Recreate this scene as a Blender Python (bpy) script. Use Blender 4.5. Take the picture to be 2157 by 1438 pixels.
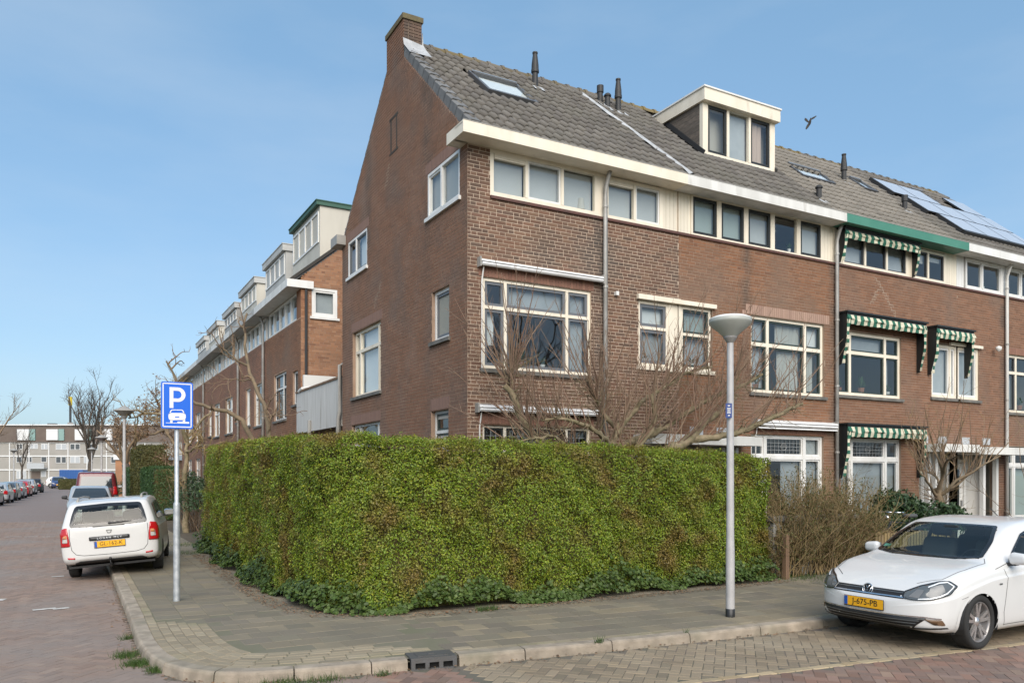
import bpy, bmesh, math, random
import numpy as np
from mathutils import Vector, Matrix
from mathutils.bvhtree import BVHTree

for o in list(bpy.data.objects): bpy.data.objects.remove(o)
S = bpy.context.scene
COL = S.collection
rad = math.radians

# ------------------------------------------------------------------ camera
cam = bpy.data.cameras.new('camera'); camo = bpy.data.objects.new('camera', cam); COL.objects.link(camo)
CAM = Vector((-5.72, -11.69, 1.85))
camo.location = CAM; camo.rotation_euler = (rad(90), 0, rad(-29.3))
cam.sensor_width = 36; cam.lens = 1662 / 2157 * 36; cam.shift_y = 281 / 2157
cam.clip_start = 0.1; cam.clip_end = 3000
S.camera = camo
VD = Vector((math.sin(rad(29.3)), math.cos(rad(29.3)), 0)); VR = Vector((VD.y, -VD.x, 0))

# ------------------------------------------------------------------ sky and sun
SUN_EL, SUN_AZ = 38.0, 200.0          # azimuth measured clockwise from +Y
w = bpy.data.worlds.new('World'); S.world = w; w.use_nodes = True
nt = w.node_tree; nt.nodes.clear()
wo = nt.nodes.new('ShaderNodeOutputWorld'); bg = nt.nodes.new('ShaderNodeBackground')
sky = nt.nodes.new('ShaderNodeTexSky'); sky.sky_type = 'NISHITA'; sky.sun_disc = False
sky.sun_elevation = rad(SUN_EL); sky.sun_rotation = rad(SUN_AZ); sky.altitude = 10
sky.air_density = 1.0; sky.dust_density = 1.8; sky.ozone_density = 1.0
tc = nt.nodes.new('ShaderNodeTexCoord'); mp = nt.nodes.new('ShaderNodeMapping'); mp.inputs['Scale'].default_value = (1.2, 1.2, 4.0)
nz = nt.nodes.new('ShaderNodeTexNoise'); nz.inputs['Scale'].default_value = 1.6; nz.inputs['Detail'].default_value = 6; nz.inputs['Roughness'].default_value = 0.55
cr = nt.nodes.new('ShaderNodeValToRGB'); cr.color_ramp.elements[0].position = 0.42; cr.color_ramp.elements[1].position = 0.85
cr.color_ramp.elements[0].color = (0.0, 0.0, 0.0, 1); cr.color_ramp.elements[1].color = (0.28, 0.28, 0.28, 1)
veil = nt.nodes.new('ShaderNodeMix'); veil.data_type = 'RGBA'; veil.inputs['Factor'].default_value = 0.47; veil.inputs['B'].default_value = (1.45, 2.95, 4.5, 1)   # even high haze over the whole sky
mx = nt.nodes.new('ShaderNodeMix'); mx.data_type = 'RGBA'; mx.inputs['B'].default_value = (4.2, 4.6, 4.9, 1)
nt.links.new(tc.outputs['Generated'], mp.inputs['Vector']); nt.links.new(mp.outputs['Vector'], nz.inputs['Vector'])
nt.links.new(nz.outputs['Fac'], cr.inputs['Fac']); nt.links.new(cr.outputs['Color'], mx.inputs['Factor'])
nt.links.new(sky.outputs['Color'], veil.inputs['A']); nt.links.new(veil.outputs['Result'], mx.inputs['A']); nt.links.new(mx.outputs['Result'], bg.inputs['Color'])
bg.inputs['Strength'].default_value = 0.115
nt.links.new(bg.outputs['Background'], wo.inputs['Surface'])

sl = bpy.data.lights.new('sun', 'SUN'); sl.energy = 2.6; sl.angle = rad(55); sl.color = (1.0, 0.93, 0.83)
so = bpy.data.objects.new('sun', sl); COL.objects.link(so); so.location = (0, -20, 30)
sd = Vector((math.sin(rad(SUN_AZ)) * math.cos(rad(SUN_EL)), math.cos(rad(SUN_AZ)) * math.cos(rad(SUN_EL)), math.sin(rad(SUN_EL))))
so.rotation_euler = (-sd).to_track_quat('-Z', 'Y').to_euler()

S.view_settings.view_transform = 'Standard'; S.view_settings.look = 'None'
S.view_settings.exposure = 0.68; S.view_settings.gamma = 1.0; S.view_settings.use_curve_mapping = False
S.render.engine = 'CYCLES'
S.cycles.max_bounces = 8; S.cycles.transparent_max_bounces = 16; S.cycles.caustics_reflective = False; S.cycles.caustics_refractive = False

# ------------------------------------------------------------------ materials
MATS = {}
def srgb(r, g, b):
    f = lambda c: (c / 255 / 12.92) if c / 255 <= 0.04045 else ((c / 255 + 0.055) / 1.055) ** 2.4
    return (f(r), f(g), f(b))
def pm(name, col, rough=0.6, metal=0.0, spec=0.5, col2=None, nscale=3.0, ndetail=5, nlo=0.35, nhi=0.65, rnd=0.0, ramp=None,
       stain=None, sscale=0.5, slo=0.5, shi=0.75, bump=0.0, bscale=60, coat=0.0, transl=0.0, stretch=None, inside=None, emit=None, streaks=None, scol=(0.06, 0.05, 0.042)):
    """procedural principled material. ramp: colours chosen per piece at random; col2: mixed in by noise; stain: wide patches."""
    m = bpy.data.materials.new(name); m.use_nodes = True; t = m.node_tree; N = t.nodes; L = t.links
    b = N['Principled BSDF']; b.inputs['Roughness'].default_value = rough; b.inputs['Metallic'].default_value = metal
    b.inputs['Specular IOR Level'].default_value = spec; b.inputs['Coat Weight'].default_value = coat; b.inputs['Coat Roughness'].default_value = 0.04
    geo = N.new('ShaderNodeNewGeometry'); pos = geo.outputs['Position']
    if stretch:
        mp = N.new('ShaderNodeMapping'); mp.inputs['Scale'].default_value = stretch; L.new(pos, mp.inputs['Vector']); pos = mp.outputs['Vector']
    out = None
    def rgb(c):
        n = N.new('ShaderNodeRGB'); n.outputs[0].default_value = (*c, 1); return n.outputs[0]
    def mix(a, b_, f, mode='MIX'):
        n = N.new('ShaderNodeMix'); n.data_type = 'RGBA'; n.blend_type = mode
        if isinstance(f, float): n.inputs['Factor'].default_value = f
        else: L.new(f, n.inputs['Factor'])
        L.new(a, n.inputs['A']); L.new(b_, n.inputs['B']); return n.outputs['Result']
    def noise(scale, detail, lo, hi, seedvec=pos):
        n = N.new('ShaderNodeTexNoise'); n.inputs['Scale'].default_value = scale; n.inputs['Detail'].default_value = detail; L.new(seedvec, n.inputs['Vector'])
        mr = N.new('ShaderNodeMapRange'); mr.inputs['From Min'].default_value = lo; mr.inputs['From Max'].default_value = hi; L.new(n.outputs['Fac'], mr.inputs['Value']); return mr.outputs['Result']
    rv = None
    if rnd or ramp:
        oi = N.new('ShaderNodeObjectInfo'); ad = N.new('ShaderNodeMath'); ad.operation = 'ADD'; L.new(oi.outputs['Random'], ad.inputs[0]); L.new(geo.outputs['Random Per Island'], ad.inputs[1])
        fr = N.new('ShaderNodeMath'); fr.operation = 'FRACT'; L.new(ad.outputs[0], fr.inputs[0]); rv = fr.outputs[0]
    if ramp:
        r = N.new('ShaderNodeValToRGB'); e = r.color_ramp.elements; r.color_ramp.interpolation = 'LINEAR'
        while len(e) < len(ramp): e.new(0.5)
        for i, c in enumerate(ramp): e[i].position = i / (len(ramp) - 1); e[i].color = (*c, 1)
        L.new(rv, r.inputs['Fac']); out = r.outputs['Color']
    else: out = rgb(col)
    if col2 is not None: out = mix(out, rgb(col2), noise(nscale, ndetail, nlo, nhi))
    if rnd:
        ml = N.new('ShaderNodeMath'); ml.operation = 'MULTIPLY'; ml.inputs[1].default_value = 7.31; L.new(rv, ml.inputs[0])
        f2 = N.new('ShaderNodeMath'); f2.operation = 'FRACT'; L.new(ml.outputs[0], f2.inputs[0])
        mr = N.new('ShaderNodeMapRange'); mr.inputs['To Min'].default_value = 1 - rnd; mr.inputs['To Max'].default_value = 1 + rnd; L.new(f2.outputs[0], mr.inputs['Value'])
        hs = N.new('ShaderNodeHueSaturation'); L.new(mr.outputs['Result'], hs.inputs['Value']); L.new(out, hs.inputs['Color']); out = hs.outputs['Color']
    if stain is not None: out = mix(out, rgb(stain), noise(sscale, 6, slo, shi))
    if streaks:   # run-off stains beside pipes: (axis, position, half width, top, bottom)
        sx = N.new('ShaderNodeSeparateXYZ'); L.new(geo.outputs['Position'], sx.inputs[0])
        nn = noise(2.6, 5, 0.32, 0.6)
        for (ax, x0, hw, zt_, zb_) in streaks:
            a1 = N.new('ShaderNodeMath'); a1.operation = 'SUBTRACT'; L.new(sx.outputs[ax], a1.inputs[0]); a1.inputs[1].default_value = x0
            a2 = N.new('ShaderNodeMath'); a2.operation = 'ABSOLUTE'; L.new(a1.outputs[0], a2.inputs[0])
            m1 = N.new('ShaderNodeMapRange'); m1.inputs['From Min'].default_value = hw; m1.inputs['From Max'].default_value = hw * .2; m1.inputs['To Max'].default_value = .75; L.new(a2.outputs[0], m1.inputs['Value'])
            m2 = N.new('ShaderNodeMapRange'); m2.inputs['From Min'].default_value = zb_; m2.inputs['From Max'].default_value = zt_; L.new(sx.outputs['Z'], m2.inputs['Value'])
            p1 = N.new('ShaderNodeMath'); p1.operation = 'MULTIPLY'; L.new(m1.outputs['Result'], p1.inputs[0]); L.new(nn, p1.inputs[1])
            p2 = N.new('ShaderNodeMath'); p2.operation = 'MULTIPLY'; L.new(p1.outputs[0], p2.inputs[0]); L.new(m2.outputs['Result'], p2.inputs[1])
            out = mix(out, rgb(scol), p2.outputs[0])
    if inside is not None: out = mix(out, rgb(inside), geo.outputs['Backfacing'])
    L.new(out, b.inputs['Base Color'])
    if emit: b.inputs['Emission Color'].default_value = (*emit[:3], 1); b.inputs['Emission Strength'].default_value = emit[3]
    if bump:
        n = N.new('ShaderNodeTexNoise'); n.inputs['Scale'].default_value = bscale; n.inputs['Detail'].default_value = 6; L.new(pos, n.inputs['Vector'])
        bp = N.new('ShaderNodeBump'); bp.inputs['Strength'].default_value = bump; bp.inputs['Distance'].default_value = 0.01; L.new(n.outputs['Fac'], bp.inputs['Height']); L.new(bp.outputs['Normal'], b.inputs['Normal'])
    if transl:
        tl = N.new('ShaderNodeBsdfTranslucent'); L.new(out, tl.inputs['Color']); ms = N.new('ShaderNodeMixShader'); ms.inputs[0].default_value = transl
        L.new(b.outputs[0], ms.inputs[1]); L.new(tl.outputs[0], ms.inputs[2]); L.new(ms.outputs[0], N['Material Output'].inputs['Surface'])
    MATS[name] = m; return m
def glass(name, tint=(0.8, 0.86, 0.86), ior=1.6, wav=0.0, rough=0.0, refl=(0.95, 0.97, 1)):
    m = bpy.data.materials.new(name); m.use_nodes = True; t = m.node_tree; N = t.nodes; L = t.links; N.remove(N['Principled BSDF'])
    tr = N.new('ShaderNodeBsdfTransparent'); tr.inputs['Color'].default_value = (*tint, 1)
    gl = N.new('ShaderNodeBsdfGlossy'); gl.inputs['Roughness'].default_value = rough; gl.inputs['Color'].default_value = (*refl, 1)
    fr = N.new('ShaderNodeFresnel'); g0 = N.new('ShaderNodeNewGeometry'); mr = N.new('ShaderNodeMapRange'); mr.inputs['To Min'].default_value = ior; mr.inputs['To Max'].default_value = 1 / ior
    L.new(g0.outputs['Backfacing'], mr.inputs['Value']); L.new(mr.outputs['Result'], fr.inputs['IOR'])
    if wav:
        g = N.new('ShaderNodeNewGeometry'); n = N.new('ShaderNodeTexNoise'); n.inputs['Scale'].default_value = 2.2; n.inputs['Detail'].default_value = 1; L.new(g.outputs['Position'], n.inputs['Vector'])
        bp = N.new('ShaderNodeBump'); bp.inputs['Strength'].default_value = wav; bp.inputs['Distance'].default_value = 0.02; L.new(n.outputs['Fac'], bp.inputs['Height']); L.new(bp.outputs['Normal'], gl.inputs['Normal'])
    ms = N.new('ShaderNodeMixShader'); L.new(fr.outputs[0], ms.inputs[0]); L.new(tr.outputs[0], ms.inputs[1]); L.new(gl.outputs[0], ms.inputs[2])
    L.new(ms.outputs[0], N['Material Output'].inputs['Surface']); MATS[name] = m; return m

# ------------------------------------------------------------------ mesh helpers
def mesh(name, verts, faces, mats, midx=None, smooth=False):
    me = bpy.data.meshes.new(name); me.from_pydata([tuple(v) for v in verts], [], [tuple(f) for f in faces])
    for m in (mats if isinstance(mats, (list, tuple)) else [mats]): me.materials.append(MATS[m] if isinstance(m, str) else m)
    if midx is not None: me.polygons.foreach_set('material_index', midx)
    me.polygons.foreach_set('use_smooth', [bool(smooth)] * len(me.polygons))
    me.update(); return me
def fastmesh(name, V, F, mat, smooth=False):
    """V (n,3) array, F (m,k) array of equal-size faces"""
    V = np.asarray(V, dtype=np.float32); F = np.asarray(F, dtype=np.int32); k = F.shape[1]
    me = bpy.data.meshes.new(name); me.vertices.add(len(V)); me.vertices.foreach_set('co', V.ravel())
    me.loops.add(F.size); me.loops.foreach_set('vertex_index', F.ravel())
    me.polygons.add(len(F)); me.polygons.foreach_set('loop_start', np.arange(0, F.size, k, dtype=np.int32)); me.polygons.foreach_set('loop_total', np.full(len(F), k, dtype=np.int32))
    me.polygons.foreach_set('use_smooth', np.full(len(F), bool(smooth)))
    me.materials.append(MATS[mat]); me.update(calc_edges=True); return me
def put(name, me, parent=None, loc=None, rot=None, kind=None, label=None, cat=None, group=None):
    o = bpy.data.objects.new(name, me); COL.objects.link(o)
    if parent is not None: o.parent = parent; o.matrix_parent_inverse = PINV.get(parent.name, Matrix.Identity(4))
    if loc is not None: o.location = loc
    if rot is not None: o.rotation_euler = rot
    return tag(o, label, cat, group, kind)
def tag(o, label=None, cat=None, group=None, kind=None):
    if label: o['label'] = label
    if cat: o['category'] = cat
    if group: o['group'] = group
    if kind: o['kind'] = kind
    return o
PINV = {}
def thing(name, loc=(0, 0, 0), label=None, cat=None, group=None, kind=None, local=False, rotz=0):
    """Empty at the base of a thing. Unless local, children are given in world coordinates."""
    o = bpy.data.objects.new(name, None); COL.objects.link(o); o.location = loc; o.empty_display_size = 0.3; o.rotation_euler = (0, 0, rotz)
    if not local: PINV[o.name] = Matrix.Translation(Vector(loc)).inverted()
    return tag(o, label, cat, group, kind)
class MB:
    def __init__(s): s.v = []; s.f = []; s.m = []
    def add(s, V, F, m=0):
        b = len(s.v); s.v += [tuple(x) for x in V]; s.f += [tuple(i + b for i in f) for f in F]; s.m += [m] * len(F); return s
    def box(s, a, b, m=0):
        (x0, y0, z0), (x1, y1, z1) = a, b
        x0, x1 = min(x0, x1), max(x0, x1); y0, y1 = min(y0, y1), max(y0, y1); z0, z1 = min(z0, z1), max(z0, z1)
        V = [(x0, y0, z0), (x1, y0, z0), (x1, y1, z0), (x0, y1, z0), (x0, y0, z1), (x1, y0, z1), (x1, y1, z1), (x0, y1, z1)]
        return s.add(V, [(0, 3, 2, 1), (4, 5, 6, 7), (0, 1, 5, 4), (1, 2, 6, 5), (2, 3, 7, 6), (3, 0, 4, 7)], m)
    def hexa(s, P, m=0):
        return s.add(P, [(0, 3, 2, 1), (4, 5, 6, 7), (0, 1, 5, 4), (1, 2, 6, 5), (2, 3, 7, 6), (3, 0, 4, 7)], m)
    def prism(s, poly, d, m=0):
        """poly: 3D points of a planar polygon, extruded by vector d"""
        n = len(poly); P = [Vector(p) for p in poly]; Q = [p + Vector(d) for p in P]
        return s.add(P + Q, [tuple(range(n - 1, -1, -1)), tuple(range(n, 2 * n))] + [(i, (i + 1) % n, (i + 1) % n + n, i + n) for i in range(n)], m)
    def tube(s, path, r, k=6, m=0, cap=True):
        P = [Vector(p) for p in path]; n = len(P); R = r if isinstance(r, (list, tuple)) else [r] * n; rings = []
        up = Vector((0.13, 0.07, 1)).normalized(); b = len(s.v)
        for i, p in enumerate(P):
            t = (P[min(i + 1, n - 1)] - P[max(i - 1, 0)]).normalized()
            a = t.cross(up)
            if a.length < 1e-3: a = t.cross(Vector((1, 0, 0)))
            a.normalize(); c = t.cross(a)
            for j in range(k):
                an = 2 * math.pi * j / k; s.v.append(tuple(p + (a * math.cos(an) + c * math.sin(an)) * R[i]))
        F = [(b + i * k + j, b + i * k + (j + 1) % k, b + (i + 1) * k + (j + 1) % k, b + (i + 1) * k + j) for i in range(n - 1) for j in range(k)]
        if cap: F += [tuple(b + j for j in range(k - 1, -1, -1)), tuple(b + (n - 1) * k + j for j in range(k))]
        s.f += F; s.m += [m] * len(F); return s
    def lathe(s, prof, c=(0, 0, 0), k=24, axis='z', m=0):
        b = len(s.v); n = len(prof)
        for r_, h in prof:
            for j in range(k):
                a = 2 * math.pi * j / k; x, y = r_ * math.cos(a), r_ * math.sin(a)
                p = {'z': (x, y, h), 'y': (x, h, y), 'x': (h, x, y)}[axis]; s.v.append((p[0] + c[0], p[1] + c[1], p[2] + c[2]))
        F = [(b + i * k + j, b + i * k + (j + 1) % k, b + (i + 1) * k + (j + 1) % k, b + (i + 1) * k + j) for i in range(n - 1) for j in range(k)]
        s.f += F; s.m += [m] * len(F); return s
    def build(s, name, mats, parent=None, smooth=False, **kw):
        return put(name, mesh(name, s.v, s.f, mats, s.m if isinstance(mats, (list, tuple)) else None, smooth), parent, **kw)
def text_mesh(name, body, size, mat, extrude=0.002):
    c = bpy.data.curves.new(name, 'FONT'); c.body = body; c.size = size; c.align_x = 'CENTER'; c.align_y = 'CENTER'; c.extrude = extrude; c.resolution_u = 3
    o = bpy.data.objects.new(name, c); COL.objects.link(o); bpy.context.view_layer.update()
    me = bpy.data.meshes.new_from_object(o.evaluated_get(bpy.context.evaluated_depsgraph_get())); bpy.data.objects.remove(o)
    me.materials.clear(); me.materials.append(MATS[mat]); return me
def pchip(xs, ys, x):
    xs = np.asarray(xs, float); ys = np.asarray(ys, float); h = np.diff(xs); dl = np.diff(ys) / h; n = len(xs); d = np.zeros(n)
    for i in range(1, n - 1):
        if dl[i - 1] * dl[i] > 0:
            w1 = 2 * h[i] + h[i - 1]; w2 = h[i] + 2 * h[i - 1]; d[i] = (w1 + w2) / (w1 / dl[i - 1] + w2 / dl[i])
    d[0] = dl[0]; d[-1] = dl[-1]; x = np.asarray(x, float); i = np.clip(np.searchsorted(xs, x) - 1, 0, n - 2); t = (x - xs[i]) / h[i]
    return (ys[i] * (1 + 2 * t) * (1 - t) ** 2 + h[i] * d[i] * t * (1 - t) ** 2 + ys[i + 1] * t * t * (3 - 2 * t) + h[i] * d[i + 1] * t * t * (t - 1))
rng = np.random.default_rng(7); random.seed(7)
def boxes_array(C, A, B, N_, hx, hy, hz, top_only=True):
    """many little boxes: centres C (n,3), axes A,B,N_ (n,3 or 3,), half sizes -> V,F (5 faces, the hidden back face left out)"""
    n = len(C); A = np.broadcast_to(A, (n, 3)); B = np.broadcast_to(B, (n, 3)); N_ = np.broadcast_to(N_, (n, 3))
    hx = np.broadcast_to(hx, n)[:, None]; hy = np.broadcast_to(hy, n)[:, None]; hz = np.broadcast_to(hz, n)[:, None]
    V = np.stack([C + sx * A * hx + sy * B * hy + sz * N_ * hz for sz in (-1, 1) for sx, sy in ((-1, -1), (1, -1), (1, 1), (-1, 1))], 1).reshape(-1, 3)
    f = np.array([(4, 5, 6, 7), (0, 1, 5, 4), (1, 2, 6, 5), (2, 3, 7, 6), (3, 0, 4, 7)]); F = (np.arange(n)[:, None, None] * 8 + f[None]).reshape(-1, 4)
    return V, F
# ------------------------------------------------------------------ material library
pm('soil', (0.10, 0.075, 0.05), 0.95, col2=(0.06, 0.05, 0.03), bump=0.6, bscale=30)
pm('field', (0.09, 0.10, 0.05), 0.95, col2=(0.12, 0.10, 0.07), nscale=0.3)
pm('road_joint', (0.145, 0.12, 0.10), 0.95, col2=(0.11, 0.105, 0.075), nscale=1.4, bump=0.3)
pm('road_far', (0.225, 0.175, 0.15), 0.85, col2=(0.17, 0.135, 0.125), nscale=9, stain=(0.2, 0.17, 0.155), sscale=0.35)
pm('road_brick', None, 0.82, ramp=[(0.227, 0.157, 0.121), (0.258, 0.180, 0.139), (0.238, 0.171, 0.134), (0.212, 0.152, 0.121), (0.277, 0.200, 0.152)], rnd=0.08, stain=(0.23, 0.20, 0.18), sscale=0.6, slo=0.42, shi=0.75, bump=0.35, bscale=90)
pm('main_brick', None, 0.78, ramp=[(0.194, 0.118, 0.086), (0.255, 0.147, 0.107), (0.224, 0.152, 0.120), (0.163, 0.108, 0.086), (0.275, 0.186, 0.133)], rnd=0.15, stain=(0.2, 0.165, 0.14), sscale=0.9, slo=0.5, shi=0.8, bump=0.35, bscale=90)
pm('bay_brick', None, 0.88, ramp=[(0.204, 0.160, 0.110), (0.255, 0.199, 0.132), (0.224, 0.175, 0.123), (0.173, 0.141, 0.097), (0.275, 0.213, 0.145)], rnd=0.12, stain=(0.30, 0.25, 0.18), sscale=0.8, slo=0.45, shi=0.75, bump=0.35, bscale=90)
pm('tan_brick', None, 0.85, ramp=[(0.36, 0.27, 0.16), (0.42, 0.33, 0.21), (0.30, 0.24, 0.15)], rnd=0.1, stain=(0.25, 0.21, 0.15), sscale=1.5, bump=0.3)
pm('white_mark', (0.62, 0.60, 0.56), 0.8, col2=(0.42, 0.40, 0.37), nscale=12)
pm('paver', None, 0.85, ramp=[(0.175, 0.150, 0.108), (0.200, 0.174, 0.124), (0.155, 0.136, 0.100), (0.190, 0.160, 0.120), (0.210, 0.174, 0.116), (0.165, 0.141, 0.108), (0.245, 0.20, 0.13)], rnd=0.1, stain=(0.155, 0.135, 0.10), sscale=0.9, slo=0.45, shi=0.72, bump=0.35, bscale=120)
pm('arc_paver', None, 0.88, ramp=[(0.25, 0.205, 0.14), (0.30, 0.25, 0.175), (0.27, 0.22, 0.15), (0.22, 0.185, 0.13)], rnd=0.1, stain=(0.21, 0.19, 0.11), sscale=1.4, bump=0.4, bscale=120)
pm('pave_joint', (0.17, 0.15, 0.11), 0.95, col2=(0.14, 0.135, 0.085), nscale=2.0)
pm('kerb', (0.36, 0.30, 0.235), 0.9, col2=(0.24, 0.20, 0.155), nscale=7, rnd=0.09, stain=(0.17, 0.16, 0.11), sscale=1.6, slo=0.5, shi=0.8, bump=0.7, bscale=110)
pm('cast_iron', (0.11, 0.11, 0.112), 0.55, 0.3, col2=(0.10, 0.095, 0.09), nscale=8, bump=0.2)
pm('hole', (0.004, 0.004, 0.004), 0.9)  # near-black, paints the shade inside the drain
# masonry
pm('mortar_light', (0.54, 0.43, 0.335), 0.95, col2=(0.42, 0.33, 0.255), nscale=2.2, bump=0.3, streaks=[('X', 2.70, .14, 5.5, -2)], scol=(.12, .1, .085))
pm('mortar_mid', (0.33, 0.24, 0.18), 0.95, col2=(0.24, 0.175, 0.13), nscale=2.0, bump=0.3)
pm('mortar_dark', (0.40, 0.275, 0.20), 0.95, col2=(0.25, 0.17, 0.12), nscale=2.0, bump=0.3)
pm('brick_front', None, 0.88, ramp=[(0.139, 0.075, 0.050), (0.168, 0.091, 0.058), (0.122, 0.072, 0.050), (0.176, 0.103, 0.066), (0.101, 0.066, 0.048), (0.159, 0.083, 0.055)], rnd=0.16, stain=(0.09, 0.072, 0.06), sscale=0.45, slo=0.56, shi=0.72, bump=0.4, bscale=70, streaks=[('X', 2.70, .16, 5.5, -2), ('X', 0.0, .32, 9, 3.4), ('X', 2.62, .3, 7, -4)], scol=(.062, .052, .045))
pm('brick_gable', None, 0.9, ramp=[(0.203, 0.103, 0.061), (0.221, 0.111, 0.066), (0.194, 0.101, 0.061), (0.211, 0.108, 0.066)], rnd=0.09, col2=(0.165, 0.108, 0.082), nscale=1.1, nlo=.45, nhi=.7, stain=(0.27, 0.185, 0.145), sscale=0.7, slo=0.56, shi=0.9, bump=0.25, bscale=70, streaks=[('Y', 0.0, .5, 10, 2), ('Y', 6.8, .7, 9, 1), ('Y', 1.65, .35, 7.5, 4.2), ('Y', 4.95, .3, 7.5, 4.5)], scol=(.10, .072, .056))
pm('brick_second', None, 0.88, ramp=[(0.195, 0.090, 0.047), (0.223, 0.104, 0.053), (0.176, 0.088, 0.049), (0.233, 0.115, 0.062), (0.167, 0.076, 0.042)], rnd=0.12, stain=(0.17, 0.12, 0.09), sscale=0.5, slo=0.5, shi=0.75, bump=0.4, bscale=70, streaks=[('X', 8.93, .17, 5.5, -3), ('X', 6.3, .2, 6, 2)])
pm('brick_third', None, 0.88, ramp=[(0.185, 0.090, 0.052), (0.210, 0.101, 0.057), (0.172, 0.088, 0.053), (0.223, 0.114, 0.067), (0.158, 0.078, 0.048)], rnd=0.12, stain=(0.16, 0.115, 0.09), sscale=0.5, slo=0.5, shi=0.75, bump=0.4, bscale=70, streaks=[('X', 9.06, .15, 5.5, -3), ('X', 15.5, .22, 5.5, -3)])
pm('brick_orange', None, 0.88, ramp=[(0.30, 0.145, 0.075), (0.34, 0.17, 0.09), (0.26, 0.125, 0.07), (0.36, 0.195, 0.11), (0.23, 0.105, 0.06)], rnd=0.14, stain=(0.2, 0.11, 0.07), sscale=0.5, bump=0.3)
pm('brick_back_row', None, 0.9, ramp=[(0.228, 0.111, 0.069), (0.271, 0.130, 0.081), (0.199, 0.104, 0.069), (0.257, 0.127, 0.083)], rnd=0.12, stain=(0.11, 0.075, 0.06), sscale=0.4, bump=0.3)
pm('lintel', None, 0.85, ramp=[(0.23, 0.115, 0.08), (0.26, 0.135, 0.095), (0.21, 0.105, 0.075)], rnd=0.1, bump=0.3)
pm('lintel_pink', None, 0.85, ramp=[(0.34, 0.225, 0.17), (0.37, 0.245, 0.19), (0.31, 0.20, 0.155)], rnd=0.06, bump=0.3)
pm('lintel_gable', None, 0.85, ramp=[(0.225, 0.135, 0.105), (0.24, 0.145, 0.112), (0.215, 0.13, 0.10)], rnd=0.05, bump=0.3)
pm('sill_tile', (0.115, 0.048, 0.036), 0.6, col2=(0.08, 0.04, 0.032), nscale=6)
pm('sill_stone', (0.17, 0.16, 0.145), 0.8, col2=(0.11, 0.105, 0.095), nscale=5)
pm('roof_tile', None, 0.85, ramp=[(0.123, 0.112, 0.100), (0.143, 0.132, 0.116), (0.112, 0.102, 0.094), (0.152, 0.140, 0.125), (0.127, 0.118, 0.108)], rnd=0.12, stain=(0.125, 0.118, 0.10), sscale=0.7, slo=0.5, shi=0.75, bump=0.3, bscale=60)
pm('roof_tile_pale', None, 0.8, ramp=[(0.190, 0.174, 0.152), (0.214, 0.193, 0.166), (0.176, 0.160, 0.138), (0.204, 0.186, 0.161)], rnd=0.1, stain=(0.165, 0.152, 0.132), sscale=0.7, slo=0.5, shi=0.75, bump=0.3, bscale=60)
pm('verge_tile', (0.17, 0.168, 0.165), 0.75, rnd=0.14, col2=(0.125, 0.125, 0.125), nscale=6)
pm('ridge_tile', (0.13, 0.118, 0.105), 0.8, rnd=0.12, col2=(0.16, 0.12, 0.045), nscale=1.4, nlo=0.46, nhi=0.62)
pm('underlay', (0.05, 0.045, 0.04), 0.95)
pm('lead', (0.46, 0.47, 0.48), 0.6, 0.1, col2=(0.34, 0.35, 0.36), nscale=5, bump=0.5, bscale=18)
pm('cream', (0.80, 0.73, 0.61), 0.5, col2=(0.72, 0.65, 0.53), nscale=2.2, stretch=(1.5, 1.5, .35), stain=(0.52, 0.46, 0.36), sscale=3.2, slo=.60, shi=.85)
pm('cream_board', (0.78, 0.71, 0.58), 0.5, rnd=0.03, col2=(0.70, 0.64, 0.53), nscale=1.3)
pm('offwhite', (0.72, 0.71, 0.68), 0.5, col2=(0.60, 0.59, 0.56), nscale=3, stretch=(1.5, 1.5, .3), stain=(0.42, 0.40, 0.36), sscale=3.2, slo=.58, shi=.85)
pm('white', (0.76, 0.755, 0.74), 0.4, col2=(0.68, 0.67, 0.64), nscale=2.6, stretch=(1.5, 1.5, .35), stain=(0.55, 0.53, 0.48), sscale=3, slo=.6, shi=.85)
pm('green_paint', (0.055, 0.20, 0.145), 0.5, col2=(0.075, 0.23, 0.17), nscale=1.6)
pm('dark_sash', (0.05, 0.055, 0.062), 0.45)
pm('grey_sash', (0.13, 0.14, 0.155), 0.45)
pm('green_sash', (0.03, 0.045, 0.04), 0.4)
pm('black_paint', (0.016, 0.018, 0.018), 0.5)
pm('zinc', (0.40, 0.39, 0.37), 0.5, 0.25, col2=(0.30, 0.29, 0.27), nscale=4)
pm('plastic_grey', (0.34, 0.33, 0.31), 0.55, col2=(0.28, 0.27, 0.25), nscale=3)
pm('cassette', (0.72, 0.72, 0.72), 0.35, col2=(0.62, 0.61, 0.60), nscale=2.5)
pm('room', (0.46, 0.43, 0.38), 0.9)
pm('curtain', (0.68, 0.66, 0.60), 0.9, transl=0.3)
pm('curtain_pink', (0.72, 0.55, 0.46), 0.9, transl=0.3)
pm('blind', (0.48, 0.49, 0.49), 0.85, col2=(0.52, 0.53, 0.53), nscale=1.2)
pm('blind_green', (0.38, 0.44, 0.42), 0.85, col2=(0.34, 0.39, 0.37), nscale=1.2)
pm('blind_glare_white', (0.78, 0.78, 0.77), 0.85)  # white blinds, brightened to imitate sky reflection in the gable panes
pm('net', (0.42, 0.44, 0.46), 0.85, col2=(0.36, 0.38, 0.40), nscale=3)
pm('lead_came', (0.36, 0.37, 0.37), 0.5, 0.3)
pm('stripe_green', (0.02, 0.115, 0.075), 0.8); pm('stripe_cream', (0.66, 0.63, 0.50), 0.8, col2=(0.52, 0.48, 0.36), nscale=4)
pm('door_orange', (0.45, 0.15, 0.03), 0.45); pm('timber', (0.22, 0.135, 0.08), 0.75, col2=(0.15, 0.09, 0.055), nscale=14, stretch=(1, 1, 0.1))
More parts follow.
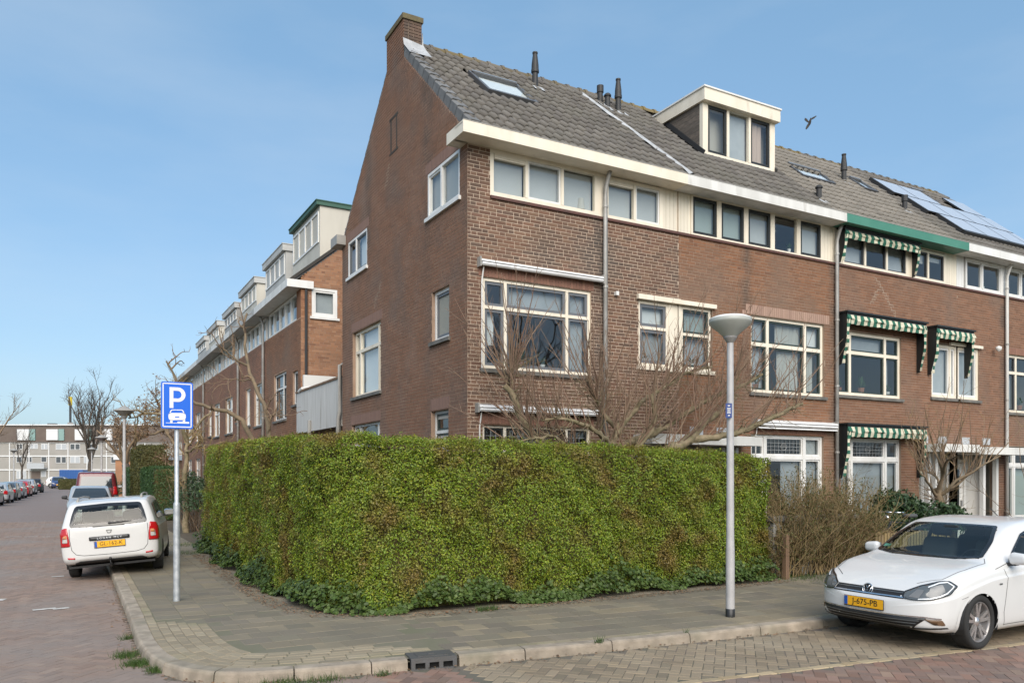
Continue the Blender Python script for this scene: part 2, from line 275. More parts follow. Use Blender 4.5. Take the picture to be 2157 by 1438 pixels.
pm('weathered_wood', None, 0.85, ramp=[(0.155, 0.125, 0.10), (0.19, 0.155, 0.125), (0.13, 0.108, 0.09)], rnd=0.1, col2=(0.10, 0.085, 0.072), nscale=7, stretch=(1, 1, 4))
pm('concrete', (0.34, 0.33, 0.30), 0.9, col2=(0.26, 0.255, 0.235), nscale=3, bump=0.3)
pm('panel_white', (0.60, 0.585, 0.56), 0.6, col2=(0.50, 0.48, 0.45), nscale=4, stretch=(1, 6, 0.35), stain=(0.27, 0.235, 0.19), sscale=1.3, slo=0.58, shi=0.78)
pm('vent_black', (0.03, 0.03, 0.031), 0.6)
pm('pv_glare_glass', (0.62, 0.61, 0.62), 0.3, 0.0, spec=1.0, coat=1.0)  # pale base colour paints in the white sky glare on the panels
pm('pv_frame', (0.03, 0.03, 0.033), 0.4)
pm('aluminium', (0.45, 0.46, 0.47), 0.35, 0.7)
glass('pane_glass', tint=(0.88, 0.92, 0.92), ior=1.8, wav=0.03)
glass('pane_glass_dark', tint=(0.78, 0.82, 0.82), ior=1.9, wav=0.04)
glass('car_glass', tint=(0.70, 0.78, 0.75), ior=1.6, refl=(.85, .84, .82))
# vegetation
pm('hedge_leaf', None, 0.42, spec=0.45, ramp=[(0.094, 0.159, 0.011), (0.157, 0.244, 0.015), (0.202, 0.250, 0.019), (0.118, 0.201, 0.015), (0.267, 0.273, 0.023), (0.187, 0.273, 0.028)], rnd=0.38, col2=(0.20, 0.145, 0.03), nscale=1.9, nlo=0.50, nhi=0.66, transl=0.25)
pm('hedge_core', (0.055, 0.05, 0.015), 0.95, col2=(0.085, 0.065, 0.02), nscale=3)  # dark core colour paints the shade seen in gaps between leaves
pm('hedge_twig', None, 0.8, ramp=[(0.17, 0.115, 0.04), (0.22, 0.15, 0.055), (0.13, 0.09, 0.035), (0.20, 0.155, 0.05)], rnd=0.15)
pm('ivy_leaf', None, 0.45, spec=0.3, ramp=[(0.036, 0.063, 0.013), (0.060, 0.099, 0.021), (0.045, 0.077, 0.017), (0.100, 0.140, 0.036), (0.075, 0.113, 0.027)], rnd=0.25, transl=0.12)
pm('dark_leaf', None, 0.45, ramp=[(0.022, 0.05, 0.018), (0.035, 0.07, 0.025), (0.05, 0.085, 0.03)], rnd=0.2, transl=0.15)
pm('olive_leaf', None, 0.55, ramp=[(0.085, 0.085, 0.02), (0.11, 0.105, 0.026), (0.07, 0.08, 0.02), (0.125, 0.105, 0.035)], rnd=0.2, transl=0.2)
pm('clip_leaf', None, 0.5, ramp=[(0.035, 0.08, 0.018), (0.05, 0.105, 0.024), (0.03, 0.065, 0.016)], rnd=0.2, transl=0.2)
pm('blossom', (0.62, 0.55, 0.42), 0.8, rnd=0.1)
pm('bark_tree', (0.25, 0.195, 0.125), 0.9, col2=(0.14, 0.12, 0.065), nscale=9, bump=0.5, bscale=50)
pm('bark_shoot', None, 0.75, ramp=[(0.196, 0.114, 0.078), (0.230, 0.156, 0.102), (0.161, 0.102, 0.072)], rnd=0.15)
pm('bark_tan', (0.22, 0.16, 0.10), 0.85, col2=(0.13, 0.105, 0.07), nscale=5, bump=0.4)
pm('bark_dark', (0.115, 0.09, 0.07), 0.9, col2=(0.07, 0.058, 0.048), nscale=6)
pm('twig_tan', None, 0.85, ramp=[(0.24, 0.17, 0.075), (0.29, 0.21, 0.10), (0.19, 0.135, 0.065), (0.25, 0.18, 0.10)], rnd=0.15)
pm('twig_brown', None, 0.85, ramp=[(0.20, 0.14, 0.09), (0.25, 0.175, 0.11), (0.16, 0.11, 0.075)], rnd=0.15)
pm('litter', None, 0.9, ramp=[(0.16, 0.08, 0.04), (0.22, 0.13, 0.07), (0.11, 0.06, 0.035), (0.28, 0.2, 0.12)], rnd=0.2)
pm('grass', None, 0.7, ramp=[(0.048, 0.098, 0.016), (0.072, 0.128, 0.024), (0.040, 0.075, 0.016)], rnd=0.2, transl=0.25)
# street furniture and cars
pm('galvanised', (0.36, 0.385, 0.41), 0.45, 0.45, col2=(0.50, 0.52, 0.54), nscale=14)
pm('lamp_pole', (0.46, 0.45, 0.45), 0.45, 0.1, col2=(0.38, 0.37, 0.37), nscale=6)
pm('lamp_bowl', (0.56, 0.58, 0.54), 0.3, transl=0.3); pm('lamp_cap', (0.70, 0.70, 0.67), 0.4); pm('lamp_grey', (0.24, 0.23, 0.22), 0.5)
pm('sign_blue', (0.002, 0.115, 0.62), 0.4); pm('sign_white', (0.74, 0.74, 0.76), 0.4); pm('label_blue', (0.02, 0.05, 0.20), 0.5)
pm('car_white', (0.64, 0.64, 0.635), 0.3, coat=0.7, inside=(0.02, 0.02, 0.022))
pm('car_pearl', (0.60, 0.595, 0.585), 0.3, coat=0.7, inside=(0.02, 0.02, 0.022))
for n_, c_ in {'silver': (0.42, 0.43, 0.44), 'greydark': (0.055, 0.058, 0.063), 'black': (0.02, 0.021, 0.023), 'red': (0.46, 0.02, 0.02), 'blue': (0.022, 0.04, 0.13), 'maroon': (0.11, 0.014, 0.018), 'steel': (0.22, 0.25, 0.28)}.items():
    pm('car_' + n_, c_, 0.28, 0.25 if n_ == 'silver' else 0.0, coat=0.8, inside=(0.02, 0.02, 0.022))
pm('car_black', (0.018, 0.018, 0.019), 0.45); pm('frit', (0.012, 0.012, 0.013), 0.15, coat=0.5); pm('tyre', (0.022, 0.022, 0.022), 0.85, bump=0.3, bscale=80)
pm('gap', (0.03, 0.03, 0.03), 0.8); pm('dark_glass', (0.02, 0.024, 0.026), 0.04, spec=0.8, coat=0.6)
pm('chrome', (0.75, 0.75, 0.77), 0.12, 1.0); pm('rim_grey', (0.27, 0.255, 0.25), 0.35, 0.5); pm('rim_face', (0.62, 0.60, 0.59), 0.25, 0.8)
pm('lamp_red', (0.42, 0.008, 0.012), 0.12, coat=1.0); pm('lamp_clear', (0.50, 0.48, 0.46), 0.1, coat=1.0); pm('lamp_amber', (0.55, 0.24, 0.10), 0.12, coat=1.0)
pm('head_dark', (0.09, 0.10, 0.105), 0.12, coat=1.0); pm('head_mid', (0.17, 0.175, 0.18), 0.35, 0.2); pm('head_led', (0.80, 0.82, 0.84), 0.15, coat=1.0)
pm('plate_yellow', (0.80, 0.40, 0.012), 0.4); pm('plate_blue', (0.01, 0.08, 0.36), 0.4); pm('plate_text', (0.015, 0.013, 0.010), 0.5)
pm('seat', (0.07, 0.072, 0.075), 0.8); pm('dash', (0.06, 0.061, 0.063), 0.6); pm('fog_bronze', (0.13, 0.075, 0.04), 0.4)
pm('bird', (0.018, 0.015, 0.013), 0.7)
# far building
pm('far_brown', (0.13, 0.10, 0.085), 0.85, col2=(0.15, 0.12, 0.10), nscale=0.6); pm('far_panel', (0.34, 0.32, 0.295), 0.85, col2=(0.30, 0.285, 0.26), nscale=0.5)
pm('far_white', (0.66, 0.66, 0.66), 0.7); pm('far_glass', (0.07, 0.08, 0.09), 0.1, coat=0.5); pm('far_pale', (0.42, 0.44, 0.46), 0.5); pm('far_teal', (0.22, 0.34, 0.32), 0.6); pm('far_blue', (0.03, 0.10, 0.30), 0.5)
pm('yellow', (0.62, 0.46, 0.03), 0.5); pm('plaster', (0.70, 0.69, 0.66), 0.8)
pm('dormer_paint', (0.56, 0.53, 0.46), 0.6, col2=(0.46, 0.43, 0.37), nscale=1.5, stretch=(1, 1, .3)); pm('dormer_grey', (0.48, 0.48, 0.46), 0.6, col2=(0.38, 0.375, 0.36), nscale=1.5, stretch=(1, 1, .3))
pm('edge_green', (0.035, 0.10, 0.07), 0.6)
pm('repair', (0.34, 0.26, 0.20), 0.9, col2=(0.27, 0.20, 0.15), nscale=9)
pm('pot', (0.30, 0.12, 0.06), 0.8)
pm('skylight_frame', (0.13, 0.13, 0.135), 0.4, 0.3)
# ------------------------------------------------------------------ ground, road, pavement
def proj(P):
    q = np.asarray(P, float) - np.array(CAM); D = q[:, 0] * VD.x + q[:, 1] * VD.y; Lr = q[:, 0] * VR.x + q[:, 1] * VR.y
    return 1078.5 + 1662 * Lr / np.maximum(D, 0.1), 1000 - 1662 * q[:, 2] / np.maximum(D, 0.1), D
def sheet(name, pts, z, mat, **kw):
    return put(name, mesh(name, [(x, y, z) for x, y in pts], [tuple(range(len(pts)))], mat), kind='structure', **kw)
sheet('ground', [(-1500, -1500), (1500, -1500), (1500, 1500), (-1500, 1500)], -0.06, 'field')
road = sheet('road', [(-60, -16), (60, -16), (60, -5.0), (-4.0, -4.4), (-5.0, -3.0), (-5.0, 160), (-11.4, 160), (-11.4, -2), (-60, -2)], -0.005, 'road_joint')
far_road = put('far_paving', mesh('far_paving', [(-11.3, 24.5, -0.001), (-5.06, 24.5, -0.001), (-5.06, 158, -0.001), (-11.3, 158, -0.001)], [(0, 1, 2, 3)], 'road_far'), road)
PZ = 0.10
KP = [(-5.05, 60), (-5.05, 20), (-5.05, 4), (-5.06, -0.5), (-5.08, -2.3), (-5.05, -3.1), (-4.96, -3.65), (-4.77, -4.1), (-4.45, -4.38), (-4.02, -4.52), (-3.5, -4.6), (-2.9, -4.68), (-2.44, -4.75), (-0.8, -4.95), (0.29, -5.05), (1.4, -5.14), (2.5, -5.2), (4, -5.23), (24, -5.23)]
def resample(P, step):
    P = np.array(P, float); out = [P[0]]
    # catmull-rom through the corner for a smooth line
    Q = []
    for i in range(len(P) - 1):
        p0, p1, p2, p3 = P[max(i - 1, 0)], P[i], P[i + 1], P[min(i + 2, len(P) - 1)]; n = max(2, int(np.linalg.norm(p2 - p1) / 0.05)); L_ = np.linalg.norm(p2 - p1)
        m1 = (p2 - p0) / max(np.linalg.norm(p2 - p0), 1e-6) * L_; m2 = (p3 - p1) / max(np.linalg.norm(p3 - p1), 1e-6) * L_
        for k in range(n):
            t = k / n; Q.append((2 * t ** 3 - 3 * t * t + 1) * p1 + (t ** 3 - 2 * t * t + t) * m1 + (-2 * t ** 3 + 3 * t * t) * p2 + (t ** 3 - t * t) * m2)
    Q.append(P[-1]); Q = np.array(Q); s = np.r_[0, np.cumsum(np.linalg.norm(np.diff(Q, axis=0), axis=1))]
    t = np.arange(0, s[-1], step); return np.stack([np.interp(t, s, Q[:, 0]), np.interp(t, s, Q[:, 1])], 1)
KD = resample(KP, 0.05)
KT = np.gradient(KD, axis=0); KT /= np.linalg.norm(KT, axis=1)[:, None]
KN = np.stack([-KT[:, 1], KT[:, 0]], 1)              # towards the pavement
def kdist(xy):
    xy = np.asarray(xy, float); d = np.full(len(xy), 1e9); sg = np.ones(len(xy))
    for i in range(0, len(KD), 2):
        v = xy - KD[i]; q = (v ** 2).sum(1); m = q < d; d[m] = q[m]; sg[m] = np.sign(v[m] @ KN[i])
    return np.sqrt(d) * sg
# bed under the pavement and the garden soil
inner = [tuple(p) for p in (KD + KN * 0.06)[::6]]
pav = sheet('pavement', inner + [(24, -2.2), (5.0, -2.2), (-2.2, -1.9), (-2.8, -1.2), (-2.9, 60)], PZ - 0.005, 'pave_joint')
sheet('garden', [(24, -2.35), (4.6, -2.45), (-2.2, -2.3), (-2.95, -1.7), (-3.1, 60), (2, 60), (2, 0.4), (24, 0.4)], PZ - 0.0015, 'soil')

# herringbone bricks --------------------------------------------------------
def herringbone(x0, x1, y0, y1, L_=0.2, W_=0.1, ang=45):
    R = max(abs(x1 - x0), abs(y1 - y0)) * 0.75 + 1; n = int(R / W_) + 2; cx, cy = (x0 + x1) / 2, (y0 + y1) / 2
    a, b = np.meshgrid(np.arange(-n, n), np.arange(-n, n), indexing='ij'); a = a.ravel(); b = b.ravel(); c = (a - b) % 4
    H = c == 0; V_ = c == 3
    P = np.concatenate([np.stack([(a[H] + 1) * W_, (b[H] + 0.5) * W_], 1), np.stack([(a[V_] + 0.5) * W_, (b[V_] + 1) * W_], 1)])
    A = np.concatenate([np.zeros(H.sum()), np.full(V_.sum(), math.pi / 2)]) + rad(ang)
    cs, sn = math.cos(rad(ang)), math.sin(rad(ang)); P = np.stack([P[:, 0] * cs - P[:, 1] * sn + cx, P[:, 0] * sn + P[:, 1] * cs + cy], 1)
    k = (P[:, 0] > x0) & (P[:, 0] < x1) & (P[:, 1] > y0) & (P[:, 1] < y1); return P[k], A[k]
def inframe(P, z, mx=330, far=36):
    px, py, D = proj(np.c_[P, np.full(len(P), z)]); return (px > -mx) & (px < 2157 + mx) & (py < 1438 + mx) & (D > 2) & (D < far)
def lay(name, P, A, hl, hw, z, hz, mat, parent, nmax, chunkname, jit=0.003):
    """bricks flat on the ground: the nearest nmax are objects of their own, the rest one mesh"""
    n = len(P); zz = z + rng.uniform(-jit, jit, n) * .5; tilt = rng.normal(0, 0.0035, (n, 2)); A = A + rng.normal(0, 0.012, n)
    d = ((P - np.array([CAM.x, CAM.y])) ** 2).sum(1); idx = np.argsort(d)
    P, A, zz, tilt = P[idx], A[idx], zz[idx], tilt[idx]; hl = np.broadcast_to(hl, n)[idx]
    one = MB(); hx, h = float(hl[0]), hz
    e = 0.006
    one.add([(-hx, -hw, -h), (hx, -hw, -h), (hx, hw, -h), (-hx, hw, -h), (-hx, -hw, h - e), (hx, -hw, h - e), (hx, hw, h - e), (-hx, hw, h - e), (-hx + e, -hw + e, h), (hx - e, -hw + e, h), (hx - e, hw - e, h), (-hx + e, hw - e, h)],
            [(8, 9, 10, 11), (4, 5, 9, 8), (5, 6, 10, 9), (6, 7, 11, 10), (7, 4, 8, 11), (0, 1, 5, 4), (1, 2, 6, 5), (2, 3, 7, 6), (3, 0, 4, 7)])
    me = mesh(name, one.v, one.f, mat)
    for i in range(min(nmax, n)):
        put(name, me, parent, (P[i, 0], P[i, 1], zz[i] - h), (tilt[i, 0], tilt[i, 1], A[i]))
    if n > nmax:
        s = slice(nmax, n); C = np.c_[P[s], zz[s] - h]; Ax = np.stack([np.cos(A[s]), np.sin(A[s]), tilt[s, 0]], 1); B = np.stack([-np.sin(A[s]), np.cos(A[s]), tilt[s, 1]], 1)
        V, F = boxes_array(C, Ax, B, np.array([0, 0, 1.0]), hl[s], hw, h); put(chunkname, fastmesh(chunkname, V, F, mat), parent, kind='stuff')
BAY = lambda x: -6.17 - 0.13 * (x + 2.0)              # tan line between parking bay and carriageway
P, A = herringbone(-11.2, 9, -9.5, 25); k = inframe(P, 0.0); P, A = P[k], A[k]; kd = kdist(P)
k = (kd < -0.07) & ~((P[:, 0] > -2.5) & (P[:, 1] > BAY(P[:, 0]) - 0.06) & (P[:, 1] < -4.5)); P, A = P[k], A[k]
right = (P[:, 0] > -3.2) & (P[:, 1] < -4.5)
lay('road_brick', P[~right], A[~right], 0.098, 0.048, 0.0, 0.02, 'road_brick', road, 150, 'road_bricks')
lay('road_brick', P[right], A[right], 0.098, 0.048, 0.0, 0.02, 'main_brick', road, 150, 'carriageway_bricks')
bay = sheet('parking_bay', [(-2.4, -4.80), (24, -5.3), (24, BAY(24)), (-2.4, BAY(-2.4))], -0.0045, 'road_joint')
P, A = herringbone(-2.45, 9, -8, -4.5); k = inframe(P, 0.0); P, A = P[k], A[k]; k = (kdist(P) < -0.07) & (P[:, 1] > BAY(P[:, 0]) + 0.06); P, A = P[k], A[k]
lay('bay_brick', P, A, 0.098, 0.048, 0.0, 0.02, 'bay_brick', bay, 250, 'bay_bricks')
xs = np.arange(-2.3, 9, 0.205); P = np.stack([xs, BAY(xs)], 1); k = inframe(P, 0.0)
lay('edge_brick', P[k], np.full(k.sum(), math.atan(-0.13)), 0.098, 0.046, 0.004, 0.02, 'tan_brick', bay, 300, 'edge_bricks')
# painted marks in the carriageway
mk = MB()
for (x, y, a, l_) in [(-6.02, 0.95, 0.2, 0.14), (-5.82, 0.90, 0.2, 0.1), (-5.9, 4.9, 0.1, 0.1), (-7.18, 16.2, -0.3, 0.22), (-6.72, 15.95, -0.3, 0.18), (-6.25, 15.7, -0.3, 0.18), (-6.6, 2.2, 1.3, 0.09), (-6.75, -0.6, 1.3, 0.1)]:
    c, s_ = math.cos(a), math.sin(a); mk.add([(x - c * l_ - s_ * -.05, y - s_ * l_ + c * -.05, 0.007), (x + c * l_ - s_ * -.05, y + s_ * l_ + c * -.05, 0.007), (x + c * l_ - s_ * .05, y + s_ * l_ + c * .05, 0.007), (x - c * l_ - s_ * .05, y - s_ * l_ + c * .05, 0.007)], [(0, 1, 2, 3)])
mk.build('road_marking', 'white_mark', road)

# kerb stones ---------------------------------------------------------------
kerb = put('kerb', mesh('kerb', [(*(p), PZ - 0.03) for p in (KD + KN * 0.03)[::4]] + [(*(p), PZ - 0.03) for p in (KD + KN * 0.10)[::4]], [(i, i + 1, i + 1 + len(KD[::4]), i + len(KD[::4])) for i in range(len(KD[::4]) - 1)], 'pave_joint'), kind='structure')
GULLY = (-2.90, -2.44)
i = 0
# find stretches
def kerb_stone(i0, i1):
    n = max(1, (i1 - i0) // 5); ii = [int(round(i0 + (i1 - i0) * k / n)) for k in range(n + 1)]; prof = [(-0.015, -0.05), (0.0, PZ - 0.028), (0.008, PZ - 0.01), (0.026, PZ + 0.002), (0.15, PZ + 0.004), (0.15, -0.05)]
    m = MB(); V = []
    for q, k in enumerate(ii):
        e = 0.006 if q == 0 else (-0.006 if q == n else 0); jz = rng.normal(0, 0.0015)
        for (o_, z) in prof: V.append((*(KD[k] + KT[k] * e + KN[k] * o_), z + jz))
    w_ = len(prof); F = [(q * w_ + j, (q + 1) * w_ + j, (q + 1) * w_ + j + 1, q * w_ + j + 1) for q in range(n) for j in range(w_ - 1)]
    F += [tuple(range(w_)), tuple(n * w_ + j for j in range(w_ - 1, -1, -1))]
    m.add(V, F); m.build('kerb_stone', 'kerb', kerb)
k = 0
while k < len(KD) - 21:
    x, y = KD[k]; step = 20 if (y > -2.2 or x > -2.3) else 14
    k2 = k + step
    if y < -4.4 and x < GULLY[0] and KD[min(k2, len(KD) - 1)][0] > GULLY[0]: k2 = int(np.argmin(np.abs(KD[:, 0] - GULLY[0]) + (KD[:, 1] > -4) * 9))
    if k2 <= k: k2 = k + 1
    if y < -4.4 and GULLY[0] - 0.02 < x < GULLY[1] - 0.02: k = int(np.argmin(np.abs(KD[:, 0] - GULLY[1]) + (KD[:, 1] > -4) * 9)); continue
    kerb_stone(k, min(k2, len(KD) - 1)); k = k2
# road gully
g = thing('street_drain', (-2.67, -4.7, 0), 'black cast iron drain box set into the kerb, with three openings', 'drain')
ga = math.atan2(-0.07, 0.46); gm = MB(); c_, s_ = math.cos(ga), math.sin(ga)
def gp(u, v, z): return (-2.67 + c_ * u - s_ * v, -4.715 + s_ * u + c_ * v, z)
def gbox(m, u0, u1, v0, v1, z0, z1, mi=0): m.hexa([gp(u0, v0, z0), gp(u1, v0, z0), gp(u1, v1, z0), gp(u0, v1, z0), gp(u0, v0, z1), gp(u1, v0, z1), gp(u1, v1, z1), gp(u0, v1, z1)], mi)
gbox(gm, -0.225, 0.225, -0.03, 0.24, PZ - 0.006, PZ + 0.012); gbox(gm, -0.225, 0.225, -0.035, 0.0, 0.065, PZ - 0.006); gbox(gm, -0.225, 0.225, -0.035, 0.0, -0.03, 0.008)
for u in (-0.205, -0.068, 0.068, 0.205): gbox(gm, u - 0.02, u + 0.02, -0.035, 0.0, 0.008, 0.065)
gm.build('drain_frame', 'cast_iron', g)
gm = MB(); gbox(gm, -0.22, 0.22, 0.01, 0.2, -0.03, PZ - 0.01); gm.build('drain_dark_block', 'hole', g)  # solid near-black block painted as the shade behind the openings
gm = MB(); gbox(gm, -0.15, 0.15, 0.02, 0.2, PZ + 0.012, PZ + 0.018); gbox(gm, -0.03, 0.03, 0.09, 0.12, PZ + 0.018, PZ + 0.024); gm.build('drain_lid', 'cast_iron', g)

# pavement tiles ------------------------------------------------------------
def row_pavers(off, length, halfw, i0, i1):
    Q = KD[i0:i1] + KN[i0:i1] * off; s = np.r_[0, np.cumsum(np.linalg.norm(np.diff(Q, axis=0), axis=1))]; t = np.arange(length / 2, s[-1], length) + rng.uniform(-0.05, 0)
    x = np.interp(t, s, Q[:, 0]); y = np.interp(t, s, Q[:, 1]); a = np.arctan2(np.interp(t, s, KT[i0:i1, 1]), np.interp(t, s, KT[i0:i1, 0])); return np.stack([x, y], 1), a
ia = int(np.argmin(np.hypot(KD[:, 0] + 5.07, KD[:, 1] + 1.3))); ib = int(np.argmin(np.hypot(KD[:, 0] + 2.3, KD[:, 1] + 4.77)))
PP, AA = [], []
for r_ in range(6):
    p, a = row_pavers(0.205 + 0.104 * r_, 0.21, 0.05, ia + r_ * 2, ib + 6 - r_ * 4); PP.append(p); AA.append(a)
P = np.concatenate(PP); A = np.concatenate(AA); k = inframe(P, PZ) & ~((P[:, 0] > -2.95) & (P[:, 0] < -2.4) & (P[:, 1] < -4.42)); P, A = P[k], A[k]
lay('corner_paver', P, A, 0.101, 0.049, PZ + 0.002, 0.02, 'arc_paver', pav, 300, 'corner_pavers')
PP, AA = [], []
for j in range(9):
    off = 0.262 + 0.15 + 0.302 * j
    p, a = row_pavers(off, 0.302, 0.15, ib - 2, len(KD) - 200); p = p + KT[ib + 40] * (0.151 if j % 2 else 0); PP.append(p); AA.append(a)
    if j < 6:
        p, a = row_pavers(off, 0.302, 0.15, 0, ia); p = p + KT[10] * (0.151 if j % 2 else 0); PP.append(p); AA.append(a)
gx, gy = [], []
for j, y in enumerate(np.arange(-4.9, -1.4, 0.302)):
    for x in np.arange(-5.2 + (j % 2) * 0.15, -2.0, 0.302): gx.append(x); gy.append(y)
P = np.stack([gx, gy], 1); kd = kdist(P); tb = KD[ib - 2]
k = (kd > 0.9) & ((P - tb) @ KT[ib] < -0.13) & (P[:, 1] < -1.32); PP.append(P[k]); AA.append(np.zeros(k.sum()))
P = np.concatenate(PP); A = np.concatenate(AA); k = inframe(P, PZ, 330, 34) & ((P[:, 0] < -2.75) | (P[:, 1] < -2.15)) & ~((P[:, 0] > -2.95) & (P[:, 1] > -1.7))
lay('paving_tile', P[k], A[k], 0.1485, 0.1485, PZ, 0.02, 'paver', pav, 300, 'paving_tiles', 0.0035)
p1, a1 = row_pavers(0.205, 0.205, 0.05, ib - 4, len(KD) - 200); p2, a2 = row_pavers(0.205, 0.205, 0.05, 0, ia)
P = np.concatenate([p1, p2]); A = np.concatenate([a1, a2]); k = inframe(P, PZ) & ~((P[:, 0] > -2.95) & (P[:, 0] < -2.4) & (P[:, 1] < -4.4))
lay('edge_paver', P[k], A[k], 0.099, 0.049, PZ + 0.001, 0.02, 'arc_paver', pav, 120, 'edge_pavers')
# ------------------------------------------------------------------ walls, windows, roofs
class Wall:
    def __init__(s, o, u, n): s.o = Vector(o); s.u = Vector(u); s.n = Vector(n)
    def p(s, u, z, d=0.0): return s.o + s.u * u + s.n * d + Vector((0, 0, z))
    def box(s, m, u0, u1, z0, z1, d0, d1, mi=0):
        m.hexa([s.p(u0, z0, d1), s.p(u1, z0, d1), s.p(u1, z0, d0), s.p(u0, z0, d0), s.p(u0, z1, d1), s.p(u1, z1, d1), s.p(u1, z1, d0), s.p(u0, z1, d0)], mi)
COURSE = 0.0615
def masonry(parent, wall, u0, u1, z0, z1, holes, bmat, mmat, nmax=0, outline=None, reveal=0.11, zb0=0.1, skip=None, pname='wall'):
    """holes: (u0,u1,z0,z1). outline(z)->(ua,ub) limits for a gable. Mortar bed with recessed joints, bricks proud of it."""
    us = sorted({u0, u1, *[h[0] for h in holes], *[h[1] for h in holes]}); zs = sorted({z0, z1, *[h[2] for h in holes], *[h[3] for h in holes]})
    us = [u for u in us if u0 - 1e-6 <= u <= u1 + 1e-6]; zs = [z for z in zs if z0 - 1e-6 <= z <= z1 + 1e-6]
    m = MB()
    for i in range(len(us) - 1):
        for j in range(len(zs) - 1):
            cu, cz = (us[i] + us[i + 1]) / 2, (zs[j] + zs[j + 1]) / 2
            if any(h[0] < cu < h[1] and h[2] < cz < h[3] for h in holes): continue
            m.add([wall.p(us[i], zs[j], -0.0015), wall.p(us[i + 1], zs[j], -0.0015), wall.p(us[i + 1], zs[j + 1], -0.0015), wall.p(us[i], zs[j + 1], -0.0015)], [(0, 1, 2, 3)])
    for (a, b, c, d) in holes:
        for (p, q) in (((a, c), (b, c)), ((b, c), (b, d)), ((b, d), (a, d)), ((a, d), (a, c))):
            m.add([wall.p(*p, -0.0015), wall.p(*q, -0.0015), wall.p(*q, -reveal - 0.1), wall.p(*p, -reveal - 0.1)], [(0, 1, 2, 3)])
    if outline:
        zz = [z1] + [z1 + (outline.top - z1) * k / 8 for k in range(1, 9)]
        for k in range(8):
            a0, b0 = outline(zz[k]); a1, b1 = outline(zz[k + 1]); m.add([wall.p(a0, zz[k], -0.0015), wall.p(b0, zz[k], -0.0015), wall.p(b1, zz[k + 1], -0.0015), wall.p(a1, zz[k + 1], -0.0015)], [(0, 1, 2, 3)])
    wo_ = m.build(pname, mmat, parent)
    top = outline.top if outline else z1
    Cs, Hs = [], []
    row = 0; z = zb0
    while z + COURSE < top + 0.01:
        zc = z + COURSE / 2; ua, ub = (u0, u1) if (not outline or zc < z1) else outline(zc)
        cuts = sorted([(h[0], h[1]) for h in holes if h[2] - 0.012 < zc < h[3] + 0.012]); segs = []; c = ua
        for a, b in cuts:
            if a > c: segs.append((c, a))
            c = max(c, b)
        if c < ub: segs.append((c, ub))
        off = ((row % 2) * 0.165 + (row % 4 // 2) * 0.055 + random.uniform(-0.012, 0.012))
        p = u0 - 0.66 + off; k = 0
        while p < ub:
            ln = 0.22 if k % 2 == 0 else 0.11; k += 1; a, b = p + 0.005, p + ln - 0.005; p += ln
            for (s0, s1) in segs:
                aa, bb = max(a, s0 + 0.002), min(b, s1 - 0.002)
                if bb - aa > 0.025: Cs.append(((aa + bb) / 2, zc)); Hs.append((bb - aa) / 2)
        z += COURSE; row += 1
    Cs = np.array(Cs); Hs = np.array(Hs)
    W3 = np.array([wall.p(u, z, -0.0042 + random.uniform(-0.0012, 0.0014)) for u, z in Cs])
    if nmax:
        d = ((W3 - np.array(CAM)) ** 2).sum(1); cand = np.where((W3[:, 2] > 2.45) & (np.abs(Hs - 0.105) < 0.002))[0]; sel = cand[np.argsort(d[cand])[:nmax]]
        hx, hz = 0.105, 0.0252; bm_ = MB(); wl = Wall((0, 0, 0), wall.u, wall.n); wl.box(bm_, -hx, hx, -hz, hz, -0.006, 0.006); me = mesh('brick', bm_.v, bm_.f, bmat)
        for i in sel: put('brick', me, wo_, W3[i])
        keep = np.ones(len(Cs), bool); keep[sel] = False; W3, Hs = W3[keep], Hs[keep]
    V, F = boxes_array(W3, np.array(wall.u), np.array((0, 0, 1.0)), np.array(wall.n), Hs, 0.0252 + rng.uniform(-0.0008, 0.0008, len(Hs)), 0.006)
    put('bricks', fastmesh('bricks', V, F, bmat), wo_, kind='stuff')
    return wo_
def soldiers(parent, wall, u0, u1, z0, h, mat, step=0.063):
    """row of upright bricks over an opening"""
    us = np.arange(u0 + step / 2, u1, step); C = np.array([wall.p(u, z0 + h / 2, -.003) for u in us])
    V, F = boxes_array(C, np.array(wall.u), np.array((0, 0, 1.0)), np.array(wall.n), step / 2 - 0.004, h / 2 - 0.003, 0.008); return put('lintel', fastmesh('lintel', V, F, mat), parent)
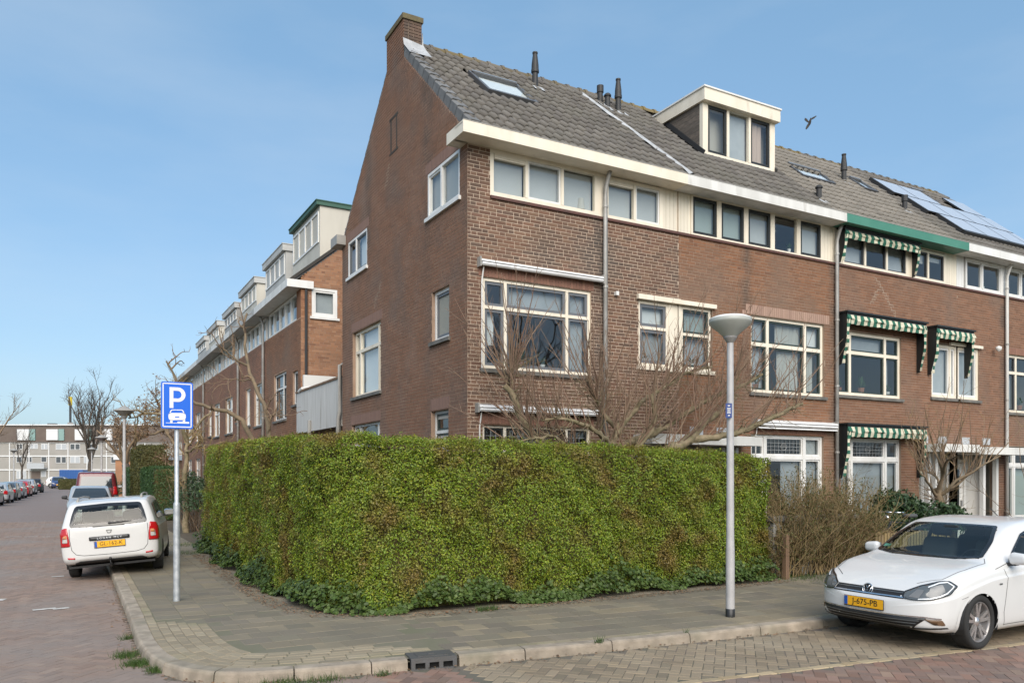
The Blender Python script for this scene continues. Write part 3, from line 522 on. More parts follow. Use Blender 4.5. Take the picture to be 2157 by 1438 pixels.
def window(parent, wall, u0, u1, z0, z1, ucut=(), zcut=(), fmat='cream', smat='dark_sash', gl='pane_glass', dep=0.05, fw=0.055, mw=0.055, sw=0.04, sill=None, back=None, no_sash=(), blinds=None, label=None, thick=0.07, name='window'):
    """frame with mullions (the part), a sash and a pane for each light. blinds: dict cell -> (mat, drop fraction, u-range)"""
    m = MB(); d1, d0 = -dep, -dep - thick; box = lambda *a: wall.box(m, *a, d0, d1)
    box(u0, u0 + fw, z0, z1); box(u1 - fw, u1, z0, z1); box(u0 + fw, u1 - fw, z1 - fw, z1); box(u0 + fw, u1 - fw, z0, z0 + fw)
    U = [u0 + fw] + [c for c in ucut] + [u1 - fw]; Z = [z0 + fw] + [c for c in zcut] + [z1 - fw]
    for c in ucut: wall.box(m, c - mw / 2, c + mw / 2, z0 + fw, z1 - fw, d0, d1 + 0.006)
    for c in zcut: wall.box(m, u0 + fw, u1 - fw, c - mw / 2, c + mw / 2, d0, d1 + 0.003)
    win = m.build(name, fmat, parent, label=label)
    for i in range(len(U) - 1):
        for j in range(len(Z) - 1):
            a = U[i] + (mw / 2 if i else 0); b = U[i + 1] - (mw / 2 if i < len(U) - 2 else 0); c = Z[j] + (mw / 2 if j else 0); d = Z[j + 1] - (mw / 2 if j < len(Z) - 2 else 0)
            s = sw
            if (i, j) not in no_sash and smat:
                q = MB(); e0, e1 = d0 + 0.005, d1 - 0.016
                wall.box(q, a + .001, a + s, c + .001, d - .001, e0, e1); wall.box(q, b - s, b - .001, c + .001, d - .001, e0, e1); wall.box(q, a + s, b - s, d - s, d - .001, e0, e1); wall.box(q, a + s, b - s, c + .001, c + s, e0, e1); q.build('sash', smat, win)
            else: s = 0.004
            q = MB(); g = d0 + 0.03; q.add([wall.p(a + s, c + s, g), wall.p(b - s, c + s, g), wall.p(b - s, d - s, g), wall.p(a + s, d - s, g)], [(0, 1, 2, 3)]); q.build('pane', gl, win)
            if blinds and (i, j) in blinds:
                bm_, drop, ur = blinds[(i, j)]; zz = d - (d - c) * drop; ua, ub = a + (b - a) * ur[0], a + (b - a) * ur[1]
                cur = MB(); n = max(2, int((ub - ua) / 0.035)); wave = 0.018 if 'curtain' in bm_ else 0.0; V = []
                for k in range(n + 1):
                    dd = d0 - 0.05 - wave * math.sin(k * 2.1) - wave * 0.5 * math.sin(k * 0.9 + 1); uu = ua + (ub - ua) * k / n; V += [wall.p(uu, zz, dd), wall.p(uu, d, dd)]
                cur.add(V, [(2 * k, 2 * k + 2, 2 * k + 3, 2 * k + 1) for k in range(n)]); cur.build('curtain' if wave else 'blind', bm_, win, smooth=bool(wave))
    if sill:
        q = MB(); wall.box(q, u0 - 0.06, u1 + 0.06, z0 - 0.07, z0 - 0.004, -0.1, 0.05); q.build('sill', sill, win)
    if back:   # second white sub-sill
        q = MB(); wall.box(q, u0, u1, z0 - 0.06, z0 - 0.003, -0.08, -0.02); q.build('sill_board', back, win)
    return win
def came(win, wall, u0, u1, z0, z1, nu, nz, d, motif=True):
    """lead strips of a stained glass light"""
    m = MB(); t = 0.004
    for k in range(1, nu): u = u0 + (u1 - u0) * k / nu; wall.box(m, u - t, u + t, z0, z1, d, d + 0.006)
    for k in range(1, nz): z = z0 + (z1 - z0) * k / nz; wall.box(m, u0, u1, z - t, z + t, d + 0.001, d + 0.007)
    if motif:
        uc, zc = (u0 + u1) / 2, (z0 + z1) / 2; m2 = [wall.p(uc + 0.09 * math.cos(a) , zc + 0.07 * math.sin(a), d + 0.004) for a in np.linspace(0, 2 * math.pi, 13)]; m.tube(m2, 0.005, 4)
        for s_ in (-1, 1): m.tube([wall.p(uc + s_ * 0.09, zc, d + 0.004), wall.p(uc, zc - 0.02, d + 0.004), wall.p(uc + s_ * 0.02, zc + 0.07, d + 0.004)], 0.004, 4)
    m.build('leaded_lights', 'lead_came', win)
PIT = math.atan(0.896); RZ = lambda y: 7.78 + 0.896 * (y - 0.18)
EU = Vector((0, math.cos(PIT), math.sin(PIT))); EN = Vector((0, -math.sin(PIT), math.cos(PIT)))
Y_EAVE, Y_RIDGE, Y_REAR = -0.12, 3.36, 6.95
def roofpt(x, y, h=0.0): return Vector((x, y, RZ(y))) + EN * h
def tile_mesh(mat, flip=False):
    prof = [(-0.016, 0.018), (-0.004, 0.046), (0.015, 0.066), (0.04, 0.072), (0.066, 0.056), (0.09, 0.026), (0.125, 0.004), (0.16, 0.002), (0.188, 0.014), (0.208, 0.036)]
    L_ = 0.40; V = []
    for s_, lift in ((0.0, 0.04), (L_, 0.0)):
        for x, h in prof: V.append((x, s_, h + lift))
    for x, h in prof: V.append((x, 0.0, h + 0.04 - 0.028))
    n = len(prof); F = [(i, i + 1, n + i + 1, n + i) for i in range(n - 1)] + [(2 * n + i, 2 * n + i + 1, i + 1, i) for i in range(n - 1)]
    me = mesh('roof_tile', V, F, mat, smooth=True); return me, np.array(V), np.array(F)
def roof(parent, x0, x1, mat='roof_tile', nmax=0, voids=(), left_verge=False, right_verge=False, ridge=True):
    zr = RZ(Y_RIDGE); rear = zr - 0.90 * (Y_REAR - Y_RIDGE); prof = [(Y_EAVE, RZ(Y_EAVE) - 0.03), (Y_RIDGE, zr - 0.02), (Y_REAR, rear), (Y_REAR, rear - 0.08), (Y_RIDGE, zr - 0.16), (Y_EAVE + 0.05, RZ(Y_EAVE) - 0.14)]
    m = MB()
    n = len(prof); V = [(x0, y, z) for y, z in prof] + [(x1, y, z) for y, z in prof]; m.add(V, [(i, (i + 1) % n, (i + 1) % n + n, i + n) for i in range(n)] + [(0, 5, 4, 1), (1, 4, 3, 2), (6, 7, 10, 11), (7, 8, 9, 10)])
    ro = m.build('roof', 'underlay', parent)
    me, TV, TF = tile_mesh(mat); slope = (Y_RIDGE - Y_EAVE) / math.cos(PIT); rows = int(slope / 0.318); places = []
    for j in range(rows):
        s_ = j * 0.318; y = Y_EAVE + s_ * math.cos(PIT); nx = int(round((x1 - x0) / 0.2)); w_ = (x1 - x0) / nx
        for i in range(nx):
            x = x0 + i * w_; cx, cy = x + 0.1, y + 0.14
            if any(a < cx < b and c < cy < d for a, b, c, d in voids): continue
            places.append((x + random.uniform(-0.003, 0.003), y, random.uniform(-0.004, 0.004), random.uniform(-0.012, 0.012)))
    places = np.array(places); W3 = np.stack([places[:, 0], places[:, 1], RZ(places[:, 1])], 1) + np.array(EN) * places[:, 2][:, None]
    if nmax:
        d = ((W3 - np.array(CAM)) ** 2).sum(1); o_ = np.argsort(d)
        for i in o_[:nmax]: put('roof_tile', me, ro, W3[i], (PIT, 0, places[i, 3]))
        W3, places = W3[o_[nmax:]], places[o_[nmax:]]
    R = np.array([[1, 0, 0], [0, math.cos(PIT), -math.sin(PIT)], [0, math.sin(PIT), math.cos(PIT)]]); L_ = TV @ R.T
    V = (W3[:, None, :] + L_[None]).reshape(-1, 3); F = (np.arange(len(W3))[:, None, None] * len(TV) + TF[None]).reshape(-1, 4); put('roof_tiles', fastmesh('roof_tiles', V, F, mat, True), ro, kind='stuff')
    if ridge:
        x = x0
        while x < x1 - 0.05:
            l_ = min(0.335, x1 - x); q = MB(); k = 9; V = []
            for (xx, rr) in ((x - 0.03, 0.135), (x + 0.035, 0.14), (x + 0.036, 0.118), (x + l_, 0.112)):
                for a in range(k): an = math.pi * a / (k - 1) * 1.1 - 0.157; V.append((xx, Y_RIDGE - math.cos(an) * rr, zr - 0.03 + math.sin(an) * rr * 0.85))
            q.add(V, [(b * k + a, b * k + a + 1, (b + 1) * k + a + 1, (b + 1) * k + a) for b in range(3) for a in range(k - 1)] + [tuple(range(k))]); q.build('ridge_tile', 'ridge_tile', ro, smooth=False); x += 0.335
    def verge(x, sgn):
        for j in range(rows):
            s_ = j * 0.318; y = Y_EAVE + 0.1 + s_ * math.cos(PIT); q = MB(); P_ = []
            for (ss, l_) in ((0.0, 0.03), (0.335, 0.004)):
                c = Vector((x, y, RZ(y))) + EU * ss
                for (dx, h) in ((-0.075 * sgn, -0.09), (-0.075 * sgn, 0.06 + l_), (-0.05 * sgn, 0.078 + l_), (0.13 * sgn, 0.072 + l_), (0.13 * sgn, 0.02)): P_.append(c + Vector((dx, 0, 0)) + EN * h)
            q.add(P_, [(i, (i + 1) % 5, (i + 1) % 5 + 5, i + 5) for i in range(5)] + [(4, 3, 2, 1, 0), (5, 6, 7, 8, 9)]); q.build('verge_tile', 'verge_tile', ro)
        for j in range(12):   # rear slope
            y = Y_RIDGE + 0.05 + j * 0.30; z = zr - 0.90 * (y - Y_RIDGE); e = Vector((0, 0.743, -0.669)); en = Vector((0, 0.669, 0.743)); q = MB(); P_ = []
            for ss in (0, 0.42):
                c = Vector((x, y, z)) + e * ss
                for (dx, h) in ((-0.05 * sgn, -0.09), (-0.05 * sgn, 0.03 + ss * .05), (0.16 * sgn, 0.03 + ss * .05), (0.16 * sgn, -0.02)): P_.append(c + Vector((dx, 0, 0)) + en * h)
            q.add(P_, [(i, (i + 1) % 4, (i + 1) % 4 + 4, i + 4) for i in range(4)] + [(3, 2, 1, 0), (4, 5, 6, 7)]); q.build('verge_tile', 'verge_tile', ro)
    if left_verge: verge(x0 - 0.02, 1)
    if right_verge: verge(x1 + 0.02, -1)
    return ro
def skylight(parent, x0, x1, y0, y1, h=0.09, skew=0.0):
    m = MB()
    def q(x, y, hh): return roofpt(x + skew * (y1 - y) / (y1 - y0), y, hh)
    def bar(xa, xb, ya, yb, ha, hb): m.hexa([q(xa, ya, ha), q(xb, ya, ha), q(xb, yb, ha), q(xa, yb, ha), q(xa, ya, hb), q(xb, ya, hb), q(xb, yb, hb), q(xa, yb, hb)])
    bar(x0, x0 + 0.07, y0, y1, 0, h); bar(x1 - 0.07, x1, y0, y1, 0, h); bar(x0 + 0.07, x1 - 0.07, y0, y0 + 0.06, 0, h); bar(x0 + 0.07, x1 - 0.07, y1 - 0.09, y1, 0, h + 0.02)
    so_ = m.build('skylight', 'skylight_frame', parent)
    m = MB(); m.add([q(x0 + 0.07, y0 + 0.06, h - 0.02), q(x1 - 0.07, y0 + 0.06, h - 0.02), q(x1 - 0.07, y1 - 0.09, h - 0.02), q(x0 + 0.07, y1 - 0.09, h - 0.02)], [(0, 1, 2, 3)]); m.build('pane', 'pane_glass', so_)
    m = MB(); m.add([q(x0 + 0.07, y0 + 0.06, h - 0.05), q(x1 - 0.07, y0 + 0.06, h - 0.05), q(x1 - 0.07, y1 - 0.09, h - 0.05), q(x0 + 0.07, y1 - 0.09, h - 0.05)], [(0, 1, 2, 3)]); m.build('blind', 'blind_glare_white', so_)
    m = MB(); 
    def bar2(xa, xb, ya, yb, ha, hb): m.hexa([q(xa, ya, ha), q(xb, ya, ha), q(xb, yb, ha), q(xa, yb, ha), q(xa, ya, hb), q(xb, ya, hb), q(xb, yb, hb), q(xa, yb, hb)])
    bar2(x0 + 0.05, x1 - 0.05, y1 - 0.06, y1 - 0.02, h + 0.02, h + 0.035); m.build('top_trim', 'aluminium', so_)
    return so_
def flue(parent, x, y, kind):
    z = RZ(y) + 0.02; m = MB()
    if kind == 'tall': pr = [(0.0, -0.1), (0.062, -0.1), (0.062, 0.32), (0.085, 0.33), (0.085, 0.38), (0.078, 0.40), (0.075, 0.5), (0.048, 0.72), (0.058, 0.73), (0.058, 0.76), (0.0, 0.76)]
    elif kind == 'capped': pr = [(0.0, -0.1), (0.058, -0.1), (0.058, 0.28), (0.082, 0.285), (0.082, 0.31), (0.05, 0.345), (0.0, 0.35)]
    else: pr = [(0.0, -0.1), (0.058, -0.1), (0.062, 0.26), (0.078, 0.27), (0.078, 0.42), (0.0, 0.42)]
    m.lathe(pr, (x, y, z), 14); f = m.build('flue_pipe', 'vent_black', parent, smooth=False)
    m = MB(); c = roofpt(x, y - 0.12, 0.075); m.add([c + Vector((-0.13, 0, 0)) - EU * 0.08, c + Vector((0.13, 0, 0)) - EU * 0.10, c + Vector((0.12, 0, 0)) + EU * 0.12, c + Vector((-0.12, 0, 0)) + EU * 0.12], [(0, 1, 2, 3)]); m.build('flashing', 'lead', f)
    return f
def cassette(parent, wall, u0, u1, z1, h=0.13, d=0.14, triple=False):
    """rolled up sun screen in its white box"""
    m = MB(); P_ = [(0.0, z1), (d * 0.9, z1 - h * 0.25), (d, z1 - h * 0.45), (d, z1 - h * 0.5), (0.02, z1 - h * 0.35)]
    m.prism([wall.p(u0, z, dd) for dd, z in P_], Vector(wall.u) * (u1 - u0)); P_ = [(0.02, z1 - h * 0.42), (d * 0.96, z1 - h * 0.60), (d * 1.03, z1 - h * 0.8), (d * 0.9, z1 - h), (0.02, z1 - h * 0.9)]
    m.prism([wall.p(u0 + .01, z, dd) for dd, z in P_], Vector(wall.u) * (u1 - u0 - .02))
    if triple: m.prism([wall.p(u0 + .01, z, dd) for dd, z in [(0.02, z1 - h * 1.05), (d * 0.9, z1 - h * 1.12), (d * 0.95, z1 - h * 1.3), (0.02, z1 - h * 1.3)]], Vector(wall.u) * (u1 - u0 - .02))
    o = m.build('sunscreen_box', 'cassette', parent); m = MB()
    for u in (u0 - 0.025, u1): wall.box(m, u, u + 0.025, z1 - h * 1.15, z1 + 0.01, 0.0, d * 0.9)
    m.build('end_cap', 'plastic_grey', o); m = MB(); m.tube([wall.p(u0 + 0.07, z1 - h, 0.06), wall.p(u0 + 0.05, z1 - h - 0.25, 0.03), wall.p(u0 + 0.05, z1 - h - 1.7, 0.03)], 0.012, 5); m.build('guide_rod', 'white', o)
    return o
def downpipe(parent, wall, u, z0, z1, r=0.04, mat='zinc', d=0.07):
    m = MB(); m.tube([wall.p(u, z0, d), wall.p(u, z1 - 0.45, d), wall.p(u, z1 - 0.3, d), wall.p(u + 0.02, z1 - 0.12, d + 0.05), wall.p(u + 0.03, z1, d + 0.1)], r, 10); o = m.build('downpipe', mat, parent, smooth=True); m = MB()
    for z in np.arange(z0 + 0.8, z1 - 0.6, 1.45):
        m.lathe([(r, z - 0.02), (r + 0.01, z - 0.02), (r + 0.01, z + 0.02), (r, z + 0.02)], tuple(wall.p(u, 0, d)), 10)
    m.build('bracket', 'zinc', o); return o
def boards(parent, wall, u0, u1, z0, z1, mat='cream_board', w_=0.09, d=-0.03):
    n = max(1, int(round((u1 - u0) / w_))); w_ = (u1 - u0) / n
    for i in range(n):
        q = MB(); wall.box(q, u0 + i * w_ + 0.003, u0 + (i + 1) * w_ - 0.003, z0, z1, d - 0.04, d); q.build('cladding_board', mat, parent)
    q = MB(); wall.box(q, u0, u1, z0, z1, d - 0.06, d - 0.012); q.build('cladding_backing', mat, parent)
def striped(parent, wall, u0, u1, z1, drop, d, side=1.1, vh=0.2):
    """traditional folding awning: dark case, striped scalloped valance, striped edging down both sides"""
    m = MB(); wall.box(m, u0 - 0.03, u1 + 0.03, z1 - 0.02, z1 + 0.015, -0.01, d + 0.05); wall.box(m, u0, u1, z1 - 0.1, z1 - 0.02, d - 0.02, d + 0.01)
    for u in (u0, u1 - 0.02): m.prism([wall.p(u, z1 - 0.02, 0.0), wall.p(u, z1 - 0.02, d), wall.p(u, z1 - side * 0.55, d * 0.92), wall.p(u, z1 - side, d * 0.35), wall.p(u, z1 - side, 0.0)], Vector(wall.u) * 0.02)
    case = m.build('awning', 'black_paint', parent)
    n = int((u1 - u0) / 0.105); V, F, MI = [], [], []; sub = 4
    for k in range(n * sub + 1):
        u = u0 + (u1 - u0) * k / (n * sub); sc = 0.5 + 0.5 * abs(math.sin(k / sub * math.pi / 2)); sag = 0.03 * math.sin(k * 0.35) + 0.02 * math.sin(k * 0.13 + u0)
        for q, (zz, dd) in enumerate(((z1 - 0.07, d + 0.015), (z1 - 0.07 - vh * 0.45, d + 0.05 + sag * 0.6), (z1 - 0.07 - vh * 0.62, d + 0.035), (z1 - 0.07 - vh * (0.9 + 0.12 * sc), d + 0.02 + sag * 0.5))): V.append(wall.p(u, zz, dd))
    for k in range(n * sub):
        for q in range(3): F.append((k * 4 + q, (k + 1) * 4 + q, (k + 1) * 4 + q + 1, k * 4 + q + 1)); MI.append((k // sub) % 2)
    put('valance', mesh('valance', V, F, ['stripe_green', 'stripe_cream'], MI), case)
    for u, sg in ((u0, 1), (u1, -1)):
        V, F, MI = [], [], []; n = int(side / 0.09)
        for k in range(n + 1):
            t = k / n; zz = z1 - 0.09 - (side - 0.12) * t; dd = d * (1.02 - 0.55 * max(0, t - 0.45) / 0.55); wv = 0.02 * math.sin(k * 1.1)
            V += [wall.p(u + sg * 0.0, zz, dd + 0.005), wall.p(u + sg * 0.05, zz, dd + 0.035 + wv), wall.p(u + sg * (0.085 - 0.03 * t), zz, dd - 0.0)]
        for k in range(n):
            for q in range(2): F.append((k * 3 + q, k * 3 + q + 1, k * 3 + q + 4, k * 3 + q + 3)); MI.append(k % 2)
        put('side_edging', mesh('side_edging', V, F, ['stripe_green', 'stripe_cream'], MI), case)
    return case
def fascia(parent, x0, x1, mat, ret=False):
    m = MB(); m.box((x0, -0.38, 7.31), (x1, -0.35, 7.50)); m.box((x0, -0.35, 7.46), (x1, -0.06, 7.475))
    m.box((x0 + (0.03 if ret else 0), -0.352, 7.313), (x1, 0.02, 7.335))
    if ret: m.box((x0, -0.35, 7.31), (x0 + 0.025, 0.26, 7.50)); m.box((x0 + 0.025, 0.235, 7.31), (0.0, 0.26, 7.50)); m.box((x0 + 0.025, -0.02, 7.313), (-0.004, 0.235, 7.335)); m.box((x0 + .025, -.06, 7.48), (0.05, 0.235, 7.495))
    g = m.build('gutter', mat, parent); m = MB(); m.box((x0, -0.385, 7.50), (x1, -0.33, 7.512)); m.build('gutter_trim', 'plastic_grey', g); return g
def interior(parent, x0, x1, y1=3.2):
    m = MB(); zs = [0.15, 2.85, 5.7, 7.55]
    for k in range(3):
        a, b = zs[k], zs[k + 1] - 0.2; V = [(x0, 0.3, a), (x1, 0.3, a), (x1, y1, a), (x0, y1, a), (x0, 0.3, b), (x1, 0.3, b), (x1, y1, b), (x0, y1, b)]
        m.add(V, [(0, 1, 2, 3), (4, 7, 6, 5), (2, 3, 7, 6), (1, 2, 6, 5), (0, 4, 7, 3)])
    m.build('room', 'room', parent)
FRONT = Wall((0, 0, 0), (1, 0, 0), (0, -1, 0)); GABLE = Wall((0, 0, 0), (0, 1, 0), (-1, 0, 0))
# ------------------------------------------------------------------ the four houses of the front terrace
GRP = 'brick terraced houses along the front street'
h1 = thing('terraced_house', (2.3, 0, 0), 'brown brick corner house with gable wall, chimney and cream gutter', 'house', GRP)
h2 = thing('terraced_house', (6.8, 0, 0), 'brick house with the flat roofed dormer and long grey white gutter', 'house', GRP)
h3 = thing('terraced_house', (11.3, 0, 0), 'brick house with green gutter and green striped awnings', 'house', GRP)
h4 = thing('terraced_house', (15.8, 0, 0), 'brick end house with solar panels on its roof and white gutter', 'house', GRP)
B1, B2, B3, B4 = 4.52, 9.0, 13.55, 18.05
# --- walls
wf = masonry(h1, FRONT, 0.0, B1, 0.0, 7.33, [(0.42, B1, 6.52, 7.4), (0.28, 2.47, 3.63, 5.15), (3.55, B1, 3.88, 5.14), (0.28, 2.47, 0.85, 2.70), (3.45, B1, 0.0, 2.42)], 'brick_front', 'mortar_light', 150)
class Gab:
    top = 10.5
    def __call__(s, z):
        a = 0.18 + (z - 7.78 + 0.12) / 0.896; b = 3.36 + (10.63 - 0.12 - z) / 0.90
        a = max(a, 0.0); b = min(b, 6.82)
        if z > 10.15: a = max(min(a, 2.85), 2.85); b = min(b, 3.9)
        return (a, max(b, a + 0.05))
GH = [(0.30, 1.65, 6.53, 7.33), (5.02, 6.36, 6.46, 7.29), (0.72, 1.46, 4.24, 5.14), (4.15, 6.03, 3.63, 5.12), (4.2, 6.1, 1.0, 3.0), (0.75, 1.5, 1.9, 3.0)]
wg = masonry(h1, GABLE, 0.0, 6.82, 0.0, 7.33, GH, 'brick_gable', 'mortar_dark', 150, outline=Gab())
masonry(h2, FRONT, B1, B2, 0.0, 6.52, [(B1, 5.39, 3.88, 5.14), (6.45, 8.66, 3.55, 5.13), (6.45, 8.64, 0.7, 2.70), (B1, 6.1, 0.0, 2.42)], 'brick_second', 'mortar_mid', 0)
masonry(h3, FRONT, B2, B3, 0.0, 6.52, [(9.12, 11.32, 3.63, 5.06), (12.49, B3, 3.74, 5.05), (9.2, 11.32, 0.7, 2.70), (12.0, B3, 0.0, 2.40)], 'brick_third', 'mortar_mid', 0)
masonry(h4, FRONT, B3, B4, 0.0, 6.52, [(B3, 14.46, 3.74, 5.05), (15.72, 17.9, 3.50, 5.02), (15.72, 17.9, 0.7, 2.60), (B3, 15.3, 0.0, 2.40)], 'brick_third', 'mortar_mid', 0)
# hidden walls of the row: rear and far end
m = MB(); m.box((0.02, 6.7, 0), (B4, 6.8, 7.5)); m.build('rear_wall', 'mortar_mid', h1)
m = MB(); m.prism([(B4 - 0.05, 0.0, 0.0), (B4 - 0.05, 6.8, 0.0), (B4 - 0.05, 6.8, 7.4), (B4 - 0.05, Y_RIDGE, 10.45), (B4 - 0.05, 0.0, 7.5)], (0.05, 0, 0)); m.build('end_wall', 'brick_third', h4)
for h, a, b in ((h1, 0.1, B1 - .03), (h2, B1 + .03, B2 - .03), (h3, B2 + .03, B3 - .03), (h4, B3 + .03, B4 - .1)): interior(h, a, b)
# --- lintels and sill courses
soldiers(h1, FRONT, 0.2, 2.55, 5.16, 0.17, 'lintel'); soldiers(h1, FRONT, 0.2, 2.55, 2.71, 0.17, 'lintel'); soldiers(h2, FRONT, 6.3, 8.8, 5.14, 0.2, 'lintel_pink'); soldiers(h2, FRONT, 6.4, 8.7, 2.71, 0.17, 'lintel')
q = soldiers(h2, FRONT, 6.2, 6.32, 5.1, 0.11, 'lintel_pink')
soldiers(h3, FRONT, 9.1, 11.4, 2.71, 0.17, 'lintel'); soldiers(h4, FRONT, 15.7, 17.9, 5.03, 0.17, 'lintel')
for a, b, z in ((0.2, 1.75, 7.34), (4.9, 6.5, 7.30), (4.05, 6.13, 5.13), (4.15, 6.15, 3.01), (0.7, 1.55, 3.01)):
    if z < 7.32: soldiers(h1, GABLE, a, b, z, 0.21, 'lintel_gable')
soldiers(h1, GABLE, 0.24, 1.75, 7.34, 0.2, 'lintel_gable')
for h, a, b in ((h1, 0.42, B1), (h2, B1, B2), (h3, B2, B3), (h4, B3, B4)):
    m = MB(); FRONT.box(m, a, b - 0.002, 6.475, 6.522, -0.06, 0.035); m.build('sill_course', 'sill_tile', h)
# --- attic storey
window(h1, FRONT, 0.42, 2.62, 6.53, 7.32, (1.13, 1.86), (), 'cream', 'white', dep=0.0, fw=0.07, sw=0.035, no_sash=((0, 0), (2, 0)), blinds={(0, 0): ('blind', 1, (0, 1)), (1, 0): ('blind', 1, (0, 1)), (2, 0): ('blind', 1, (0, 1))}, label='long cream attic window with three lights')
window(h1, FRONT, 2.80, 4.12, 6.53, 7.30, (3.46,), (), 'cream', 'white', dep=0.0, fw=0.06, sw=0.035, no_sash=((0, 0),), blinds={(0, 0): ('blind', 1, (0, 1)), (1, 0): ('blind', 1, (0, 1))})
def post_board(h, a, b, z0=6.53, z1=7.33, d=-.01, mat='cream'): m = MB(); FRONT.box(m, a, b, z0, z1, -.1, d); m.build('post_board', mat, h)
post_board(h1, 2.62, 2.80); post_board(h1, 4.12, 4.14, d=-.005)
for u0, u1 in ((0.50, 1.10), (2.87, 3.42)):
    m = MB(); FRONT.box(m, u0, u1, 7.155, 7.26, -0.05, 0.001)
    for k in range(3): FRONT.box(m, u0, u1, 7.155 + k * 0.032, 7.18 + k * 0.032, 0.001, 0.012 - k * 0.003)
    m.build('vent_grille', 'cream', h1)
m = MB(); m.lathe([(0.02, 6.62), (0.075, 6.63), (0.05, 6.83), (0.0, 6.83)], (2.33, 0.115, 0), 14); m.lathe([(0.03, 6.55), (0.012, 6.62)], (2.33, 0.115, 0), 8); m.build('table_lamp', 'curtain', h1)
boards(h1, FRONT, 4.14, B1, 6.53, 7.33); boards(h2, FRONT, B1 + .002, 4.85, 6.53, 7.33)
wb = dict(fmat='cream', dep=0.01, fw=0.03, sw=0.055, gl='pane_glass')
for i, (a, b) in enumerate(((4.87, 5.56), (5.62, 6.30), (6.36, 7.06), (7.12, 7.84), (7.90, 8.60))):
    window(h2, FRONT, a, b, 6.54, 7.32, (), (), smat='black_paint', **wb, no_sash=((0, 0),) if i == 3 else (), blinds=None if i == 3 else {(0, 0): (('blind_green', 'blind_green', 'blind', '', 'blind')[i], 1, (0, 1))})
for a in (5.56, 6.30, 7.06, 7.84): post_board(h2, a, a + 0.06, d=-.004)
post_board(h2, 4.85, 4.87, d=-.005)
for c, r_ in (((7.38, 0.5, 7.05), 0.22), ((7.5, 0.62, 6.98), 0.15)):
    m = MB(); m.lathe([(r_ * math.cos(a) * (1 + 0.12 * math.sin(a * 9)), r_ * 0.8 * math.sin(a)) for a in np.linspace(-1.57, 1.57, 15)], c, 14); m.build('paper_lamp', 'curtain', h2, smooth=True)
boards(h2, FRONT, 8.62, B2, 6.53, 7.33)
wc = dict(fmat='cream', smat='dark_sash', dep=0.0, fw=0.06, sw=0.03, mw=0.06)
window(h3, FRONT, 9.26, 11.57, 6.53, 7.28, (10.03, 10.80), (), **wc, blinds={(0, 0): ('net', 1, (0, 1)), (1, 0): ('blind', 0.35, (0, 1)), (2, 0): ('net', 1, (0, 1))}); window(h3, FRONT, 11.72, 13.05, 6.53, 7.26, (12.36,), (), **wc, blinds={(0, 0): ('blind', 0.4, (0, 1)), (1, 0): ('blind', 0.25, (0, 1))})
post_board(h3, B2, 9.26, d=-.012); post_board(h3, 11.57, 11.72, 6.53, 7.284, -.012); post_board(h3, 9.262, 13.05, 7.285, 7.33, -.012)
boards(h3, FRONT, 13.06, B3, 6.53, 7.33); boards(h4, FRONT, B3 + .002, 13.86, 6.53, 7.33, 'white')
window(h4, FRONT, 13.89, 15.50, 6.53, 7.30, (14.62,), (), 'white', 'white', dep=0.0, fw=0.06, sw=0.035); window(h4, FRONT, 15.68, 17.9, 6.53, 7.30, (16.4, 17.1), (), 'white', 'white', dep=0.0, fw=0.06, sw=0.035)
post_board(h4, 15.50, 15.68, d=-.012, mat='white'); post_board(h4, 17.9, B4, d=-.012, mat='white')
# --- first floor
w = window(h1, FRONT, 0.28, 2.47, 3.63, 5.15, (0.725, 1.97), (4.66,), 'cream', 'grey_sash', 'pane_glass_dark', dep=0.03, sw=0.05, sill='sill_stone', back=None, blinds={(0, 0): ('blind_glare_white', 0.62, (0.0, 0.62)), (0, 1): ('blind_glare_white', 1, (0, .3)), (2, 1): ('net', 1, (0.2, 1)), (1, 1): ('net', 1, (0, 1)), (2, 0): ('net', 1, (0.1, .9))}, label='large first floor window with six lights behind the bare tree')
wd_ = dict(fmat='cream', dep=0.03, gl='pane_glass_dark')
window(h1, FRONT, 3.55, 4.29, 3.90, 5.12, (), (4.62,), smat='grey_sash', **wd_, sw=0.06, blinds={(0, 0): ('net', 1, (0, 1)), (0, 1): ('blind_glare_white', 1, (0, 1))})
m = MB(); FRONT.box(m, 4.29, B1, 3.90, 5.12, -0.1, -0.02); FRONT.box(m, 3.5, B1, 5.13, 5.22, -0.02, 0.07); FRONT.box(m, 3.5, B1, 3.82, 3.895, -0.1, 0.04); m.build('window_surround', 'cream', h1)
window(h2, FRONT, 4.60, 5.37, 3.90, 5.12, (), (4.58,), smat='green_sash', **wd_, sw=0.045, blinds={(0, 0): ('net', 1, (0, 1)), (0, 1): ('blind_green', 1, (0, 1))})
m = MB(); FRONT.box(m, B1 + .001, 4.60, 3.90, 5.12, -0.1, -0.02); FRONT.box(m, B1 + .001, 5.45, 5.13, 5.21, -0.02, 0.07); FRONT.box(m, B1 + .001, 5.45, 3.82, 3.895, -0.1, 0.04); m.build('window_surround', 'cream', h2)
window(h2, FRONT, 6.45, 8.66, 3.55, 5.13, (6.97, 8.10), (4.55,), smat='green_sash', fmat='cream', dep=0.05, fw=0.065, mw=0.075, sw=0.04, gl='pane_glass_dark', sill='sill_stone', blinds={(1, 0): ('curtain', 1, (0.35, 0.93)), (1, 1): ('curtain', 1, (0.3, 1)), (2, 0): ('curtain', 1, (0.0, 0.75)), (2, 1): ('blind_glare_white', 1, (0, 1)), (0, 1): ('net', 1, (0, 1)), (0, 0): ('net', 1, (0, 1))}, label='first floor window with long cream curtains')
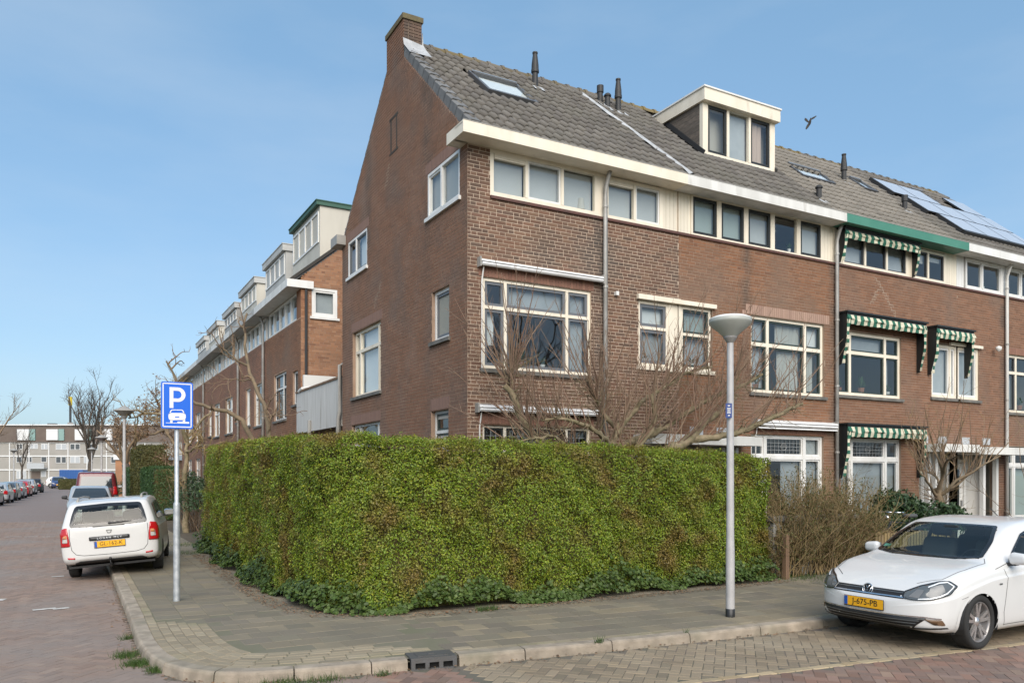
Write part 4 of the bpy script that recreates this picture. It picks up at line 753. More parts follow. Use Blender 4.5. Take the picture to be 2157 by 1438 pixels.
window(h3, FRONT, 9.12, 11.32, 3.63, 5.06, (9.55, 10.78), (4.60,), smat='green_sash', fmat='cream', dep=0.04, fw=0.07, mw=0.075, sw=0.035, gl='pane_glass_dark', sill='sill_stone', blinds={(0, 1): ('net', 1, (0, 1)), (1, 1): ('net', 1, (0, 1)), (2, 0): ('net', 1, (0, .5)), (2, 1): ('curtain', 1, (0, .4))})
w = window(h3, FRONT, 12.49, B3 - .01, 3.74, 5.04, (13.28,), (), smat='white', fmat='cream', dep=0.03, fw=0.07, mw=0.06, sw=0.05, gl='pane_glass', sill='sill_stone', blinds={(0, 0): ('net', 1, (0, 1)), (1, 0): ('blind_glare_white', 1, (0, 1))})
window(h4, FRONT, B3 + .012, 14.46, 3.74, 5.04, (), (), smat='white', fmat='cream', dep=0.03, fw=0.07, sw=0.05, gl='pane_glass', sill='sill_stone', blinds={(0, 0): ('net', 1, (0, 1))})
m = MB(); FRONT.box(m, 13.2, B3, 5.05, 5.12, -0.02, 0.06); m.build('window_hood', 'cream', h3); m = MB(); FRONT.box(m, B3 + .002, 14.55, 5.05, 5.12, -0.02, 0.06); m.build('window_hood', 'cream', h4)
window(h4, FRONT, 15.72, 17.9, 3.50, 5.02, (16.22, 17.35), (4.55,), smat='dark_sash', fmat='cream', dep=0.05, fw=0.065, mw=0.07, sw=0.03, gl='pane_glass_dark', sill='sill_stone', blinds={(0, 0): ('net', 1, (0, 1))})
# --- ground floor
w = window(h1, FRONT, 0.28, 2.47, 0.85, 2.70, (0.725, 1.97), (2.18,), 'cream', 'black_paint', 'pane_glass_dark', dep=0.05, sw=0.035)
for a, b in ((0.37, 0.66), (0.79, 1.9), (2.03, 2.38)): came(w, FRONT, a, b, 2.25, 2.6, max(3, int((b - a) / 0.1)), 4, -0.08, b - a > 1)
w = window(h2, FRONT, 6.45, 8.64, 0.7, 2.70, (6.90, 8.08), (2.22,), 'white', 'white', 'pane_glass_dark', dep=0.05, sw=0.035, mw=0.08, blinds={(0, 0): ('net', 1, (0, 1)), (2, 0): ('net', 1, (0, 1)), (2, 1): ('blind', 1, (0, 1)), (1, 0): ('net', 1, (0.5, 1))}, label='ground floor window with leaded upper lights')
came(w, FRONT, 6.99, 7.99, 2.3, 2.6, 9, 4, -0.08)
w = window(h3, FRONT, 9.2, 11.32, 0.7, 2.68, (9.62, 10.82), (2.2,), 'white', 'white', 'pane_glass_dark', dep=0.05, sw=0.03, mw=0.08, blinds={(1, 0): ('net', 1, (0, 1)), (2, 0): ('net', 1, (0, 1)), (0, 0): ('net', 1, (0, 1))})
came(w, FRONT, 9.71, 10.73, 2.27, 2.58, 9, 4, -0.08)
window(h4, FRONT, 15.72, 17.9, 0.7, 2.58, (16.15, 17.3), (2.1,), 'white', 'white', 'pane_glass', dep=0.05, sw=0.03, mw=0.08, blinds={(0, 0): ('blind_green', 1, (0, 1)), (1, 0): ('blind_green', 1, (0, 1)), (0, 1): ('net', 1, (0, 1))})
def porch(h, x0, x1, wood, doorx, z=2.4):
    m = MB(); FRONT.box(m, x0, x1, z + 0.02, z + 0.2, -0.1, 0.55); m.build('porch_canopy', 'offwhite', h); m = MB(); FRONT.box(m, x0, x1, 0.1, z + 0.02, -0.62, -0.58); m.build('porch_back', 'plaster', h)
    for (a, b) in doorx:
        q = MB(); FRONT.box(q, a, b, 0.12, 2.15, -0.5, -0.45); d_ = q.build('door', wood, h); q = MB(); FRONT.box(q, a + 0.15, b - 0.15, 1.0, 2.0, -0.455, -0.44); q.build('door_glass', 'dark_glass', d_)
        q = MB(); FRONT.box(q, b - 0.1, b - 0.07, 1.05, 1.2, -0.45, -0.40); q.build('handle', 'aluminium', d_); q = MB(); FRONT.box(q, a - 0.07, a, 0.1, z, -0.52, -0.40); FRONT.box(q, b, b + 0.07, 0.1, z, -0.52, -0.40); FRONT.box(q, a, b, 2.16, 2.24, -0.52, -0.40); q.build('door_frame', 'white', d_)
porch(h1, 3.42, B1 - .002, 'white', ((3.6, 4.4),)); porch(h2, B1 + .002, 6.18, 'door_orange', ((4.75, 5.55),))
porch(h3, 11.95, B3 - .002, 'white', ((12.75, 13.4),), 2.38); porch(h4, B3 + .002, 15.6, 'white', ((13.75, 14.5),), 2.34)
for h, xs in ((h3, (12.35, 12.62)), (h4, (14.62, 15.2))):
    for x in xs: m = MB(); FRONT.box(m, x, x + 0.1, 0.1, 2.38, -0.08, 0.02); m.build('porch_post', 'white', h)
for x in (5.66, 6.02): m = MB(); FRONT.box(m, x, x + .08, 0.1, 2.4, -0.1, 0.0); m.build('porch_post', 'white', h2)
for h, us in ((h2, (4.8, 5.5)), (h3, (12.0, 12.75)), (h4, (13.7, 14.6))):
    for u in us: m = MB(); FRONT.box(m, u, u + 0.34, 2.62, 2.79, -0.01, 0.012); m.build('glass_block', 'net', h)
# --- sun screens, awnings, pipes
cassette(h1, FRONT, 0.2, 2.66, 5.44); cassette(h1, FRONT, 0.16, 2.62, 3.03); cassette(h2, FRONT, 6.5, 8.92, 3.0, 0.15, 0.16, True)
striped(h3, FRONT, 9.10, 11.92, 5.43, 0, 0.23, 1.15); striped(h3, FRONT, 12.32, 13.84, 5.41, 0, 0.23, 1.15, 0.22); striped(h3, FRONT, 9.12, 11.92, 2.98, 0, 0.23, 1.2, 0.22); striped(h3, FRONT, 9.10, 11.75, 7.29, 0, 0.18, 0.75, 0.17)
downpipe(h1, FRONT, 2.74, 0.1, 7.32); downpipe(h2, FRONT, 8.99, 0.1, 7.32); downpipe(h4, FRONT, 15.60, 0.1, 7.32, mat='offwhite')
m = MB(); FRONT.box(m, 2.98, 3.04, 5.13, 5.20, 0, 0.08); m.build('outdoor_sensor', 'white', h1); m = MB(); FRONT.box(m, 11.98, 12.14, 4.98, 5.2, 0, 0.05); m.build('alarm_box', 'white', h3)
m = MB(); m.lathe([(0.0, 0.16), (0.07, 0.13), (0.075, 0.06), (0.0, 0.0)], (15.05, -0.16, 5.0), 12); m.build('wall_lamp', 'offwhite', h4, smooth=True)
# --- gutters
fascia(h1, -0.26, 4.42, 'cream', True); fascia(h2, 4.424, 8.92, 'offwhite'); fascia(h3, 8.924, 13.40, 'green_paint'); fascia(h4, 13.404, 18.2, 'white')
m = MB(); GABLE.box(m, 6.55, 7.05, 7.30, 7.52, -0.4, 0.22); m.build('rear_gutter', 'plastic_grey', h1)
# --- gable windows: bright white blinds imitate the sky reflected in the panes
wgk = dict(fmat='white', smat='white', dep=0.0, fw=0.05, sw=0.035, gl='pane_glass')
window(h1, GABLE, 0.30, 1.65, 6.53, 7.33, (1.05,), (), **wgk, no_sash=((0, 0),), back=None, sill='white', blinds={(0, 0): ('blind_glare_white', 1, (0, 1)), (1, 0): ('blind_glare_white', 1, (0, 1))}, label='white attic window at the corner of the gable wall')
window(h1, GABLE, 5.02, 6.36, 6.46, 7.29, (5.78,), (), 'white', 'grey_sash', dep=0.0, fw=0.05, sw=0.03, sill='white', blinds={(0, 0): ('blind_glare_white', 1, (0, 1))})
window(h1, GABLE, 0.72, 1.46, 4.24, 5.14, (), (), 'white', 'grey_sash', dep=0.06, fw=0.06, sw=0.05, sill='sill_stone', blinds={(0, 0): ('blind_glare_white', 1, (0, 1))})
window(h1, GABLE, 4.15, 6.03, 3.63, 5.12, (4.45, 5.68), (4.66,), 'cream', None, dep=0.07, fw=0.06, mw=0.07, sill='sill_stone', blinds={(1, 0): ('blind_glare_white', 1, (0, 1)), (1, 1): ('blind_glare_white', 1, (0, 1))}, label='cross framed window in the gable wall')
window(h1, GABLE, 4.2, 6.1, 1.0, 3.0, (4.5, 5.75), (2.4,), 'white', None, dep=0.08); window(h1, GABLE, 0.75, 1.5, 1.9, 3.0, (), (2.62,), 'offwhite', 'green_sash', 'pane_glass_dark', dep=0.08, sw=0.04)
m = MB()
for a, b, z0, z1 in ((3.19, 3.24, 8.4, 9.05), (3.5, 3.56, 8.4, 9.08), (3.14, 3.62, 9.05, 9.1), (3.14, 3.62, 8.36, 8.4)): GABLE.box(m, a, b, z0, z1, -0.01, 0.007)
m.build('slot_shade', 'underlay', h1)  # dark strips laid on the brick paint the shade of recessed slots
# --- chimney
chw = Wall((0.0, 2.85, 0), (1, 0, 0), (0, -1, 0)); ch = MB(); ch.box((0.008, 2.86, 9.9), (0.37, 3.77, 10.80)); chim = ch.build('chimney', 'mortar_light', h1)
def chbricks(wall, u1, z0, z1, mat='brick_front'):
    Cs, Hs = [], []; row = 0; z = z0
    while z + COURSE < z1:
        p = -0.1 * (row % 2) - 0.003; k = 0
        while p < u1:
            ln = 0.21 if (k + row) % 2 else 0.11; a, b = max(p, 0.0), min(p + ln - 0.01, u1); p += ln; k += 1
            if b - a > 0.03: Cs.append(wall.p((a + b) / 2, z + COURSE / 2, -0.003)); Hs.append((b - a) / 2)
        z += COURSE; row += 1
    V, F = boxes_array(np.array(Cs), np.array(wall.u), np.array((0, 0, 1.)), np.array(wall.n), np.array(Hs), 0.025, 0.008); put('bricks', fastmesh('bricks', V, F, mat), chim, kind='stuff')
chbricks(chw, 0.378, 10.06, 10.82); chbricks(Wall((0.0, 2.85, 0), (0, 1, 0), (-1, 0, 0)), 0.93, 10.06, 10.82, 'brick_gable'); chbricks(Wall((0.378, 2.85, 0), (0, 1, 0), (1, 0, 0)), 0.93, 10.3, 10.82)
pm('chimney_cap', (0.15, 0.125, 0.06), 0.9, col2=(0.11, 0.09, 0.055), nscale=7, bump=0.5); m = MB(); m.box((-0.03, 2.82, 10.80), (0.41, 3.81, 10.90)); m.box((0.02, 2.88, 10.90), (0.36, 3.76, 10.94)); m.build('chimney_cap', 'chimney_cap', chim)
m = MB(); V = [roofpt(-0.02, 2.55, 0.10), roofpt(0.45, 2.55, 0.10), roofpt(0.45, 2.86, 0.11), roofpt(-0.02, 2.86, 0.11), Vector((-0.02, 2.835, 10.42)), Vector((0.42, 2.835, 10.36))]; m.add(V, [(0, 1, 2, 3), (3, 2, 5, 4)]); m.prism([(0.38, 2.84, 10.2), (0.43, 2.84, 10.2), (0.40, 2.84, 10.62)], (0, 0.03, 0)); m.build('chimney_flashing', 'lead', chim)
# --- roofs
roof(h1, 0.10, 4.62, 'roof_tile', 300, [(1.16, 2.34, 1.66, 2.42)], left_verge=True)
roof(h2, 4.62, 8.98, 'roof_tile', 0, [(6.3, 8.8, 1.3, 3.3)])
roof(h3, 8.98, 13.48, 'roof_tile_pale', 0, [(9.86, 11.1, 1.64, 2.14), (12.45, 13.1, 1.9, 2.4)])
roof(h4, 13.48, 18.0, 'roof_tile', 0, [], right_verge=True)
skylight(h1, 1.18, 2.30, 1.68, 2.44, skew=0.06); skylight(h3, 9.84, 11.08, 1.62, 2.18); skylight(h3, 12.46, 12.98, 1.9, 2.42, skew=0.1); skylight(h4, 15.9, 16.5, 2.35, 2.95)
flue(h1, 2.93, 2.72, 'tall'); flue(h2, 4.72, 2.85, 'plain'); flue(h2, 4.80, 2.68, 'capped'); flue(h2, 5.05, 2.62, 'tall'); flue(h3, 11.9, 2.02, 'tall'); flue(h3, 9.0, 0.42, 'capped'); flue(h3, 13.1, 1.12, 'plain')
m = MB(); V = []
for k in range(15):
    t = k / 14; y = 3.0 - 3.02 * t; x = 4.30 + 0.50 * t; w_ = 0.055 + 0.02 * math.sin(k * 2.3) + 0.01 * math.sin(k * 5.1); V += [roofpt(x - w_, y, 0.09 + 0.01 * math.sin(k * 3)), roofpt(x, y, 0.12), roofpt(x + w_, y, 0.09 - 0.01 * math.sin(k * 2))]
m.add(V, [(k * 3 + q, k * 3 + q + 1, k * 3 + q + 4, k * 3 + q + 3) for k in range(14) for q in range(2)]); m.build('lead_flashing', 'lead', h2)
# solar panels on the end house
PR = [(1.93, 2.62, 13.70), (1.22, 1.91, 14.10), (0.51, 1.20, 14.48)]
for r_, (ya, yb, xa) in enumerate(PR):
    x = xa
    while x < 17.9:
        xb = min(x + 1.05, 18.1)
        if r_ == 0 and 15.5 < x + .5 < 17.0: x += 1.07; continue
        q = MB(); q.hexa([roofpt(x, ya, 0.13), roofpt(xb, ya, 0.13), roofpt(xb, yb, 0.13), roofpt(x, yb, 0.13), roofpt(x, ya, 0.165), roofpt(xb, ya, 0.165), roofpt(xb, yb, 0.165), roofpt(x, yb, 0.165)]); pv = q.build('solar_panel', 'pv_frame', h4)
        q = MB(); e = 0.012; q.add([roofpt(x + e, ya + e, 0.168), roofpt(xb - e, ya + e, 0.168), roofpt(xb - e, yb - e, 0.168), roofpt(x + e, yb - e, 0.168)], [(0, 1, 2, 3)]); q.build('panel_glass', 'pv_glare_glass', pv); x += 1.07
q = MB(); q.hexa([roofpt(14.45, 0.42, 0.06), roofpt(18.1, 0.42, 0.06), roofpt(18.1, 0.50, 0.06), roofpt(14.45, 0.50, 0.06), roofpt(14.45, 0.42, 0.17), roofpt(18.1, 0.42, 0.17), roofpt(18.1, 0.50, 0.17), roofpt(14.45, 0.50, 0.17)])
for r_, (ya, yb, xa) in enumerate(PR): q.hexa([roofpt(xa - .08, ya - .02, 0.05), roofpt(xa - .005, ya - .02, 0.05), roofpt(xa - .005, yb, 0.05), roofpt(xa - .08, yb, 0.05), roofpt(xa - .08, ya - .02, 0.17), roofpt(xa - .005, ya - .02, 0.17), roofpt(xa - .005, yb, 0.17), roofpt(xa - .08, yb, 0.17)])
q.build('panel_skirt', 'vent_black', h4)
# --- dormer of the second house
DX0, DX1, DY, DZ0, DZ1 = 6.44, 8.68, 1.40, 8.90, 10.06
m = MB(); m.prism([(DX0 + .03, DY + .02, RZ(DY)), (DX0 + .03, DY + .02, DZ1), (DX0 + .03, 2.76, DZ1)], (DX1 - DX0 - .06, 0, 0)); dor = MB()
dor.box((DX0 - 0.06, DY - 0.12, DZ1), (DX1 + 0.05, 3.15, DZ1 + 0.27)); dormer = dor.build('dormer', 'cream', h2)
m = MB(); m.box((DX0 - 0.085, DY - 0.145, DZ1 + 0.27), (DX1 + 0.075, 3.2, DZ1 + 0.305)); m.build('roof_trim', 'white', dormer)
DW = Wall((0, DY, 0), (1, 0, 0), (0, -1, 0))
m = MB(); DW.box(m, DX0, 6.58, DZ0, DZ1, -0.1, 0.0); DW.box(m, 8.54, DX1, DZ0, DZ1, -0.1, 0.0); DW.box(m, 6.58, 8.54, DZ0, DZ0 + 0.07, -0.1, 0.0); m.build('corner_post', 'cream', dormer)
window(dormer, DW, 6.58, 8.54, DZ0 + 0.07, DZ1, (7.20, 7.87), (), 'cream', 'black_paint', dep=0.005, fw=0.02, mw=0.07, sw=0.06, no_sash=((1, 0),), blinds={(0, 0): ('curtain_pink', 1, (0, 0.3)), (2, 0): ('curtain_pink', 1, (0.15, 0.75)), (1, 0): ('net', 1, (0, 1))})
m = MB(); m.box((DX0 + .05, DY + 0.3, DZ0 - .2), (DX1 - .05, DY + 0.34, DZ1)); m.build('room', 'room', dormer)
for sx, nx in ((DX0, -1), (DX1, 1)):
    for k in range(10):
        z0 = DZ0 + k * 0.116; z1 = z0 + 0.112; ya = DY + 0.1; f = lambda z: (z - 7.78) / 0.896 + 0.18 - 0.02
        yb0, yb1 = f(z0), f(z1)
        if yb1 < ya: continue
        q = MB(); q.prism([(sx, ya, z0), (sx, max(yb0, ya), z0), (sx, yb1, z1), (sx, ya, z1)], (-nx * 0.02, 0, 0)); q.build('side_board', 'weathered_wood', dormer)
q = MB()
for sx in (DX0 - 0.012, DX1 - 0.01):
    q.hexa([roofpt(sx, DY, 0.02), roofpt(sx + .022, DY, 0.02), roofpt(sx + .022, 2.85, 0.02), roofpt(sx, 2.85, 0.02), roofpt(sx, DY, 0.12), roofpt(sx + .022, DY, 0.12), roofpt(sx + .022, 2.85, 0.12), roofpt(sx, 2.85, 0.12)])
q.box((DX0, DY - .06, DZ0 - 0.09), (DX1, DY + .01, DZ0 - 0.001)); q.build('dormer_flashing', 'vent_black', dormer)

# --- repaired step cracks in the joints, pot plants on the sills
def step_crack(h, wall, u, z, n, du, dz, seed):
    r = random.Random(seed); m = MB()
    for k in range(n):
        l_ = r.uniform(.06, .17); wall.box(m, u, u + l_, z - .008, z + .008, -.004, .004); u2 = u + (l_ if du > 0 else 0); wall.box(m, u2 - .008, u2 + .008, z - COURSE * dz, z, -.004, .0035); u += du * l_ * r.uniform(.3, 1); z -= COURSE * dz
    m.build('repaired_joint', 'repair', h, kind='stuff')
step_crack(h3, FRONT, 10.35, 6.35, 14, .8, 1, 1); step_crack(h3, FRONT, 10.45, 6.1, 6, -.5, 1, 2); step_crack(h1, GABLE, 3.6, 8.2, 7, .4, 1, 3); step_crack(h1, GABLE, 4.1, 5.9, 8, .9, 1, 4)
def pot_plant(h, x, z, sc, y=.17):
    m = MB(); m.lathe([(0, 0), (.045 * sc, 0), (.06 * sc, .10 * sc), (0, .10 * sc)], (x, y, z), 10); p = m.build('plant_pot', 'pot' if sc > 1 else 'white', h); V, F = [], []; r = random.Random(int(x * 100))
    for k in range(26):
        a, e, l_ = r.uniform(0, 6.28), r.uniform(.3, 1.4), r.uniform(.1, .22) * sc; d = Vector((math.cos(a) * math.cos(e), math.sin(a) * math.cos(e) * .6, math.sin(e))); c = Vector((x, y, z + .1 * sc)); sd_ = d.cross(Vector((0, 0, 1))).normalized() * .02 * sc; b = len(V); V += [c, c + d * l_ * .6 + sd_, c + d * l_, c + d * l_ * .6 - sd_]; F.append((b, b + 1, b + 2, b + 3))
    put('leaves', mesh('leaves', V, F, 'clip_leaf'), p)
for h, x, z, sc in ((h1, 1.1, 3.70, 1.3), (h1, 1.55, 3.70, .9), (h1, 3.8, 3.96, .8), (h2, 6.75, 3.62, 1.2), (h2, 5.0, 3.96, .9), (h3, 9.35, 3.7, 1.1), (h3, 10.1, 3.7, 1.4), (h3, 11.05, 3.7, 1.0), (h4, 16.6, 3.58, 1.4), (h2, 7.3, .78, 1.4), (h3, 10.0, .78, 1.4), (h2, 7.75, 6.62, .7), (h4, 14.9, 6.62, .9)): pot_plant(h, x, z, sc)
# ------------------------------------------------------------------ cars
HOOD_Y = [.985, .96, .92, .86, .76, .62, .45, .28, .12, 0]; HOOD_H = [.34, .60, .78, .88, .93, .958, .978, .99, .997, 1]
CAB_Y = [.978, .935, .885, .83, .785, .735, .63, .45, .22, 0]; CAB_H = [.12, .33, .56, .77, .885, .95, .982, .993, .998, 1]
def car_surface(sp, ns=60, nring=16, dens=3):
    S_ = sp['st']; X = S_['x']; xs = np.linspace(X[0], X[-1], ns); g = {k: pchip(X, S_[k], xs) for k in S_ if k != 'x'}; loops = []
    for i in range(ns):
        W, zb, zl, zt, c = (g[k][i] for k in ('W', 'zb', 'zl', 'zt', 'c')); lerp = lambda t: zb + (zl - zb) * t; zc = zl - sp.get('crease', 0.10)
        p = [(0, zb), (.5 * W, zb), (.80 * W, zb), (.90 * W, zb + .012), (.955 * W, zb + .05), (.984 * W, zb + .12), (.997 * W, lerp(.38)), (W, lerp(.55)), (1.0 * W, zc - .05), (1.0 * W, zc - .012), (.985 * W, zc + .012), (.978 * W, zl - .03), (.965 * W, zl)]
        rn = sp.get('roofw', 1.0)
        for hy, hh, cy, ch in zip(HOOD_Y, HOOD_H, CAB_Y, CAB_H):
            yy = hy * (1 - c) + (1 - (1 - cy) * rn if cy > .6 else cy * (1 - .35 * rn) / .65 if rn != 1 else cy) * c; p.append((.965 * W * yy, zl + (zt - zl) * (hh * (1 - c) + ch * c)))
        p = np.array(p); n = len(p); t = np.arange(n); tt = np.linspace(0, n - 1, (n - 1) * dens + 1); loops.append(np.stack([np.interp(tt, t, p[:, 0]) * .35 + pchip(t, p[:, 0], tt) * .65, np.interp(tt, t, p[:, 1]) * .35 + pchip(t, p[:, 1], tt) * .65], 1))
    K = len(loops[0]); R = []
    fl, rl = sp.get('flean', lambda z: 0 * z), sp.get('rlean', lambda z: 0 * z)
    def ring(lp, x, sgn, lean): return np.stack([x + lean(lp[:, 1]) * np.ones(K), lp[:, 0], lp[:, 1]], 1)
    b, p_, q_, zc = sp['front']; rho = 1 - (np.arange(nring, 0, -1) / nring) ** 1.7
    for r_ in rho:
        l0 = loops[0]; xx = xs[0] - b * (1 - r_ ** p_) ** (1 / q_); lp = np.stack([l0[:, 0] * r_, zc + (l0[:, 1] - zc) * r_], 1); lp[:, 1] += sp.get('nose', .30) * (xx - xs[0]) * np.clip((lp[:, 1] - zc) / (l0[-1, 1] - zc), 0, 1); R.append(ring(lp, xx, 1, fl))
    for i in range(ns):
        f = max(0, 1 - (xs[i] - xs[0]) / .7); f = f * f * (3 - 2 * f); e = max(0, 1 - (xs[-1] - xs[i]) / sp.get('rblend', .5)); R.append(ring(loops[i], xs[i], 1, lambda z: fl(z) * f + rl(z) * e))
    b, p_, q_, zc = sp['rear']
    for r_ in rho[::-1]:
        l0 = loops[-1]; lp = np.stack([l0[:, 0] * r_, zc + (l0[:, 1] - zc) * r_], 1); R.append(ring(lp, xs[-1] + b * (1 - r_ ** p_) ** (1 / q_), 1, rl))
    R = np.array(R); NR = len(R); full = np.concatenate([R, R[:, -2:0:-1] * np.array([1, -1, 1])], 1); M = full.shape[1]
    V = full.reshape(-1, 3); ii, jj = np.meshgrid(np.arange(NR - 1), np.arange(M), indexing='ij'); a = ii * M + jj; b_ = ii * M + (jj + 1) % M; F = np.stack([a, a + M, b_ + M, b_], -1).reshape(-1, 4)[:, ::-1]
    return V, F
def rpoly(P, r=0.02, n=4):
    P = [Vector(p) for p in P]; out = []
    for i, p in enumerate(P):
        a, b = P[i - 1], P[(i + 1) % len(P)]; ra = min(r, (a - p).length * .45, (b - p).length * .45); s, e = p + (a - p).normalized() * ra, p + (b - p).normalized() * ra
        for k in range(n + 1): t = k / n; out.append(tuple(s * (1 - t) ** 2 + p * 2 * t * (1 - t) + e * t * t))
    return out
def area2(P): return sum(P[i][0] * P[(i + 1) % len(P)][1] - P[(i + 1) % len(P)][0] * P[i][1] for i in range(len(P))) / 2
def inset2(P, d):
    if area2(P) < 0: P = P[::-1]
    n = len(P); out = []
    for i in range(n):
        a, p, b = Vector(P[i - 1]), Vector(P[i]), Vector(P[(i + 1) % n]); e1 = (p - a); e2 = (b - p)
        e1 = e1.normalized() if e1.length > 1e-9 else Vector((1, 0)); e2 = e2.normalized() if e2.length > 1e-9 else e1
        n1, n2 = Vector((-e1.y, e1.x)), Vector((-e2.y, e2.x)); k = n1 + n2; k = k / max(k.length_squared, .3) * 2; out.append(tuple(p + k * d))
    return out
def inside2(P, X, Y_):
    r = np.zeros(len(X), bool); n = len(P)
    for i in range(n):
        (x0, y0), (x1, y1) = P[i], P[(i + 1) % n]
        if abs(y1 - y0) < 1e-12: continue
        c = ((y0 > Y_) != (y1 > Y_)) & (X < (x1 - x0) * (Y_ - y0) / (y1 - y0) + x0); r ^= c
    return r
def view(dv):
    dv = Vector(dv).normalized(); ev = Vector((0, 0, 1)) if abs(dv.z) < .95 else Vector((1, 0, 0)); eu = ev.cross(dv).normalized(); ev = dv.cross(eu).normalized(); return eu, ev, dv
VW = {'L': view((0, 1, 0)), 'R': view((0, -1, 0)), 'F': view((1, 0, 0)), 'B': view((-1, 0, 0)), 'T': view((0, 0, -1)), 'FL': view((.80, .60, 0)), 'FR': view((.80, -.60, 0)), 'BR': view((-.80, -.60, 0)), 'BL': view((-.80, .60, 0)), 'WS': view((.75, 0, -.66)), 'RS': view((-.85, 0, -.5))}
class Skin:
    def __init__(s, V, F): s.V, s.F = V, F; s.bvh = BVHTree.FromPolygons([tuple(v) for v in V], [tuple(f) for f in F]); s.kill = np.zeros(len(F), bool); s.c = V[F].mean(1); e = np.cross(V[F[:, 2]] - V[F[:, 0]], V[F[:, 3]] - V[F[:, 1]]); s.n = e / np.maximum(np.linalg.norm(e, axis=1), 1e-9)[:, None]
    def flat(s, vw, P3): eu, ev, dv = VW[vw]; return [(Vector(p).dot(eu), Vector(p).dot(ev)) for p in P3]
    def hit(s, vw, u, v, off):
        eu, ev, dv = VW[vw]; h = s.bvh.ray_cast(eu * u + ev * v - dv * 8, dv)
        if h[0] is None: return None
        n = h[1] if h[1].dot(dv) < 0 else -h[1]; return h[0] + n * off, n
    def patch(s, vw, poly, off, name, mat, parent, step=0.05, skirt=True, smooth=True):
        us = [p[0] for p in poly]; vs = [p[1] for p in poly]; keys = {}; V = []; N_ = []; F = []
        def clip(P, ax, val, keep):
            o = []
            for i in range(len(P)):
                a, b = P[i - 1], P[i]; ia, ib = (a[ax] - val) * keep >= 0, (b[ax] - val) * keep >= 0
                if ia != ib: t = (val - a[ax]) / (b[ax] - a[ax]); o.append((a[0] + (b[0] - a[0]) * t, a[1] + (b[1] - a[1]) * t))
                if ib: o.append(b)
            return o
        i0, i1, j0, j1 = math.floor(min(us) / step), math.ceil(max(us) / step), math.floor(min(vs) / step), math.ceil(max(vs) / step)
        for i in range(i0, i1):
            Pc = clip(clip(poly, 0, i * step, 1), 0, (i + 1) * step, -1)
            if len(Pc) < 3: continue
            for j in range(j0, j1):
                Q = clip(clip(Pc, 1, j * step, 1), 1, (j + 1) * step, -1)
                if len(Q) < 3: continue
                ids = []; ok = True
                for q in Q:
                    k = (round(q[0], 4), round(q[1], 4))
                    if k not in keys:
                        h = s.hit(vw, q[0], q[1], off)
                        if h is None: ok = False; break
                        keys[k] = len(V); V.append(h[0]); N_.append(h[1])
                    if not ids or ids[-1] != keys[k]: ids.append(keys[k])
                if ok and len(ids) > 2 and ids[0] == ids[-1]: ids.pop()
                if ok and len(set(ids)) == len(ids) and len(ids) > 2: F.append(tuple(ids))
        if not F: return None
        q0 = F[0]; nn = (V[q0[1]] - V[q0[0]]).cross(V[q0[2]] - V[q0[1]])
        if nn.dot(VW[vw][2]) > 0: F = [f[::-1] for f in F]
        if skirt:
            cnt = {}
            for f in F:
                for i in range(len(f)): e = (f[i], f[(i + 1) % len(f)]); cnt[tuple(sorted(e))] = (cnt.get(tuple(sorted(e)), (0,))[0] + 1, e)
            low = {}
            for c_, e in list(cnt.values()):
                if c_ == 1:
                    for k in e:
                        if k not in low: low[k] = len(V); V.append(V[k] - N_[k] * (off + .006))
                    F.append((e[1], e[0], low[e[0]], low[e[1]]))
        return put(name, mesh(name, V, F, mat, smooth=smooth), parent)
    def ring(s, vw, P, d, off, name, mat, parent, n=90):
        def rs(L_):
            L_ = np.array(list(L_) + [L_[0]]); t = np.r_[0, np.cumsum(np.linalg.norm(np.diff(L_, axis=0), axis=1))]; k = np.linspace(0, t[-1], n, endpoint=False); return np.stack([np.interp(k, t, L_[:, 0]), np.interp(k, t, L_[:, 1])], 1)
        if area2(P) < 0: P = P[::-1]
        loops = [rs(P), rs(inset2(P, d * .5)), rs(inset2(P, d))]; V = []
        for L_ in loops:
            for u, v in L_:
                h = s.hit(vw, u, v, off); V.append(h[0] if h else None)
        F = [f for q in range(2) for k in range(n) for f in [(q * n + k, q * n + (k + 1) % n, (q + 1) * n + (k + 1) % n, (q + 1) * n + k)] if all(V[i] is not None for i in f)]
        return put(name, mesh(name, [v if v is not None else (0, 0, .5) for v in V], F, mat, smooth=True), parent)
    def line(s, vw, P, w_, off, name, mat, parent, closed=False, step=.03):
        P = [Vector(p) for p in P]
        if closed: P.append(P[0])
        Q = []
        for a, b in zip(P, P[1:]):
            n = max(1, int((b - a).length / step)); Q += [a + (b - a) * k / n for k in range(n)]
        Q.append(P[-1]); V = []; ok = []
        for i, q in enumerate(Q):
            t = (Q[min(i + 1, len(Q) - 1)] - Q[max(i - 1, 0)]); t = t.normalized() if t.length > 1e-9 else Vector((1, 0)); nn = Vector((-t.y, t.x)) * w_ / 2
            for p in (q - nn, q + nn): h = s.hit(vw, p.x, p.y, off); V.append(h[0] if h else Vector((0, 0, .5))); ok.append(h is not None)
        F = [(2 * i, 2 * i + 1, 2 * i + 3, 2 * i + 2) for i in range(len(Q) - 1) if all(ok[2 * i:2 * i + 4])]
        return put(name, mesh(name, V, F, mat, smooth=True), parent) if F else None
    def hole(s, vw, poly, ymin=None):
        eu, ev, dv = VW[vw]; u = s.c @ np.array(eu); v = s.c @ np.array(ev); k = inside2(poly, u, v) & (s.n @ -np.array(dv) > .12)
        if vw == 'L': k &= s.c[:, 1] < 0
        if vw == 'R': k &= s.c[:, 1] > 0
        s.kill |= k
    def arch(s, x, z, r):
        d = np.hypot(s.c[:, 0] - x, s.c[:, 2] - z); s.kill |= (d < r) & (np.abs(s.c[:, 1]) > .5)
